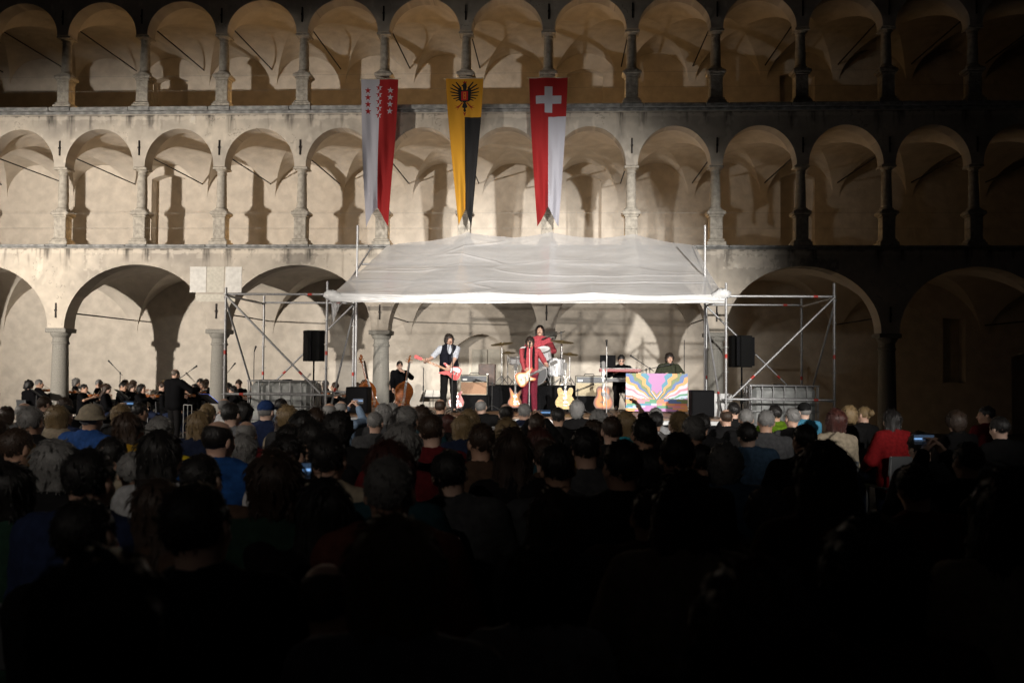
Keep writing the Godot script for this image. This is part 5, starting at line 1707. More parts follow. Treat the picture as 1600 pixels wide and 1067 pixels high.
func build_gear() -> void:
	var black := mat(Color(0.007, 0.007, 0.008), 0.75, 0.0, {"tex": noise_tex("slate", 0.012, 5, 0.6, 1.0), "scale": 1.0, "spec": 0.2})
	# riser with cloth
	var r := thing("drum_riser", "drum riser wrapped in black cloth at the back of the stage", "riser", Vector3(-0.28, STAGE, 1.35))
	var top := Geo.new()
	top.box(Vector3(0, 0.535, 0), Vector3(2.0, 0.06, 1.4), 0.01)
	part("deck", top, black, r)
	var sk := Geo.new()
	var ring := []
	for k in 200:
		var f := k / 200.0 * 4.0
		var e := fmod(f, 1.0)
		var p: Vector2 = [Vector2(lerpf(-1.0, 1.0, e), 0.7), Vector2(1.0, lerpf(0.7, -0.7, e)), Vector2(lerpf(1.0, -1.0, e), -0.7), Vector2(-1.0, lerpf(-0.7, 0.7, e))][int(f)]
		ring.append(p)
	for k in 200:
		var a: Vector2 = ring[k]; var b: Vector2 = ring[(k + 1) % 200]
		var fa := 1.0 + 0.014 * sin(k * 0.9); var fb := 1.0 + 0.014 * sin((k + 1) * 0.9)
		sk.quad(Vector3(a.x * fa, 0.0, a.y * fa), Vector3(b.x * fb, 0.0, b.y * fb), Vector3(b.x * 1.01, 0.56, b.y * 1.01), Vector3(a.x * 1.01, 0.56, a.y * 1.01))
	part("drape", sk, cloth(Color(0.008, 0.008, 0.009)), r)
	build_drums(Vector3(-0.24, STAGE + 0.566, 1.45))
	# amplifiers on cases
	for a in [[-1.565, "guitar amplifier with tan grille beside the drum riser", Color(0.50, 0.30, 0.19), "black case under the amplifier with tan grille"], [0.985, "guitar amplifier with pale beige grille between the yellow and acoustic guitars", Color(0.62, 0.53, 0.36), "black case under the amplifier with pale beige grille"]]:
		box_thing("flight_case", a[3], "case", Vector3(a[0], STAGE, 2.1), Vector3(0.72, 0.35, 0.42), black, 0.0, "black cases under the amplifiers")
		amplifier(Vector3(a[0], STAGE + 0.35, 2.1), a[1], a[2])
	var brown := mat(Color(0.10, 0.055, 0.04), 0.5, 0.0, {"tex": noise_tex("slate", 0.012, 5, 0.6, 1.0), "scale": 1.0})
	var trunk := box_thing("upright_trunk", "brown upright trunk standing behind the amplifier with tan grille", "trunk", Vector3(-1.33, STAGE, 1.5), Vector3(0.38, 1.05, 0.3), brown)
	for y in [0.3, 0.8]:
		var lt := Geo.new(); lt.box(Vector3(0.02, y, 0.155), Vector3(0.05, 0.06, 0.012), 0.003)
		part("latch", lt, mat(Color(0.6, 0.6, 0.58), 0.3, 0.8), trunk)
	# monitor boxes at the stage edge
	for b in [[-3.87, "black monitor box at the left end of the stage edge"], [3.24, "black monitor box at the right end of the stage edge"]]:
		var m := box_thing("monitor_box", b[1], "loudspeaker", Vector3(b[0], STAGE, 3.4), Vector3(0.46, 0.54, 0.42), black, 0.0, "monitor boxes at the stage edge")
		var gr := Geo.new(); gr.box(Vector3(0, 0.27, 0.214), Vector3(0.41, 0.49, 0.012), 0.004)
		part("grille", gr, mat(Color(0.006, 0.006, 0.007), 0.7, 0.0, {"spec": 0.2}), m)
	# guitars on stands
	for q in [["single", "glossy red guitar on a stand beside the tan amplifier", Vector3(-1.86, STAGE, 3.0), "stand under the red guitar"], ["offset", "sunburst guitar on a stand beside the singer in red", Vector3(-0.62, STAGE, 2.7), "stand under the sunburst electric guitar"],
			["hollow", "yellow hollow-body guitar on a stand in front of the drum riser", Vector3(0.45, STAGE, 3.0), "stand under the yellow guitar"], ["acoustic", "sunburst acoustic guitar on a stand left of the painted panel", Vector3(1.25, STAGE, 3.0), "stand under the acoustic guitar"]]:
		guitar(q[0], q[1], q[2] + Vector3(0, 0.1, 0.02), Basis(Vector3.RIGHT, -0.12), "guitars standing on the stage")
		guitar_stand(q[2], q[3])
	# painted panel in front of the piano player
	var p := thing("painted_panel", "large panel painted with bright zigzag rays in front of the piano player", "painted panel", Vector3(2.48, STAGE, 2.0))
	var m := StandardMaterial3D.new()
	m.albedo_texture = panel_image()
	m.roughness = 0.5
	for k in 2:
		var g := Geo.new()
		var x0 := -0.68 + 0.88 * k
		var x1 := -0.68 + 0.88 if k == 0 else 0.68
		g.quaduv([Vector3(x0, 0.03, 0.02), Vector3(x1, 0.03, 0.02), Vector3(x1, 0.87, 0.02), Vector3(x0, 0.87, 0.02)], [Vector2((x0 + 0.68) / 1.36, 1), Vector2((x1 + 0.68) / 1.36, 1), Vector2((x1 + 0.68) / 1.36, 0), Vector2((x0 + 0.68) / 1.36, 0)], [Vector3.BACK, Vector3.BACK, Vector3.BACK, Vector3.BACK])
		var bd := Geo.new()
		bd.box(Vector3((x0 + x1) * 0.5, 0.45, 0.0), Vector3(x1 - x0 - 0.006, 0.84, 0.036), 0.003)
		var board: MeshInstance3D = part("board", bd, mat(Color(0.25, 0.18, 0.12), 0.7), p)
		part("painting", g, m, board)
	for x in [-0.6, 0.6]: part("foot", seg_tube(Vector3(x, 0.015, -0.25), Vector3(x, 0.015, 0.1), 0.015), black, p)
	var pn := thing("stage_piano", "dark stage piano behind the painted panel", "piano", Vector3(2.5, STAGE, 1.78))
	keyboard(pn, Vector3(0, 0.76, 0), 1.3, Color(0.03, 0.03, 0.03))
	for x in [-0.55, 0.55]:
		part("leg", seg_tube(Vector3(x, 0.0, -0.12), Vector3(x, 0.73, 0.1), 0.018), black, pn)
		part("leg", seg_tube(Vector3(x, 0.0, 0.12), Vector3(x, 0.73, -0.1), 0.018), black, pn)
	# keyboard rack of the second keyboard player
	var kb := thing("keyboard_rack", "two keyboards on a black rack, the upper one dark red", "keyboard", Vector3(1.72, STAGE, 1.25))
	keyboard(kb, Vector3(0, 0.93, 0), 0.95, Color(0.2, 0.012, 0.016))
	keyboard(kb, Vector3(0.02, 0.70, 0.08), 1.0, Color(0.06, 0.06, 0.065))
	for x in [-0.4, 0.4]:
		part("leg", seg_tube(Vector3(x, 0.0, 0.2), Vector3(x, 0.9, -0.1), 0.018), black, kb)
		part("leg", seg_tube(Vector3(x, 0.0, -0.2), Vector3(x, 0.66, 0.1), 0.018), black, kb)
	var lap := Geo.new(); lap.box(Vector3(-0.28, 1.13, 0.02), Vector3(0.36, 0.3, 0.03), 0.006, Basis(Vector3.RIGHT, -0.15))
	part("screen_back", lap, black, kb)
	# microphone stands
	mic_stand(Vector3(-1.88, STAGE, 3.62), 1.42, "straight black microphone stand in front of the player in the vest", Vector3.ZERO, true)
	mic_stand(Vector3(-0.29, STAGE, 3.62), 1.36, "chrome microphone stand in front of the singer in red", Vector3.ZERO, false)
	mic_stand(Vector3(1.3, STAGE, 3.4), 1.42, "thin microphone stand above the acoustic guitar", Vector3.ZERO, false)
	mic_stand(Vector3(3.1, STAGE, 1.9), 1.62, "tall microphone stand right of the piano player", Vector3.ZERO, true, false)
	mic_stand(Vector3(2.3, STAGE, 1.5), 0.95, "boom microphone stand pointing at the piano player", Vector3(0.42, 0.1, -0.05))
	mic_stand(Vector3(2.42, STAGE, 1.1), 0.98, "boom microphone stand tilted left behind the painted panel", Vector3(-0.3, 0.2, 0.0))
	mic_stand(Vector3(0.36, STAGE + 0.566, 0.75), 1.25, "tall boom stand reaching over the drum kit", Vector3(-0.3, -0.12, 0.25))
	mic_stand(Vector3(-2.52, STAGE, 3.35), 0.95, "empty tripod stand left of the player in the vest", Vector3.ZERO, true, false)
	mic_stand(Vector3(-1.12, STAGE, 2.75), 0.62, "short boom stand in front of the tan amplifier", Vector3(-0.25, 0.05, -0.2))
	mic_stand(Vector3(0.72, STAGE, 2.75), 0.5, "short boom stand in front of the pale amplifier", Vector3(0.22, 0.08, -0.2))
	# basses by the left column
	fiddle("double_bass", "varnished double bass held by the player behind the left stage column", Vector3(-3.95, 0.36, -1.75), Basis(Vector3.UP, 0.35) * Basis(Vector3.BACK, -0.16), 0.95)
	fiddle("double_bass", "double bass leaning against the column at the left end of the stage", Vector3(-4.12, 0.5, 0.75), Basis(Vector3.BACK, 0.22) * Basis(Vector3.UP, 0.9), 0.86)
	music_stand(Vector3(-3.3, 0.0, -3.6), 0.0, "low music stand against the wall behind the player in the vest")
	# orchestra stands
	music_stand(Vector3(-7.75, 0.0, 1.75), 2.4, "conductor's music stand with a bright blue screen", true)
	for e in [[-11.9, -0.6], [-10.6, 0.2], [-9.6, -1.6], [-8.9, -0.4], [-12.6, 0.5]]: music_stand(Vector3(e[0], 0.04, e[1]), 2.2, "black music stand among the orchestra players")
	for e in [[-11.35, -1.2, 1.5, Vector3(-0.2, 0.2, 0), "microphone stand left of the violinists beside the first column"], [-9.55, -0.8, 1.38, Vector3(0.3, 0.22, 0.0), "boom microphone above the middle of the orchestra"], [-8.7, -1.6, 1.4, Vector3(0.2, 0.25, 0.0), "boom microphone near the conductor's left hand"], [-7.1, 0.6, 2.1, Vector3.ZERO, "tall microphone stand beside the second column"]]:
		mic_stand(Vector3(e[0], 0.04 if e[1] < 0.55 else 0.0, e[1]), e[2], e[4], e[3])
	var rail := thing("hand_rail", "small metal hand rail behind the conductor", "railing", Vector3(-7.75, 0, 2.9))
	var rg := Geo.new()
	rg.tube([Vector3(-0.08, 0, 0), Vector3(-0.08, 0.9, 0), Vector3(0.1, 0.9, 0), Vector3(0.1, 0, 0)], 0.014, 8)
	part("frame", rg, mat(Color(0.2, 0.2, 0.2), 0.5, 0.4), rail)
	part("post", seg_tube(Vector3(0.01, 0, 0), Vector3(0.01, 0.9, 0), 0.01), mat(Color(0.2, 0.2, 0.2), 0.5, 0.4), rail)
	# crumpled sheeting hanging at the right end
	var sh := thing("plastic_sheet", "crumpled white plastic sheet hanging beside the right monitor box", "plastic sheet", Vector3(3.62, 0.0, 3.2))
	var sg := Geo.new()
	var S := []
	for i in 25:
		var row := []
		for j in 25:
			var u := i / 24.0; var v := j / 24.0
			row.append(Vector3(-0.32 + 0.6 * u, 0.02 + 1.25 * v, 0.12 * noise_a.get_noise_2d(u * 260.0, v * 120.0) + 0.1 * sin(u * 9.0) * (1.1 - v)))
		S.append(row)
	for i in 24:
		for j in 24: sg.quad(S[i][j], S[i + 1][j], S[i + 1][j + 1], S[i][j + 1])
	part("sheet", sg, mat(Color(0.75, 0.75, 0.75, 0.85), 0.35, 0.0, {"back": Color(0.4, 0.4, 0.4)}), sh)
	# tall poles of the canopy
	for e in [[-4.18, "tall steel pole rising above the left side of the canopy"], [3.47, "tall steel pole rising above the right side of the canopy"]]:
		var tp := thing("steel_pole", e[1], "pole", Vector3(e[0], 0, 2.4), 0.0, "poles through the canopy")
		part("tube", seg_tube(Vector3(0, 0, 0), Vector3(0, 4.9, 0), 0.024, 10), mat(Color(0.50, 0.50, 0.51), 0.45, 0.35), tp)
		part("foot", seg_tube(Vector3(0, 0, 0), Vector3(0, 0.02, 0), 0.08, 12), mat(Color(0.3, 0.3, 0.3), 0.5, 0.5), tp)

# spectators: x, z, size, hair or hat, its colour, garment, its colour, pose, turn of the head, label
const AUDIENCE := [
	[-6.96, 9.53, 1.000, "short", "brown", "collar", "black", "", 0.00, "person in black shirt, topmost left of the first column"],
	[-6.35, 10.12, 1.005, "short", "brown", "plain", "black", "", 0.00, "person in black top, topmost below the first column"],
	[-3.55, 9.55, 1.000, "short", "dark", "tee", "pale blue", "", 0.15, "person in pale blue T-shirt, topmost below the left tank's right half"],
	[-4.30, 9.70, 1.000, "thin", "grey", "collar", "white", "", 0.30, "person in white shirt, topmost below the second column"],
	[-1.37, 9.05, 1.000, "thin", "brown", "collar", "black", "", 0.00, "person in black shirt, topmost below the player in the vest"],
	[-0.72, 8.85, 1.000, "thin", "grey", "jacket", "black", "", 0.00, "person in black jacket, topmost below the left end of the drum riser"],
	[0.62, 9.32, 1.000, "curly", "grey", "plain", "black", "", -0.30, "person in black top, topmost below the pale amplifier"],
	[-3.54, 11.05, 1.000, "curly", "dark", "plain", "navy", "", -0.15, "person in navy top, topmost below the left scaffold's outer post"],
	[-3.04, 11.85, 1.040, "CAP", "blue", "jacket", "navy", "", 0.00, "person in navy jacket and peaked cap, topmost below the left tank's left half"],
	[-2.53, 10.15, 1.000, "thin", "grey", "collar", "pale blue", "phones", 0.00, "person in pale blue shirt holding up a phone, topmost below the left monitor box"],
	[-4.71, 11.33, 1.000, "short", "dark", "plain", "black", "", 0.00, "person in black top, topmost left of the conductor"],
	[-3.00, 12.93, 1.060, "short", "dark", "tee", "mid grey", "", -0.15, "person in mid grey T-shirt, second below the left scaffold's outer post"],
	[2.76, 9.18, 1.000, "short", "dark", "plain", "black", "", 0.00, "person in black top, topmost below the right scaffold's inner post"],
	[-1.78, 10.70, 1.000, "short", "grey", "plain", "dark grey", "", -0.15, "person in dark grey top, topmost below the double bass player"],
	[3.74, 9.13, 1.000, "CAP", "black", "tee", "sky blue", "", 0.00, "person in sky blue T-shirt and peaked cap, topmost below the right tank's right half"],
	[-5.86, 11.73, 1.000, "thin", "grey", "collar", "dark grey", "", 0.00, "person in dark grey shirt, second left of the first column"],
	[-5.11, 12.30, 1.000, "FLAT", "dark grey", "jacket", "navy", "", 0.00, "person in navy jacket and flat cap, second below the first column"],
	[-5.36, 11.06, 0.975, "short", "grey", "plain", "dark grey", "phones", 0.00, "person in dark grey top holding up a phone, topmost below the violinists"],
	[-3.65, 12.10, 1.020, "bun", "blond", "plain", "dark grey", "", 0.15, "person in dark grey top, topmost right of the conductor"],
	[-2.47, 11.29, 1.015, "thin", "grey", "collar", "pale blue", "", 0.15, "person in pale blue shirt, topmost below the left scaffold's inner post"],
	[-1.71, 11.73, 1.025, "bob", "grey", "plain", "dark grey", "", 0.00, "person in dark grey top, topmost below the column beside the double bass"],
	[-0.19, 10.46, 1.000, "short", "grey", "jacket", "dark navy", "", 0.00, "person in dark navy jacket, topmost below the singer in red"],
	[-4.46, 12.34, 1.015, "bob", "blond", "jacket", "black", "", 0.00, "person in black jacket, topmost below the middle of the orchestra"],
	[-0.29, 11.55, 1.035, "thin", "dark", "collar", "white", "", -0.15, "person in white shirt, second below the left end of the drum riser"],
	[-4.62, 13.37, 1.040, "bob", "blond", "hood", "beige", "", 0.15, "person in beige hooded jacket, third below the first column"],
	[-4.01, 13.85, 1.060, "BUCKET", "beige", "jacket", "bright blue", "", 0.00, "person in bright blue jacket and bucket hat, second below the violinists"],
	[-2.36, 12.92, 1.045, "bob", "blond", "plain", "dark grey", "", -0.30, "person in dark grey top, second below the left tank's right half"],
	[-1.10, 12.21, 1.020, "curly", "brown", "plain", "dark teal", "", -0.15, "person in dark teal top, second below the player in the vest"],
	[3.18, 9.96, 1.000, "short", "dark", "hood", "lime green", "", 0.00, "person in lime green hooded jacket, topmost below the right tank's left half"],
	[4.01, 10.18, 1.000, "curly", "blond", "plain", "black", "", 0.00, "person in black top, topmost left of the last visible column"],
	[-6.44, 11.17, 0.945, "bob", "brown", "plain", "dark brown", "", 0.30, "person in dark brown top, topmost at the left picture edge"],
	[-3.84, 14.87, 1.085, "short", "grey", "jacket", "black", "", 0.30, "person in black jacket, third left of the first column"],
	[-1.22, 13.24, 1.055, "short", "dark", "plain", "black", "", -0.15, "person in black top, second below the double bass player"],
	[-0.93, 14.26, 1.090, "short", "grey", "collar", "dark grey", "", 0.00, "person in dark grey shirt, topmost below the empty tripod stand"],
	[5.99, 9.62, 1.000, "short", "dark", "plain", "dark red", "", 0.90, "person in dark red top, topmost at the right picture edge"],
	[1.57, 10.97, 1.000, "short", "grey", "collar", "pale grey", "", -0.15, "person in pale grey shirt, topmost below the painted panel's middle"],
	[4.48, 9.29, 0.970, "bun", "blond", "plain", "black", "", 0.15, "person in black top, second left of the last visible column"],
	[0.30, 11.17, 0.990, "short", "dark", "plain", "black", "", 0.00, "person in black top, topmost right below the drummer"],
	[-1.94, 13.85, 1.055, "long", "brown", "plain", "dark brown", "", 0.00, "person in dark brown top, topmost below the left loudspeaker"],
	[3.09, 11.09, 1.005, "short", "grey", "plain", "dark grey", "", 0.00, "person in dark grey top, second below the right tank's right half"],
	[2.44, 11.42, 1.005, "short", "grey", "plain", "black", "", -0.15, "person in black top, topmost below the right loudspeaker"],
	[3.21, 12.11, 1.035, "bob", "dark red", "plain", "beige", "", -0.30, "person in beige top, below the right scaffold's outer post"],
	[-0.54, 12.75, 1.020, "bob", "blond", "plain", "black", "", 0.00, "person in black top, topmost below the tan amplifier"],
	[0.72, 12.01, 1.005, "bob", "grey", "plain", "black", "", 0.00, "person in black top, topmost below the acoustic guitar"],
	[-1.24, 15.15, 1.080, "curly", "dark", "plain", "black", "", 0.15, "person in black top, second below the left monitor box"],
	[2.50, 10.33, 0.965, "thin", "brown", "plain", "black", "", 0.00, "person in black top, second below the right scaffold's inner post"],
	[2.44, 12.45, 1.030, "short", "grey", "plain", "dark grey", "", -0.15, "person in dark grey top, second below the right tank's left half"],
	[4.22, 11.17, 1.000, "long", "dark", "jacket", "red", "", 0.00, "person in red jacket, topmost below the last visible column"],
	[4.89, 11.39, 1.000, "curly", "brown", "collar", "black", "", -0.15, "person in black shirt, topmost below the dark wall window"],
	[-1.77, 14.72, 1.070, "long", "dark", "plain", "dark brown", "", 0.00, "person in dark brown top, third below the left tank's right half"],
	[-2.92, 14.00, 1.030, "long", "blond", "jacket", "dark navy", "", -0.15, "person in dark navy jacket, second right of the conductor"],
	[0.93, 13.09, 1.030, "bob", "blond", "plain", "turquoise", "", -0.30, "person in turquoise top, topmost below the painted panel's left edge"],
	[1.32, 11.90, 0.990, "short", "dark", "collar", "white", "", 0.30, "person in white shirt, second below the painted panel's middle"],
	[1.34, 13.95, 1.065, "tail", "blond", "plain", "black", "", 0.00, "person in black top, topmost below the painted panel's right edge"],
	[-1.59, 12.59, 0.985, "short", "grey", "plain", "dark grey", "", 0.00, "person in dark grey top, second below the column beside the double bass"],
	[-2.98, 15.05, 1.060, "long", "brown", "jacket", "mustard yellow", "", -0.15, "person in mustard yellow jacket, second below the middle of the orchestra"],
	[-2.68, 12.31, 0.960, "long", "brown", "plain", "beige", "", -0.15, "person in beige top, fourth below the left tank's right half"],
	[0.16, 12.85, 1.000, "short", "brown", "plain", "black", "phones", 0.00, "person in black top holding up a phone, second right below the drummer"],
	[1.72, 12.76, 1.010, "short", "dark", "jacket", "black", "", 0.30, "person in black jacket, topmost below the right monitor box"],
	[-0.60, 15.22, 1.080, "short", "brown", "plain", "dark red", "", 0.00, "person in dark red top, third below the player in the vest"],
	[-0.98, 11.19, 0.915, "bob", "dark red", "plain", "black", "", 0.00, "person in black top, below the red guitar"],
	[-1.12, 13.78, 1.015, "bob", "dark", "plain", "black", "", 0.00, "person in black top, third below the double bass player"],
	[-0.50, 13.62, 1.010, "bob", "blond", "jacket", "dark navy", "", -0.15, "person in dark navy jacket, second below the tan amplifier"],
	[-2.45, 15.78, 1.075, "short", "grey", "jacket", "bright yellow", "", 0.30, "person in bright yellow jacket, second left of the conductor"],
	[1.27, 14.96, 1.075, "short", "grey", "plain", "dark grey", "", 0.00, "person in dark grey top, second below the painted panel's right edge"],
	[-3.50, 15.84, 1.065, "short", "brown", "plain", "black", "", -0.15, "person in black top, second at the left picture edge"],
	[0.73, 14.31, 1.040, "short", "brown", "plain", "black", "arm", 0.00, "person in black top raising one arm, second below the acoustic guitar"],
	[0.84, 15.51, 1.090, "short", "dark", "jacket", "black", "", 0.00, "person in black jacket, second below the painted panel's left edge"],
	[4.86, 12.43, 1.000, "short", "dark", "plain", "black", "", -0.15, "person in black top, second at the right picture edge"],
	[-0.17, 14.46, 1.030, "bob", "blond", "hood", "pale blue", "", 0.00, "person in pale blue hooded jacket, third below the left end of the drum riser"],
	[-1.19, 16.21, 1.085, "short", "dark", "plain", "black", "", 0.15, "person in black top, second below the left loudspeaker"],
	[0.59, 13.55, 0.985, "bob", "brown", "plain", "mustard yellow", "", 0.30, "person in mustard yellow top, second below the pale amplifier"],
	[-1.87, 16.24, 1.080, "thin", "dark", "hood", "strong blue", "", -0.15, "person in strong blue hooded jacket, second below the second column"],
	[-2.25, 14.44, 0.995, "thin", "grey", "jacket", "dark red", "", 0.15, "person in dark red jacket, second below the left tank's left half"],
	[2.00, 13.90, 1.000, "short", "dark", "jacket", "denim blue", "", -0.30, "person in denim blue jacket, second below the right loudspeaker"],
	[-0.68, 16.55, 1.090, "bob", "grey", "plain", "dark red", "", 0.00, "person in dark red top, fourth below the double bass player"],
	[-0.20, 15.99, 1.065, "short", "brown", "plain", "dark brown", "", 0.15, "person in dark brown top, third below the tan amplifier"],
	[-1.55, 15.72, 1.040, "short", "dark", "tee", "cream", "", -0.15, "person in cream T-shirt, fifth below the left tank's right half"],
	[-0.68, 15.88, 1.065, "thin", "grey", "plain", "black", "", 0.15, "person in black top, second below the empty tripod stand"],
	[2.12, 14.97, 1.035, "short", "dark", "plain", "black", "", 0.00, "person in black top, third below the right tank's right half"],
	[0.22, 15.22, 1.015, "bob", "dark red", "plain", "dark teal", "", 0.00, "person in dark teal top, third right below the drummer"],
	[0.53, 16.43, 1.075, "short", "dark", "plain", "dark grey", "", 0.00, "person in dark grey top, third below the acoustic guitar"],
	[-2.98, 16.45, 1.040, "short", "brown", "plain", "dark green", "", -0.30, "person in dark green top, fourth left of the first column"],
	[0.11, 16.86, 1.090, "long", "brown", "plain", "black", "", 0.00, "person in black top, second below the singer in red"],
	[-0.25, 15.37, 1.000, "long", "dark", "plain", "black", "", 0.30, "person in black top, fourth below the tan amplifier"],
	[-1.69, 17.29, 1.085, "long", "dark", "plain", "pale grey", "", -0.30, "person in pale grey top, topmost below the conductor"],
	[3.16, 14.82, 1.000, "short", "dark", "plain", "black", "", 0.00, "person in black top, topmost right of the last visible column"],
	[-0.84, 17.37, 1.090, "short", "dark", "jacket", "beige", "", 0.00, "person in beige jacket, second below the left scaffold's inner post"],
	[0.91, 17.07, 1.090, "short", "dark", "plain", "black", "", -0.15, "person in black top, third below the painted panel's right edge"],
	[-2.00, 15.45, 0.970, "bob", "grey", "plain", "dark green", "", 0.00, "person in dark green top, third below the left scaffold's outer post"],
	[-1.14, 16.93, 1.060, "bun", "dark", "collar", "white", "", -0.15, "person in white shirt, sixth below the left tank's right half"],
	[-2.31, 16.63, 1.015, "short", "dark", "hood", "beige", "", 0.15, "person in beige hooded jacket, third below the middle of the orchestra"],
	[0.23, 15.92, 0.995, "short", "brown", "collar", "dark brown", "", 0.00, "person in dark brown shirt, fourth right below the drummer"],
	[-2.22, 17.47, 1.060, "bob", "grey", "plain", "black", "", 0.30, "person in black top, fifth left of the first column"],
	[0.62, 17.54, 1.090, "short", "dark", "jacket", "black", "", 0.15, "person in black jacket, third below the painted panel's left edge"],
	[-0.41, 17.78, 1.090, "bob", "dark red", "plain", "dark teal", "", 0.00, "person in dark teal top, fifth below the double bass player"],
	[1.34, 16.32, 0.995, "curly", "grey", "jacket", "denim blue", "", -0.15, "person in denim blue jacket, third below the right scaffold's inner post"],
	[0.37, 17.21, 1.055, "short", "dark", "plain", "dark grey", "", 0.00, "person in dark grey top, below the yellow guitar"],
	[1.37, 18.42, 1.142, "long", "brown", "jacket", "dark brown", "", 0.00, "person in dark brown jacket, third left of the last visible column"],
	[2.89, 15.93, 1.000, "short", "dark", "plain", "black", "phones", 0.00, "person in black top holding up a phone, second below the dark wall window"],
	[1.22, 15.67, 0.960, "short", "dark", "jacket", "black", "", -0.15, "person in black jacket, second below the right monitor box"],
	[-0.14, 17.32, 1.035, "short", "dark", "jacket", "dark grey", "", 0.15, "person in dark grey jacket, fifth below the tan amplifier"],
	[-1.60, 18.31, 1.085, "short", "dark", "jacket", "navy", "", 0.00, "person in navy jacket, fourth below the first column"],
	[-0.84, 18.27, 1.090, "bob", "brown", "plain", "dark green", "", -0.30, "person in dark green top, third below the left tank's left half"],
	[0.88, 16.18, 0.965, "bob", "dark", "plain", "dark red", "", 0.00, "person in dark red top, third below the painted panel's middle"],
	[1.96, 15.95, 0.960, "short", "dark", "plain", "dark brown", "", 0.00, "person in dark brown top, fourth below the right tank's right half"],
	[-2.00, 16.96, 0.975, "short", "grey", "jacket", "black", "", 0.15, "person in black jacket, third left of the conductor"],
	[-1.26, 17.69, 1.030, "short", "dark", "jacket", "dark brown", "", 0.15, "person in dark brown jacket, third below the second column"],
	[-0.30, 18.52, 1.090, "short", "grey", "hood", "rust brown", "", 0.00, "person in rust brown hooded jacket, sixth below the double bass player"],
	[-1.99, 18.10, 1.025, "bob", "dark", "plain", "dark green", "", 0.30, "person in dark green top, third at the left picture edge"],
	[2.11, 17.22, 1.000, "short", "dark", "plain", "dark red", "", 0.00, "person in dark red top, second right of the last visible column"],
	[1.62, 18.92, 1.118, "long", "dark", "plain", "beige", "", -0.30, "person in beige top, third at the right picture edge"],
	[0.72, 18.82, 1.087, "long", "brown", "jacket", "beige", "", -0.15, "person in beige jacket, fourth below the painted panel's right edge"],
	[-0.63, 19.22, 1.090, "short", "dark", "jacket", "black", "", -0.15, "person in black jacket, fourth below the left scaffold's outer post"],
	[-0.59, 18.53, 1.025, "long", "dark", "plain", "black", "phones", 0.45, "person in black top holding up a phone, third below the left loudspeaker"],
	[-1.22, 18.34, 0.995, "long", "brown", "plain", "dark brown", "", -0.30, "person in dark brown top, second below the conductor"],
	[0.28, 18.25, 0.985, "long", "brown", "plain", "dark grey", "", -0.30, "person in dark grey top, fifth right below the drummer"],
	[1.31, 17.62, 0.915, "curly", "grey", "plain", "black", "", 0.00, "person in black top, third below the right tank's left half"],
	[0.63, 18.11, 0.965, "short", "brown", "jacket", "dark brown", "", 0.00, "person in dark brown jacket, fourth below the painted panel's left edge"],
	[-1.06, 19.03, 1.025, "short", "dark", "jacket", "black", "", 0.30, "person in black jacket, fourth below the middle of the orchestra"],
	[-0.06, 19.67, 1.085, "bob", "blond", "plain", "mid grey", "", 0.00, "person in mid grey top, seventh below the double bass player"],
	[1.06, 19.63, 1.090, "bob", "dark", "plain", "dark brown", "", -0.15, "person in dark brown top, second below the last visible column"],
	[0.27, 19.09, 0.940, "bob", "brown", "plain", "pale grey", "", 0.15, "person in pale grey top, sixth right below the drummer"],
	[-0.56, 20.16, 1.090, "bob", "dark", "plain", "dark grey", "", -0.15, "person in dark grey top, fifth below the first column"],
	[0.66, 20.10, 1.090, "bob", "brown", "plain", "dark brown", "", -0.30, "person in dark brown top, third below the right loudspeaker"],
	[-0.29, 19.24, 0.920, "thin", "brown", "plain", "dark grey", "", 0.15, "person in dark grey top, third below the left monitor box"],
]

# ------------------------------------------------------------------ people
const CLOTH := {
	"black": Color(0.011, 0.0105, 0.011), "deep black": Color(0.004, 0.004, 0.005), "dark grey": Color(0.06, 0.06, 0.063), "dark brown": Color(0.075, 0.045, 0.03), "dark navy": Color(0.014, 0.02, 0.045), "navy": Color(0.02, 0.03, 0.075),
	"dark green": Color(0.018, 0.045, 0.03), "dark red": Color(0.11, 0.012, 0.015), "dark teal": Color(0.02, 0.06, 0.075), "beige": Color(0.36, 0.30, 0.22), "cream": Color(0.5, 0.46, 0.36), "white": Color(0.72, 0.71, 0.72),
	"pale grey": Color(0.42, 0.42, 0.43), "cool grey": Color(0.3, 0.3, 0.32), "mid grey": Color(0.22, 0.23, 0.25), "pale blue": Color(0.2, 0.28, 0.4), "sky blue": Color(0.07, 0.26, 0.4), "bright blue": Color(0.03, 0.09, 0.3),
	"strong blue": Color(0.015, 0.065, 0.22), "turquoise": Color(0.02, 0.33, 0.42), "denim blue": Color(0.06, 0.11, 0.18), "lime green": Color(0.11, 0.2, 0.012), "bright yellow": Color(0.7, 0.5, 0.03), "mustard yellow": Color(0.42, 0.24, 0.02),
	"red": Color(0.2, 0.01, 0.012), "rust brown": Color(0.16, 0.05, 0.035),
}
const HAIR := {
	"brown": Color(0.06, 0.032, 0.018), "grey": Color(0.32, 0.31, 0.30), "dark": Color(0.014, 0.011, 0.01), "blond": Color(0.34, 0.23, 0.11), "dark red": Color(0.09, 0.022, 0.015),
	"beige": Color(0.4, 0.34, 0.25), "black": Color(0.012, 0.012, 0.012), "blue": Color(0.02, 0.045, 0.14), "dark grey": Color(0.05, 0.052, 0.055),
}
const SKIN := [Color(0.50, 0.31, 0.23), Color(0.44, 0.26, 0.18), Color(0.54, 0.36, 0.28)]
var pool := {}

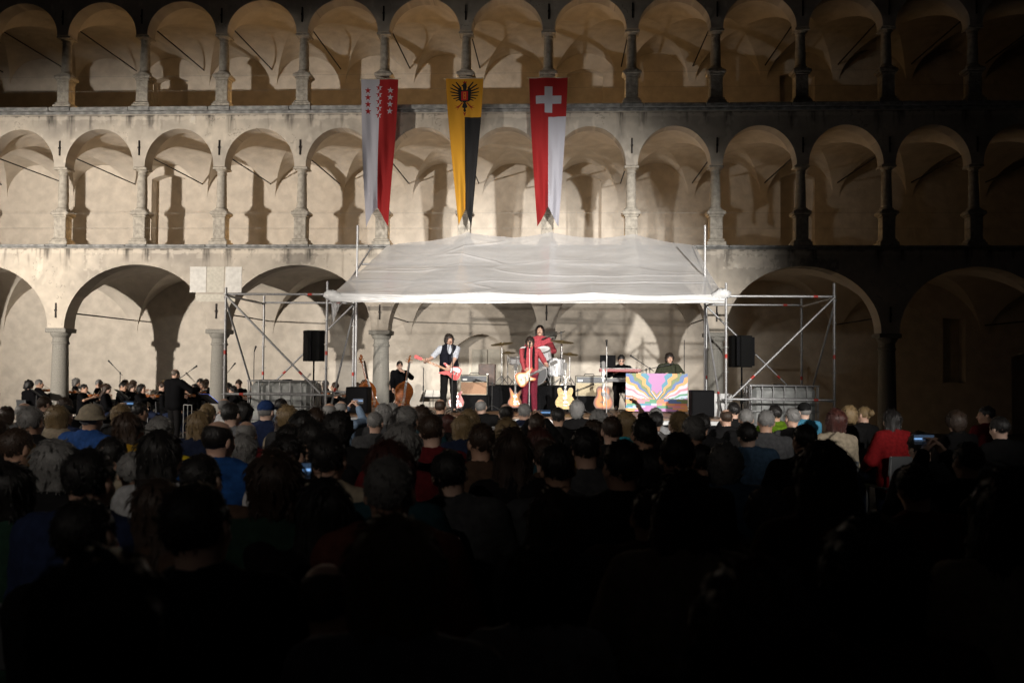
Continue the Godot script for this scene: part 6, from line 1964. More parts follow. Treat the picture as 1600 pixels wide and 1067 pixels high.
func figure(label: String, at: Vector3, turn: float, k: Dictionary, o: Dictionary, group: String) -> Node3D:
	# a person made once: fine grids, own pose
	var t := thing("person", label, "person", at, turn, group)
	var size: float = o.get("size", 1.0)
	t.scale = Vector3.ONE * size
	part("body", body_mesh(k, 0.018, 0.0075, o.get("hands", {})), skin_mat(o.get("skin", SKIN[0])), t)
	for c in o.get("tops", []):
		part(c[0], top_mesh(k, 0.015, c[2], c[3], c[4]), cloth(c[1]), t)
	part("trousers", trousers_mesh(k, 0.018), cloth(o.get("legs", CLOTH["black"])), t)
	for s in 2: part("shoe", shoe_mesh(k, s), mat(Color(0.015, 0.012, 0.01), 0.4), t)
	if o.has("hair"): part("hair", hair_mesh(k, o.hair, 0.009), hair_mat(o.get("hair_color", HAIR["dark"])), t)
	if o.has("hat"): part("hat", hat_mesh(k, o.hat), cloth(CLOTH["black"]), t)
	return t

func inside(t: Node3D, w: Vector3) -> Vector3:
	return t.transform.affine_inverse() * w

func turned(at: Vector3, turn: float, size: float, w: Vector3) -> Vector3:
	return Transform3D(Basis(Vector3.UP, turn).scaled(Vector3.ONE * size), at).affine_inverse() * w

func held_basis(low: Vector3, high: Vector3, face: Vector3, size: float) -> Basis:
	var y := (high - low).normalized()
	var z := (face - y * face.dot(y)).normalized()
	return Basis(y.cross(z), y, z).scaled_local(Vector3.ONE * size)

func build_band() -> void:
	var grp := "musicians on the stage"
	# player in the vest, bass guitar pointing to the left
	var at := Vector3(-2.02, STAGE, 3.1)
	var turn := PI + 0.25
	var sz := 0.97
	var low := Vector3(-1.74, 1.60, 3.36)
	var high := Vector3(-2.72, 2.0, 3.42)
	guitar("bass", "red bass guitar with white pickguard held by the player in the vest", low, held_basis(low, high, Vector3(0, 0.05, 1), 0.88))
	var d := (high - low).normalized()
	var rh := low + d * 0.80 + Vector3(0.02, -0.03, 0.06)
	var lh := low + d * 0.24 + Vector3(0.02, 0.04, 0.09)
	var k := skeleton({"right": turned(at, turn, sz, rh), "left": turned(at, turn, sz, lh), "elbow_left": Vector3(-0.8, -0.4, 0.7), "elbow_right": Vector3(0.5, -0.8, 0.2), "look": 0.35, "legs": [Vector3(-0.13, 0, 0.02), Vector3(0.13, 0, -0.04)]})
	figure("man in dark vest and white shirt playing a red bass guitar", at, turn, k, {"size": sz, "hair": "mop", "hair_color": Color(0.03, 0.018, 0.012),
		"tops": [["shirt", Color(0.62, 0.65, 0.72), 0.012, 0.5, "collar"], ["vest", Color(0.012, 0.013, 0.02), 0.024, 0.0, "vee"]],
		"hands": {1: [Vector3(-0.35, 0.25, -0.9), Vector3(0.5, 0.8, 0.2), 1.1], 0: [Vector3(0.75, -0.55, -0.2), Vector3(0, -0.2, 1), 0.7]}}, grp)
	# singer in red
	at = Vector3(-0.3, STAGE, 3.0)
	turn = PI - 0.1
	sz = 0.945
	low = Vector3(-0.56, 1.47, 3.28)
	high = Vector3(0.32, 1.93, 3.34)
	var g := guitar("swirl", "orange and cream guitar held by the singer in red", low, held_basis(low, high, Vector3(0, 0.05, 1), 0.98))
	g.set_meta("group", "guitars in the players' hands")
	d = (high - low).normalized()
	rh = low + d * 0.22 + Vector3(-0.02, 0.05, 0.1)
	lh = low + d * 0.72 + Vector3(0.0, -0.02, 0.06)
	k = skeleton({"right": turned(at, turn, sz, rh), "left": turned(at, turn, sz, lh), "elbow_left": Vector3(-0.5, -0.8, 0.2), "elbow_right": Vector3(0.8, -0.4, 0.7), "look": 0.1, "nod": -0.08, "legs": [Vector3(-0.11, 0, 0.0), Vector3(0.12, 0, -0.03)]})
	var f := figure("singer in red shirt and dark red trousers playing an orange guitar", at, turn, k, {"size": sz, "hair": "mop", "hair_color": Color(0.035, 0.02, 0.014), "legs": Color(0.19, 0.025, 0.045),
		"tops": [["shirt", Color(0.5, 0.085, 0.10), 0.013, 1.0, "collar"]],
		"hands": {1: [Vector3(-0.85, -0.3, -0.2), Vector3(0, -0.2, 1), 0.7], 0: [Vector3(0.3, 0.3, -0.9), Vector3(-0.5, 0.8, 0.2), 1.1]}}, grp)
	for s in [-1.0, 1.0]:
		var sc := Geo.new()
		sc.tube([k.neck + Vector3(s * 0.075, 0.03, 0.04), k.neck + Vector3(s * 0.09, -0.02, -0.08), k.chest + Vector3(s * 0.095, -0.02, -0.135), k.waist + Vector3(s * 0.1, -0.08, -0.145)], [0.022, 0.026, 0.028, 0.026], 8)
		part("scarf", sc, cloth(Color(0.012, 0.012, 0.014)), f)
	# drummer
	at = Vector3(-0.14, STAGE + 0.566, 0.93)
	k = skeleton({"sit": true, "look": 0.0, "nod": 0.12, "left": Vector3(-0.22, 0.72, -0.34), "right": Vector3(0.24, 0.74, -0.34)})
	f = figure("drummer in red jacket seated behind the drum kit", at, PI, k, {"size": 1.08, "hair": "long", "hair_color": Color(0.03, 0.016, 0.012), "tops": [["jacket", Color(0.5, 0.08, 0.10), 0.016, 1.0, "collar"]]}, grp)
	var mo := Geo.new()
	mo.tube([k.head + k.hb * Vector3(-0.032, -0.054, -0.092), k.head + k.hb * Vector3(0, -0.044, -0.104), k.head + k.hb * Vector3(0.032, -0.054, -0.092)], 0.008, 6)
	part("moustache", mo, hair_mat(Color(0.02, 0.012, 0.01)), f)
	stool(at, "round stool under the drummer")
	for s in [-1.0, 1.0]:
		var stick := thing("drum_stick", "drum stick in the drummer's " + ("right" if s < 0 else "left") + " hand", "drum stick", at)
		var a := Vector3(s * 0.23, 0.72, 0.34)
		part("shaft", seg_tube(a, a + Vector3(-s * 0.06, 0.06, 0.33), 0.008, 6), mat(Color(0.5, 0.33, 0.16), 0.5), stick)
	# keyboard player
	at = Vector3(1.78, STAGE, 0.72)
	k = skeleton({"sit": true, "lean": 0.12, "nod": -0.3, "left": Vector3(-0.2, 0.86, -0.36), "right": Vector3(0.2, 0.86, -0.36)})
	f = figure("keyboard player in black shirt seated at the dark red keyboard", at, PI, k, {"hair": "short", "hair_color": HAIR["dark"], "tops": [["shirt", CLOTH["deep black"], 0.014, 1.0, "collar"]]}, grp)
	var gl := Geo.new()
	for s in [-1.0, 1.0]: gl.ball(k.head + k.hb * Vector3(s * 0.034, 0.0, -0.098), Vector3(0.026, 0.018, 0.006), 8, k.hb)
	part("sunglasses", gl, mat(Color(0.01, 0.01, 0.01), 0.15), f)
	stool(at, "round stool under the keyboard player")
	# piano player
	at = Vector3(2.84, STAGE, 1.22)
	k = skeleton({"sit": true, "lean": 0.05, "look": -0.15, "nod": 0.03, "left": Vector3(-0.2, 0.80, -0.36), "right": Vector3(0.22, 0.80, -0.36)})
	figure("piano player in olive jacket singing behind the painted panel", at, PI + 0.2, k, {"size": 1.03, "hair": "mop", "hair_color": Color(0.03, 0.018, 0.013), "tops": [["jacket", Color(0.05, 0.055, 0.035), 0.022, 1.0, "jacket"]]}, grp)
	stool(at, "round stool under the piano player")
	# double bass player behind the column
	at = Vector3(-4.02, 0.2, -2.15)
	k = skeleton({"left": turned(at, PI, 1.0, Vector3(-3.82, 1.62, -1.8)), "right": turned(at, PI, 1.0, Vector3(-4.12, 1.0, -1.68)), "nod": -0.1, "look": 0.2})
	figure("double bass player in black suit standing behind the left column", at, PI, k, {"hair": "short", "hair_color": HAIR["dark"], "tops": [["jacket", CLOTH["deep black"], 0.02, 1.0, "jacket"]]}, grp)
	var rs := thing("player_riser", "low dark riser under the double bass player", "riser", Vector3(-4.0, 0, -2.0))
	var rg := Geo.new(); rg.box(Vector3(0, 0.1, 0), Vector3(1.6, 0.2, 1.2), 0.01)
	part("deck", rg, mat(Color(0.05, 0.045, 0.04), 0.8), rs)
	# conductor
	at = Vector3(-8.35, 0, 2.2)
	k = skeleton({"left": Vector3(-0.3, 1.2, -0.4), "right": Vector3(0.35, 1.25, -0.38), "look": -0.4, "nod": -0.2, "wide": 1.1, "fat": 0.02})
	figure("conductor in black suit standing before the orchestra with raised hands", at, -0.35, k, {"size": 0.97, "hair": "thin", "hair_color": Color(0.2, 0.15, 0.12), "tops": [["jacket", CLOTH["deep black"], 0.03, 1.0, "jacket"]]}, "")

func stool(at: Vector3, label: String) -> void:
	var t := thing("stool", label, "stool", at, 0.0, "stools of the band")
	var g := Geo.new()
	g.lathe([Vector2(0.0, 0.40), Vector2(0.17, 0.40), Vector2(0.18, 0.42), Vector2(0.17, 0.445), Vector2(0.0, 0.45)], Transform3D(), 20)
	part("seat", g, mat(Color(0.02, 0.02, 0.02), 0.5), t)
	for k in 3:
		var a := TAU * k / 3.0
		part("leg", seg_tube(Vector3(0, 0.39, 0), Vector3(cos(a) * 0.2, 0.0, sin(a) * 0.2), 0.012), mat(Color(0.5, 0.5, 0.5), 0.3, 0.7), t)

func seat_skeleton(pose: String, look: float) -> Dictionary:
	var key := "skel" + pose + str(look)
	if pool.has(key): return pool[key]
	var o := {"sit": true, "look": look}
	match pose:
		"woman": o.merge({"wide": 0.9})
		"heavy": o.merge({"wide": 1.12, "fat": 0.03})
		"leaning": o.merge({"roll": 0.06, "tilt": 0.1, "lean": -0.04})
		"phones": o.merge({"left": Vector3(-0.075, 1.2, -0.40), "right": Vector3(0.075, 1.2, -0.40), "elbow_left": Vector3(-0.6, -0.8, 0), "elbow_right": Vector3(0.6, -0.8, 0)})
		"arm": o.merge({"right": Vector3(0.27, 1.33, -0.22), "elbow_right": Vector3(0.6, -0.5, -0.2)})
		"violin": o.merge({"left": Vector3(-0.25, 0.94, -0.46), "right": Vector3(0.16, 0.95, -0.34), "elbow_left": Vector3(-0.2, -1, 0), "elbow_right": Vector3(0.8, -0.4, 0.2), "look": 0.35, "tilt": 0.15, "wide": 0.95})
		"reading": o.merge({"nod": -0.3, "wide": 0.96})
	pool[key] = skeleton(o)
	return pool[key]

func pooled(key: String) -> ArrayMesh:
	return pool.get(key)

func seated(label: String, at: Vector3, turn: float, size: float, pose: String, look: float, hair: String, hair_c: Color, garment: String, top_c: Color, skin: Color, group: String) -> Node3D:
	var k := seat_skeleton(pose, look)
	var id := pose + str(look)
	var t := thing("person", label, "person", at, turn, group)
	t.rotation = Vector3(rng.randf_range(-0.05, 0.04), turn, rng.randf_range(-0.055, 0.055))
	t.scale = Vector3.ONE * size
	if not pool.has("body" + id): pool["body" + id] = body_mesh(k, 0.026, 0.010)
	part("body", pool["body" + id], skin_mat(skin), t)
	# clothes do not follow the turn of the head
	var tid := pose + garment
	if not pool.has("top" + tid):
		var spec: Array = {"plain": [0.014, 1.0, ""], "collar": [0.014, 1.0, "collar"], "tee": [0.014, 0.5, ""], "jacket": [0.03, 1.0, "jacket"], "hood": [0.028, 1.0, "hood"]}[garment]
		pool["top" + tid] = top_mesh(k, 0.019, spec[0], spec[1], spec[2])
	part({"plain": "top", "collar": "shirt", "tee": "shirt", "jacket": "jacket", "hood": "hooded_jacket"}[garment], pool["top" + tid], cloth(top_c), t)
	if not pool.has("trousers" + pose): pool["trousers" + pose] = trousers_mesh(k, 0.026)
	part("trousers", pool["trousers" + pose], cloth(CLOTH["dark navy"]), t)
	if not pool.has("shoe"): pool["shoe"] = [shoe_mesh(k, 0), shoe_mesh(k, 1)]
	for s in 2: part("shoe", pool["shoe"][s], mat(Color(0.015, 0.012, 0.01), 0.4), t)
	if hair in ["FLAT", "CAP", "BUCKET"]:
		if not pool.has("hair" + id + "thin"): pool["hair" + id + "thin"] = hair_mesh(k, "thin", 0.0105)
		part("hair", pool["hair" + id + "thin"], hair_mat(HAIR["grey"]), t)
		if not pool.has("hat" + id + hair): pool["hat" + id + hair] = hat_mesh(k, hair.to_lower())
		part("hat", pool["hat" + id + hair], cloth(hair_c), t)
	else:
		if not pool.has("hair" + id + hair): pool["hair" + id + hair] = hair_mesh(k, hair, 0.0105)
		part("hair", pool["hair" + id + hair], hair_mat(hair_c), t)
	return t

func make_chair(label: String, group: String) -> Node3D:
	var t := thing("chair", label, "chair", Vector3.ZERO, 0.0, group)
	var grey := mat(Color(0.05, 0.052, 0.055), 0.6)
	var steel := mat(Color(0.2, 0.2, 0.2), 0.4, 0.6)
	var s := Geo.new(); s.box(Vector3(0, 0.425, -0.1), Vector3(0.42, 0.03, 0.42), 0.01)
	part("seat", s, grey, t)
	var b := Geo.new(); b.box(Vector3(0, 0.7, 0.175), Vector3(0.42, 0.24, 0.025), 0.01, Basis(Vector3.RIGHT, 0.12))
	part("backrest", b, grey, t)
	for sx in [-1.0, 1.0]:
		part("leg", seg_tube(Vector3(sx * 0.19, 0.0, -0.28), Vector3(sx * 0.19, 0.41, -0.28), 0.011), steel, t)
		part("leg", seg_tube(Vector3(sx * 0.19, 0.0, 0.14), Vector3(sx * 0.19, 0.82, 0.19), 0.011), steel, t)
	return t

func phone(at: Vector3, basis: Basis, label: String, glow: Color, power: float) -> void:
	var t := thing("smartphone", label, "phone", at, 0.0, "smartphones held up by spectators")
	t.basis = basis
	var b := Geo.new(); b.box(Vector3.ZERO, Vector3(0.15, 0.074, 0.009), 0.003)
	part("body", b, mat(Color(0.01, 0.01, 0.01), 0.3), t)
	var img := Image.create(48, 24, false, Image.FORMAT_RGB8)
	for y in 24:
		for x in 48:
			# a tiny picture of the stage: bright roof, dark crowd, a few lit spots
			var v := 0.25 + 0.25 * noise_b.get_noise_2d(x * 60.0, y * 50.0)
			if y > 7 and y < 12: v = 0.8
			if y > 16: v = 0.05 + 0.25 * maxf(0.0, noise_b.get_noise_2d(x * 160.0, y * 160.0))
			img.set_pixel(x, y, Color(glow.r * v, glow.g * v, glow.b * v))
	var s := Geo.new()
	var q := Vector3(0, 0, 1)
	s.quaduv([Vector3(-0.068, -0.033, 0.0055), Vector3(0.068, -0.033, 0.0055), Vector3(0.068, 0.033, 0.0055), Vector3(-0.068, 0.033, 0.0055)], [Vector2(0, 1), Vector2(1, 1), Vector2(1, 0), Vector2(0, 0)], [q, q, q, q])
	var m := StandardMaterial3D.new()
	m.albedo_color = Color(0.02, 0.02, 0.02)
	m.roughness = 0.2
	m.emission_enabled = true
	m.emission = Color.BLACK
	m.emission_texture = image_tex(img)
	m.emission_energy_multiplier = power
	part("screen", s, m, t)

func build_audience() -> void:
	var chair := make_chair("plain dark chair under a seated spectator", "chairs of the audience")
	var first := true
	var n := 0
	for a in AUDIENCE:
		var female: bool = a[3] in ["long", "bob", "bun", "tail"]
		var pose: String = a[7]
		if pose == "": pose = "woman" if female else ["man", "heavy", "leaning"][n % 3]
		var look: float = a[8]
		if absf(look) < 0.8: look = [0.0, 0.25, -0.25][int(absf(look) > 0.1) * (1 if look > 0 else 2)]
		if pose in ["phones", "arm", "leaning"]: look = 0.0
		var at := Vector3(a[0], 0, a[1])
		# everybody looks at the stage
		var turn := atan2(a[0] - 0.0, a[1] - 1.0) * 0.7
		if pose == "phones": turn += a[8]
		var off := Basis(Vector3.UP, turn) * Vector3(0, 0, 0.02)
		seated(a[9], at + off, turn, a[2], pose, look, a[3], HAIR[a[4]], a[5], CLOTH[a[6]], SKIN[n % 3], "seated spectators")
		var c := chair
		if not first: c = copy_of(chair, at, turn, "plain dark chair under a seated spectator", "chairs of the audience")
		first = false
		c.position = at + off
		c.rotation.y = turn
		c.scale = Vector3.ONE * (0.96 * a[2])
		if pose == "phones":
			var hb := Basis(Vector3.UP, turn)
			phone(at + hb * Vector3(0, 1.285, -0.46) * a[2], Basis(Vector3.UP, turn * 0.35) * Basis(Vector3.RIGHT, -0.12), "lit phone held up by the spectator " + String(a[9]).split(", ")[1], Color(0.55, 0.75, 1.0), 1.4)
		n += 1

# orchestra: x, z, size, pose, hair, hair colour, turn, label
const ORCHESTRA := [
	[-14.3, 0.2, 0.95, "violin", "long", "brown", -0.6, "violinist at the far left picture edge"],
	[-13.9, -1.6, 1.0, "violin", "short", "grey", -0.9, "violinist left of the first column, further back"],
	[-13.05, 0.1, 1.0, "reading", "curly", "dark", -0.5, "musician just left of the first column"],
	[-12.35, -1.9, 1.0, "reading", "short", "grey", -1.2, "musician just right of the first column, further back"],
	[-11.65, 0.1, 0.94, "violin", "bun", "dark", -1.5, "violinist with bare arms right of the first column"],
	[-11.95, -2.7, 1.0, "violin", "short", "brown", -1.4, "violinist in the back row, second right of the first column"],
	[-11.4, -2.0, 1.0, "reading", "short", "brown", -1.6, "musician in the back row, third right of the first column"],
	[-10.75, -2.6, 1.0, "violin", "bob", "blond", -1.7, "violinist in the back row below the boom microphone"],
	[-10.45, -0.1, 0.98, "reading", "long", "brown", -1.6, "musician in front, midway between the first two columns"],
	[-10.3, -1.6, 1.0, "reading", "short", "dark", -1.9, "musician behind the middle of the orchestra"],
	[-9.95, -3.1, 1.03, "reading", "long", "dark", 3.0, "musician at the back wall, left of the column shadow"],
	[-9.6, -0.9, 0.96, "violin", "tail", "brown", 2.6, "violinist in front of the column shadow, left"],
	[-9.45, -2.5, 1.03, "reading", "short", "brown", 3.1, "musician facing the courtyard, left of the column shadow"],
	[-9.15, -1.5, 1.0, "violin", "long", "brown", 2.6, "violinist facing the courtyard before the column shadow"],
	[-8.7, -2.9, 1.02, "reading", "short", "brown", 2.9, "musician at the back wall in the column shadow"],
	[-8.45, -1.2, 0.97, "reading", "bob", "dark", 2.8, "musician left of the conductor, facing the courtyard"],
	[-7.75, -2.4, 1.0, "reading", "short", "dark", 2.4, "musician right behind the conductor"],
	[-7.5, -1.6, 1.0, "violin", "long", "brown", 2.3, "violinist right of the conductor, further back"],
	[-7.15, -0.6, 0.96, "violin", "long", "blond", 1.9, "violinist right of the conductor beside the second column"],
	[-6.55, -2.2, 1.05, "reading", "short", "dark", 1.6, "musician right of the second column, looking left"],
	[-6.2, -2.9, 1.02, "reading", "short", "grey", 1.9, "musician behind the left tank, left one"],
	[-5.2, -3.2, 1.02, "reading", "short", "dark", 2.0, "musician behind the left tank below the loudspeaker"],
	[-4.95, -1.4, 0.98, "violin", "bob", "brown", 1.6, "violinist behind the left scaffold's inner post"],
	[-4.5, -3.3, 1.0, "reading", "short", "dark", 2.4, "musician behind the left monitor box"],
	[-12.75, -0.9, 0.98, "violin", "long", "dark", -0.9, "violinist hidden halfway behind the first column"],
	[-11.1, -0.75, 0.97, "violin", "short", "dark", -1.5, "violinist in the middle row, nearest the first column"],
	[-10.85, 0.55, 0.95, "reading", "long", "brown", -1.3, "musician in the front row, third right of the first column"],
	[-9.95, 0.5, 0.96, "violin", "bob", "dark", -1.6, "violinist in the front row near the middle"],
	[-9.3, 0.45, 0.95, "reading", "short", "brown", -1.9, "musician in the front row left of the conductor"],
	[-10.0, -0.75, 0.98, "reading", "bun", "brown", -1.8, "musician in the middle row near the middle"],
	[-8.95, -0.3, 0.96, "violin", "tail", "dark", 2.7, "violinist just left of the conductor's shoulder"],
	[-13.45, -2.8, 1.02, "reading", "bob", "grey", -1.1, "musician at the back wall left of the first column"],
	[-7.7, 0.2, 0.94, "reading", "long", "dark", 2.2, "musician beside the blue-lit music stand"],
	[-6.75, -1.1, 0.98, "reading", "tail", "brown", 1.8, "musician just right of the second column"],
	[-5.75, -1.9, 1.0, "violin", "short", "brown", 1.7, "violinist behind the left tank, middle one"],
]

func build_orchestra() -> void:
	var chair: Node3D = null
	var n := 0
	for m in ORCHESTRA:
		var y := 0.04 if m[0] < -5.4 and m[1] < 0.7 else 0.0
		var sz: float = m[2]
		if y == 0.0: sz *= 1.05
		var at := Vector3(m[0], y, m[1])
		seated("seated " + m[7] + ", in black", at, m[6], sz, m[3], 0.0, m[4], HAIR[m[5]], "tee" if m[7].contains("bare arms") else "plain", CLOTH["deep black"], SKIN[n % 3], "players of the orchestra")
		if chair == null:
			chair = make_chair("black chair under a seated orchestra player", "chairs of the orchestra")
			chair.position = at; chair.rotation.y = m[6]
		else: copy_of(chair, at, m[6], "black chair under a seated orchestra player", "chairs of the orchestra")
		if m[3] == "violin":
			var w := Transform3D(Basis(Vector3.UP, m[6]).scaled(Vector3.ONE * sz), at)
			var low := w * Vector3(-0.08, 1.0, -0.1)
			var high := w * Vector3(-0.27, 0.99, -0.62)
			fiddle("violin", "violin of the " + m[7], low, held_basis(low, high, Vector3.UP, 1.0), 0.31, "violins of the orchestra")
			var bow := thing("violin_bow", "bow of the " + m[7], "bow", Vector3.ZERO, 0.0, "bows of the violinists")
			part("stick", seg_tube(w * Vector3(0.2, 0.97, -0.42), w * Vector3(-0.42, 1.12, -0.27), 0.004, 6), mat(Color(0.2, 0.08, 0.03), 0.4), bow)
			part("hair", seg_tube(w * Vector3(0.2, 0.955, -0.42), w * Vector3(-0.42, 1.10, -0.27), 0.002, 5), mat(Color(0.7, 0.68, 0.6), 0.6), bow)
		n += 1

# ------------------------------------------------------------------ unseen floodlights outside the picture, placed by the light and shadows they cause
func floodlight(at: Vector3, aim: Vector3, angle: float, energy: float, color: Color, size: float, soft: float, visor: float, label: String) -> void:
	var t := thing("floodlight", label, "floodlight", Vector3(at.x, 0, at.z))
	var black := mat(Color(0.02, 0.02, 0.02), 0.5, 0.3)
	if at.y > 1.0: part("mast", seg_tube(Vector3(0, 0, 0), Vector3(0, at.y - 0.3, 0), 0.04, 10), black, t)
	for k in 3:
		var a := TAU * k / 3.0
		part("leg", seg_tube(Vector3(0, minf(0.9, at.y - 0.3), 0), Vector3(cos(a), 0, sin(a)) * minf(0.8, at.y) + Vector3(0, 0.02, 0), 0.025), black, t)
	var dir := (aim - at).normalized()
	var side := dir.cross(Vector3.UP).normalized()
	var b := Basis(side, side.cross(dir).normalized(), -dir)
	var h := Geo.new()
	h.lathe([Vector2(0.0, -0.3), Vector2(0.12, -0.3), Vector2(0.17, -0.2), Vector2(0.2, 0.0), Vector2(0.185, 0.0), Vector2(0.16, -0.12), Vector2(0.0, -0.14)], Transform3D(b * Basis(Vector3.RIGHT, -PI / 2), Vector3(0, at.y, 0)), 24)
	part("lamp_housing", h, black, t)
	part("yoke", seg_tube(Vector3(0, at.y - 0.32, 0), Vector3(0, at.y - 0.18, 0), 0.03), black, t)
	var lens := Geo.new()
	lens.lathe([Vector2(0.155, -0.05), Vector2(0.155, -0.045), Vector2(0.0, -0.035)], Transform3D(b * Basis(Vector3.RIGHT, -PI / 2), Vector3(0, at.y, 0)), 24)
	part("lamp_lens", lens, mat(Color(0.9, 0.9, 0.9), 0.3, 0.0, {"glow": color, "power": 4.0}), t)
	if visor > 0.0:
		# unseen hood plate over the lamp, placed to keep the beam off the top wall
		var vg := Geo.new()
		vg.box(Vector3(0, at.y, 0) + b * Vector3(0, 0.215, -visor * 0.5), Vector3(0.9, 0.006, visor), 0.0, b)
		for s in [-1.0, 1.0]: vg.box(Vector3(0, at.y, 0) + b * Vector3(s * 0.448, 0.13, -visor * 0.25), Vector3(0.006, 0.17, visor * 0.5), 0.0, b)
		part("hood", vg, black, t)
	var l := SpotLight3D.new()
	l.name = "unseen_flood_beam"
	l.light_color = color
	l.light_energy = energy
	l.spot_angle = angle
	l.spot_angle_attenuation = soft
	l.spot_range = 60.0
	l.spot_attenuation = 2.0
	l.light_size = size
	l.shadow_enabled = true
	l.transform = Transform3D(b, at + dir * 0.06)
	add_child(l)

# unseen warm lamps, set out of view to light galleries and arcade from within
func build_unseen_gallery_lamps() -> void:
	var iron := mat(Color(0.03, 0.028, 0.025), 0.6, 0.3)
	var glow := mat(Color(0.9, 0.8, 0.6), 0.4, 0.0, {"glow": Color(1.0, 0.79, 0.53), "power": 2.0})
	var line := [[[-7.5, 0.4], [-5.5, 0.55], [-3.5, 0.65], [-1.5, 0.65], [0.5, 0.55], [1.5, 0.36], [3.0, 0.24]], [[-5.5, 0.4], [-3.5, 0.65], [-1.5, 0.75], [0.5, 0.65], [2.0, 0.28]], [[2.0, 0.36], [4.0, 0.1]]]
	var where := ["first gallery", "second gallery", "ground arcade"]
	var nth := ["first", "second", "third", "fourth", "fifth", "sixth", "seventh"]
	for lv in 3:
		for j in line[lv].size():
			var e: Array = line[lv][j]
			var y: float = [LEDGE_ONE - 0.05, LEDGE_TWO - 0.05, 0.0][lv]
			var at := Vector3(e[0] * BAY, y, -0.85)
			var t := thing("unseen_floor_lamp", "unseen warm floor lamp in the %s, %s from the left" % [where[lv], nth[j]], "lamp", at, 0.0, "unseen floor lamps behind the parapets")
			var base := Geo.new()
			base.lathe([Vector2(0.0, 0.0), Vector2(0.05, 0.0), Vector2(0.05, 0.012), Vector2(0.03, 0.02), Vector2(0.022, 0.03), Vector2(0.0, 0.03)], Transform3D(), 16)
			part("base", base, iron, t)
			var b := Geo.new()
			b.ball(Vector3(0, 0.065, 0), Vector3(0.03, 0.034, 0.03), 12)
			part("lamp_bulb", b, glow, t)
			var l := OmniLight3D.new()
			l.name = "unseen_floor_lamp_glow"
			l.light_color = Color(1.0, 0.79, 0.53)
			l.light_energy = e[1]
			l.light_size = 0.03
			l.omni_range = 14.0
			l.omni_attenuation = 2.0
			l.shadow_enabled = true
			l.position = at + Vector3(0, 0.065, 0)
			add_child(l, true)

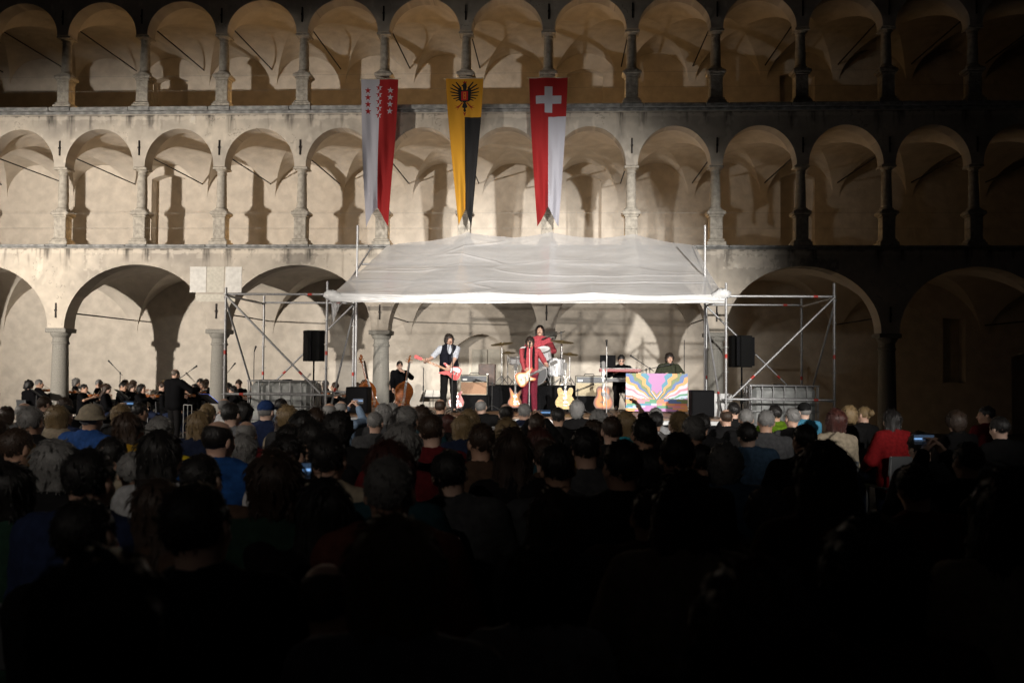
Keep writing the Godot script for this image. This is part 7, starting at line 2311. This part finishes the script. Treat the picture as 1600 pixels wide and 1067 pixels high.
func _ready() -> void:
	rng.seed = 4711
	noise_a.seed = 3; noise_a.frequency = 0.01; noise_a.fractal_octaves = 3
	noise_c.seed = 17; noise_c.frequency = 0.01; noise_c.fractal_type = FastNoiseLite.FRACTAL_NONE
	noise_b.seed = 8; noise_b.frequency = 0.02; noise_b.fractal_octaves = 3
	var cam := Camera3D.new()
	cam.name = "camera"
	cam.position = Vector3(0.308, 1.75, 21.723)
	cam.rotation_degrees = Vector3(1.76, 3.04, 0.5)
	var lens := CameraAttributesPhysical.new()
	lens.frustum_focal_length = 46.57
	lens.frustum_focus_distance = 19.0
	lens.frustum_near = 0.05
	lens.frustum_far = 400.0
	lens.exposure_aperture = 4.2
	cam.attributes = lens
	cam.fov = 42.27
	cam.far = 400.0
	cam.near = 0.05
	add_child(cam)
	cam.current = true
	var env := Environment.new()
	env.background_mode = Environment.BG_SKY
	var sky := Sky.new()
	var sm := ProceduralSkyMaterial.new()
	sm.sky_top_color = Color(0.04, 0.036, 0.036)
	sm.sky_horizon_color = Color(0.055, 0.046, 0.04)
	sm.ground_bottom_color = Color(0.01, 0.01, 0.01)
	sm.ground_horizon_color = Color(0.02, 0.018, 0.018)
	sky.sky_material = sm
	env.sky = sky
	env.tonemap_mode = Environment.TONE_MAPPER_LINEAR
	env.tonemap_exposure = 1.0
	env.sdfgi_enabled = true
	env.ssao_enabled = true
	env.ssil_enabled = true
	var we := WorldEnvironment.new()
	we.name = "night"
	we.environment = env
	add_child(we)
	floodlight(Vector3(-15.5, 3.35, 12.0), Vector3(-11.2, 4.8, 0.0), 40.5, 285.0, Color(1.0, 0.958, 0.905), 0.085, 1.0, 0.82, "floodlight on a mast at the left of the courtyard, lighting the palace front")
	floodlight(Vector3(-16.1, 4.6, 12.8), Vector3(-5.6, 1.0, 11.6), 17.0, 60.0, Color(1.0, 0.963, 0.915), 0.1, 0.9, 0.0, "unseen small floodlight on a mast at the left, placed to light the front rows")  # out of view, placed to light left shoulders in the front rows
	floodlight(Vector3(11.0, 8.9, 42.0), Vector3(0.1, 2.8, 0.0), 7.8, 2500.0, Color(1.0, 0.98, 0.95), 0.4, 0.85, 0.0, "unseen floodlight on a tall mast behind the audience at the right, aimed at the stage")  # out of view, placed to light the stage from the right
	floodlight(Vector3(-8.0, 8.9, 42.0), Vector3(-0.3, 2.8, 0.0), 7.0, 1050.0, Color(1.0, 0.97, 0.93), 0.4, 0.85, 0.0, "unseen floodlight on a tall mast behind the audience at the left, aimed at the stage")  # out of view, placed to soften the shadows behind the band
	floodlight(Vector3(-6.0, 14.0, 40.0), Vector3(-3.4, 1.6, 6.0), 15.0, 275.0, Color(1.0, 0.96, 0.91), 0.2, 1.0, 0.0, "unseen weaker floodlight on a very tall mast behind the audience, washing the front rows")  # out of view, placed to light the backs of the audience
	# ---- setting
	var g := Geo.new()
	g.quad(Vector3(-150, 0, 150), Vector3(150, 0, 150), Vector3(150, 0, -150), Vector3(-150, 0, -150))
	structure("ground", g, mat(Color(0.13, 0.12, 0.105), 0.9, 0.0, {"tex": noise_tex("granite", 0.06, 4, 0.6, 1.0), "scale": 0.6, "world": true}))
	build_palace()
	build_unseen_gallery_lamps()
	build_canopy()
	scaffold(-6.67, -4.52, false, "steel tube scaffold tower at the left of the stage")
	scaffold(3.7, 5.86, true, "steel tube scaffold tower at the right of the stage")
	tank(Vector3(-5.68, 0, 2.5), "caged white plastic tank in the left scaffold tower")
	tank(Vector3(5.02, 0, 2.5), "caged white plastic tank in the right scaffold tower")
	loudspeaker(Vector3(-5.02, 1.87, 2.75), -0.9, "black loudspeaker on a pole in the left scaffold tower", true)
	loudspeaker(Vector3(4.19, 1.82, 2.75), 0.35, "black loudspeaker with pale badge on a pole in the right scaffold tower", true)
	build_platform()
	build_gear()
	build_band()
	build_orchestra()
	build_audience()
	build_flag(0, -4.14, 0.92, [-0.3, 0.27, 0.0], "white and red banner with rows of stars")
	build_flag(1, -2.04, 0.92, [-0.1, 0.2, -0.0], "yellow and black banner with a black eagle")
	build_flag(2, 0.01, 0.94, [-0.24, 0.27, 0.0], "red and white banner with a white cross")
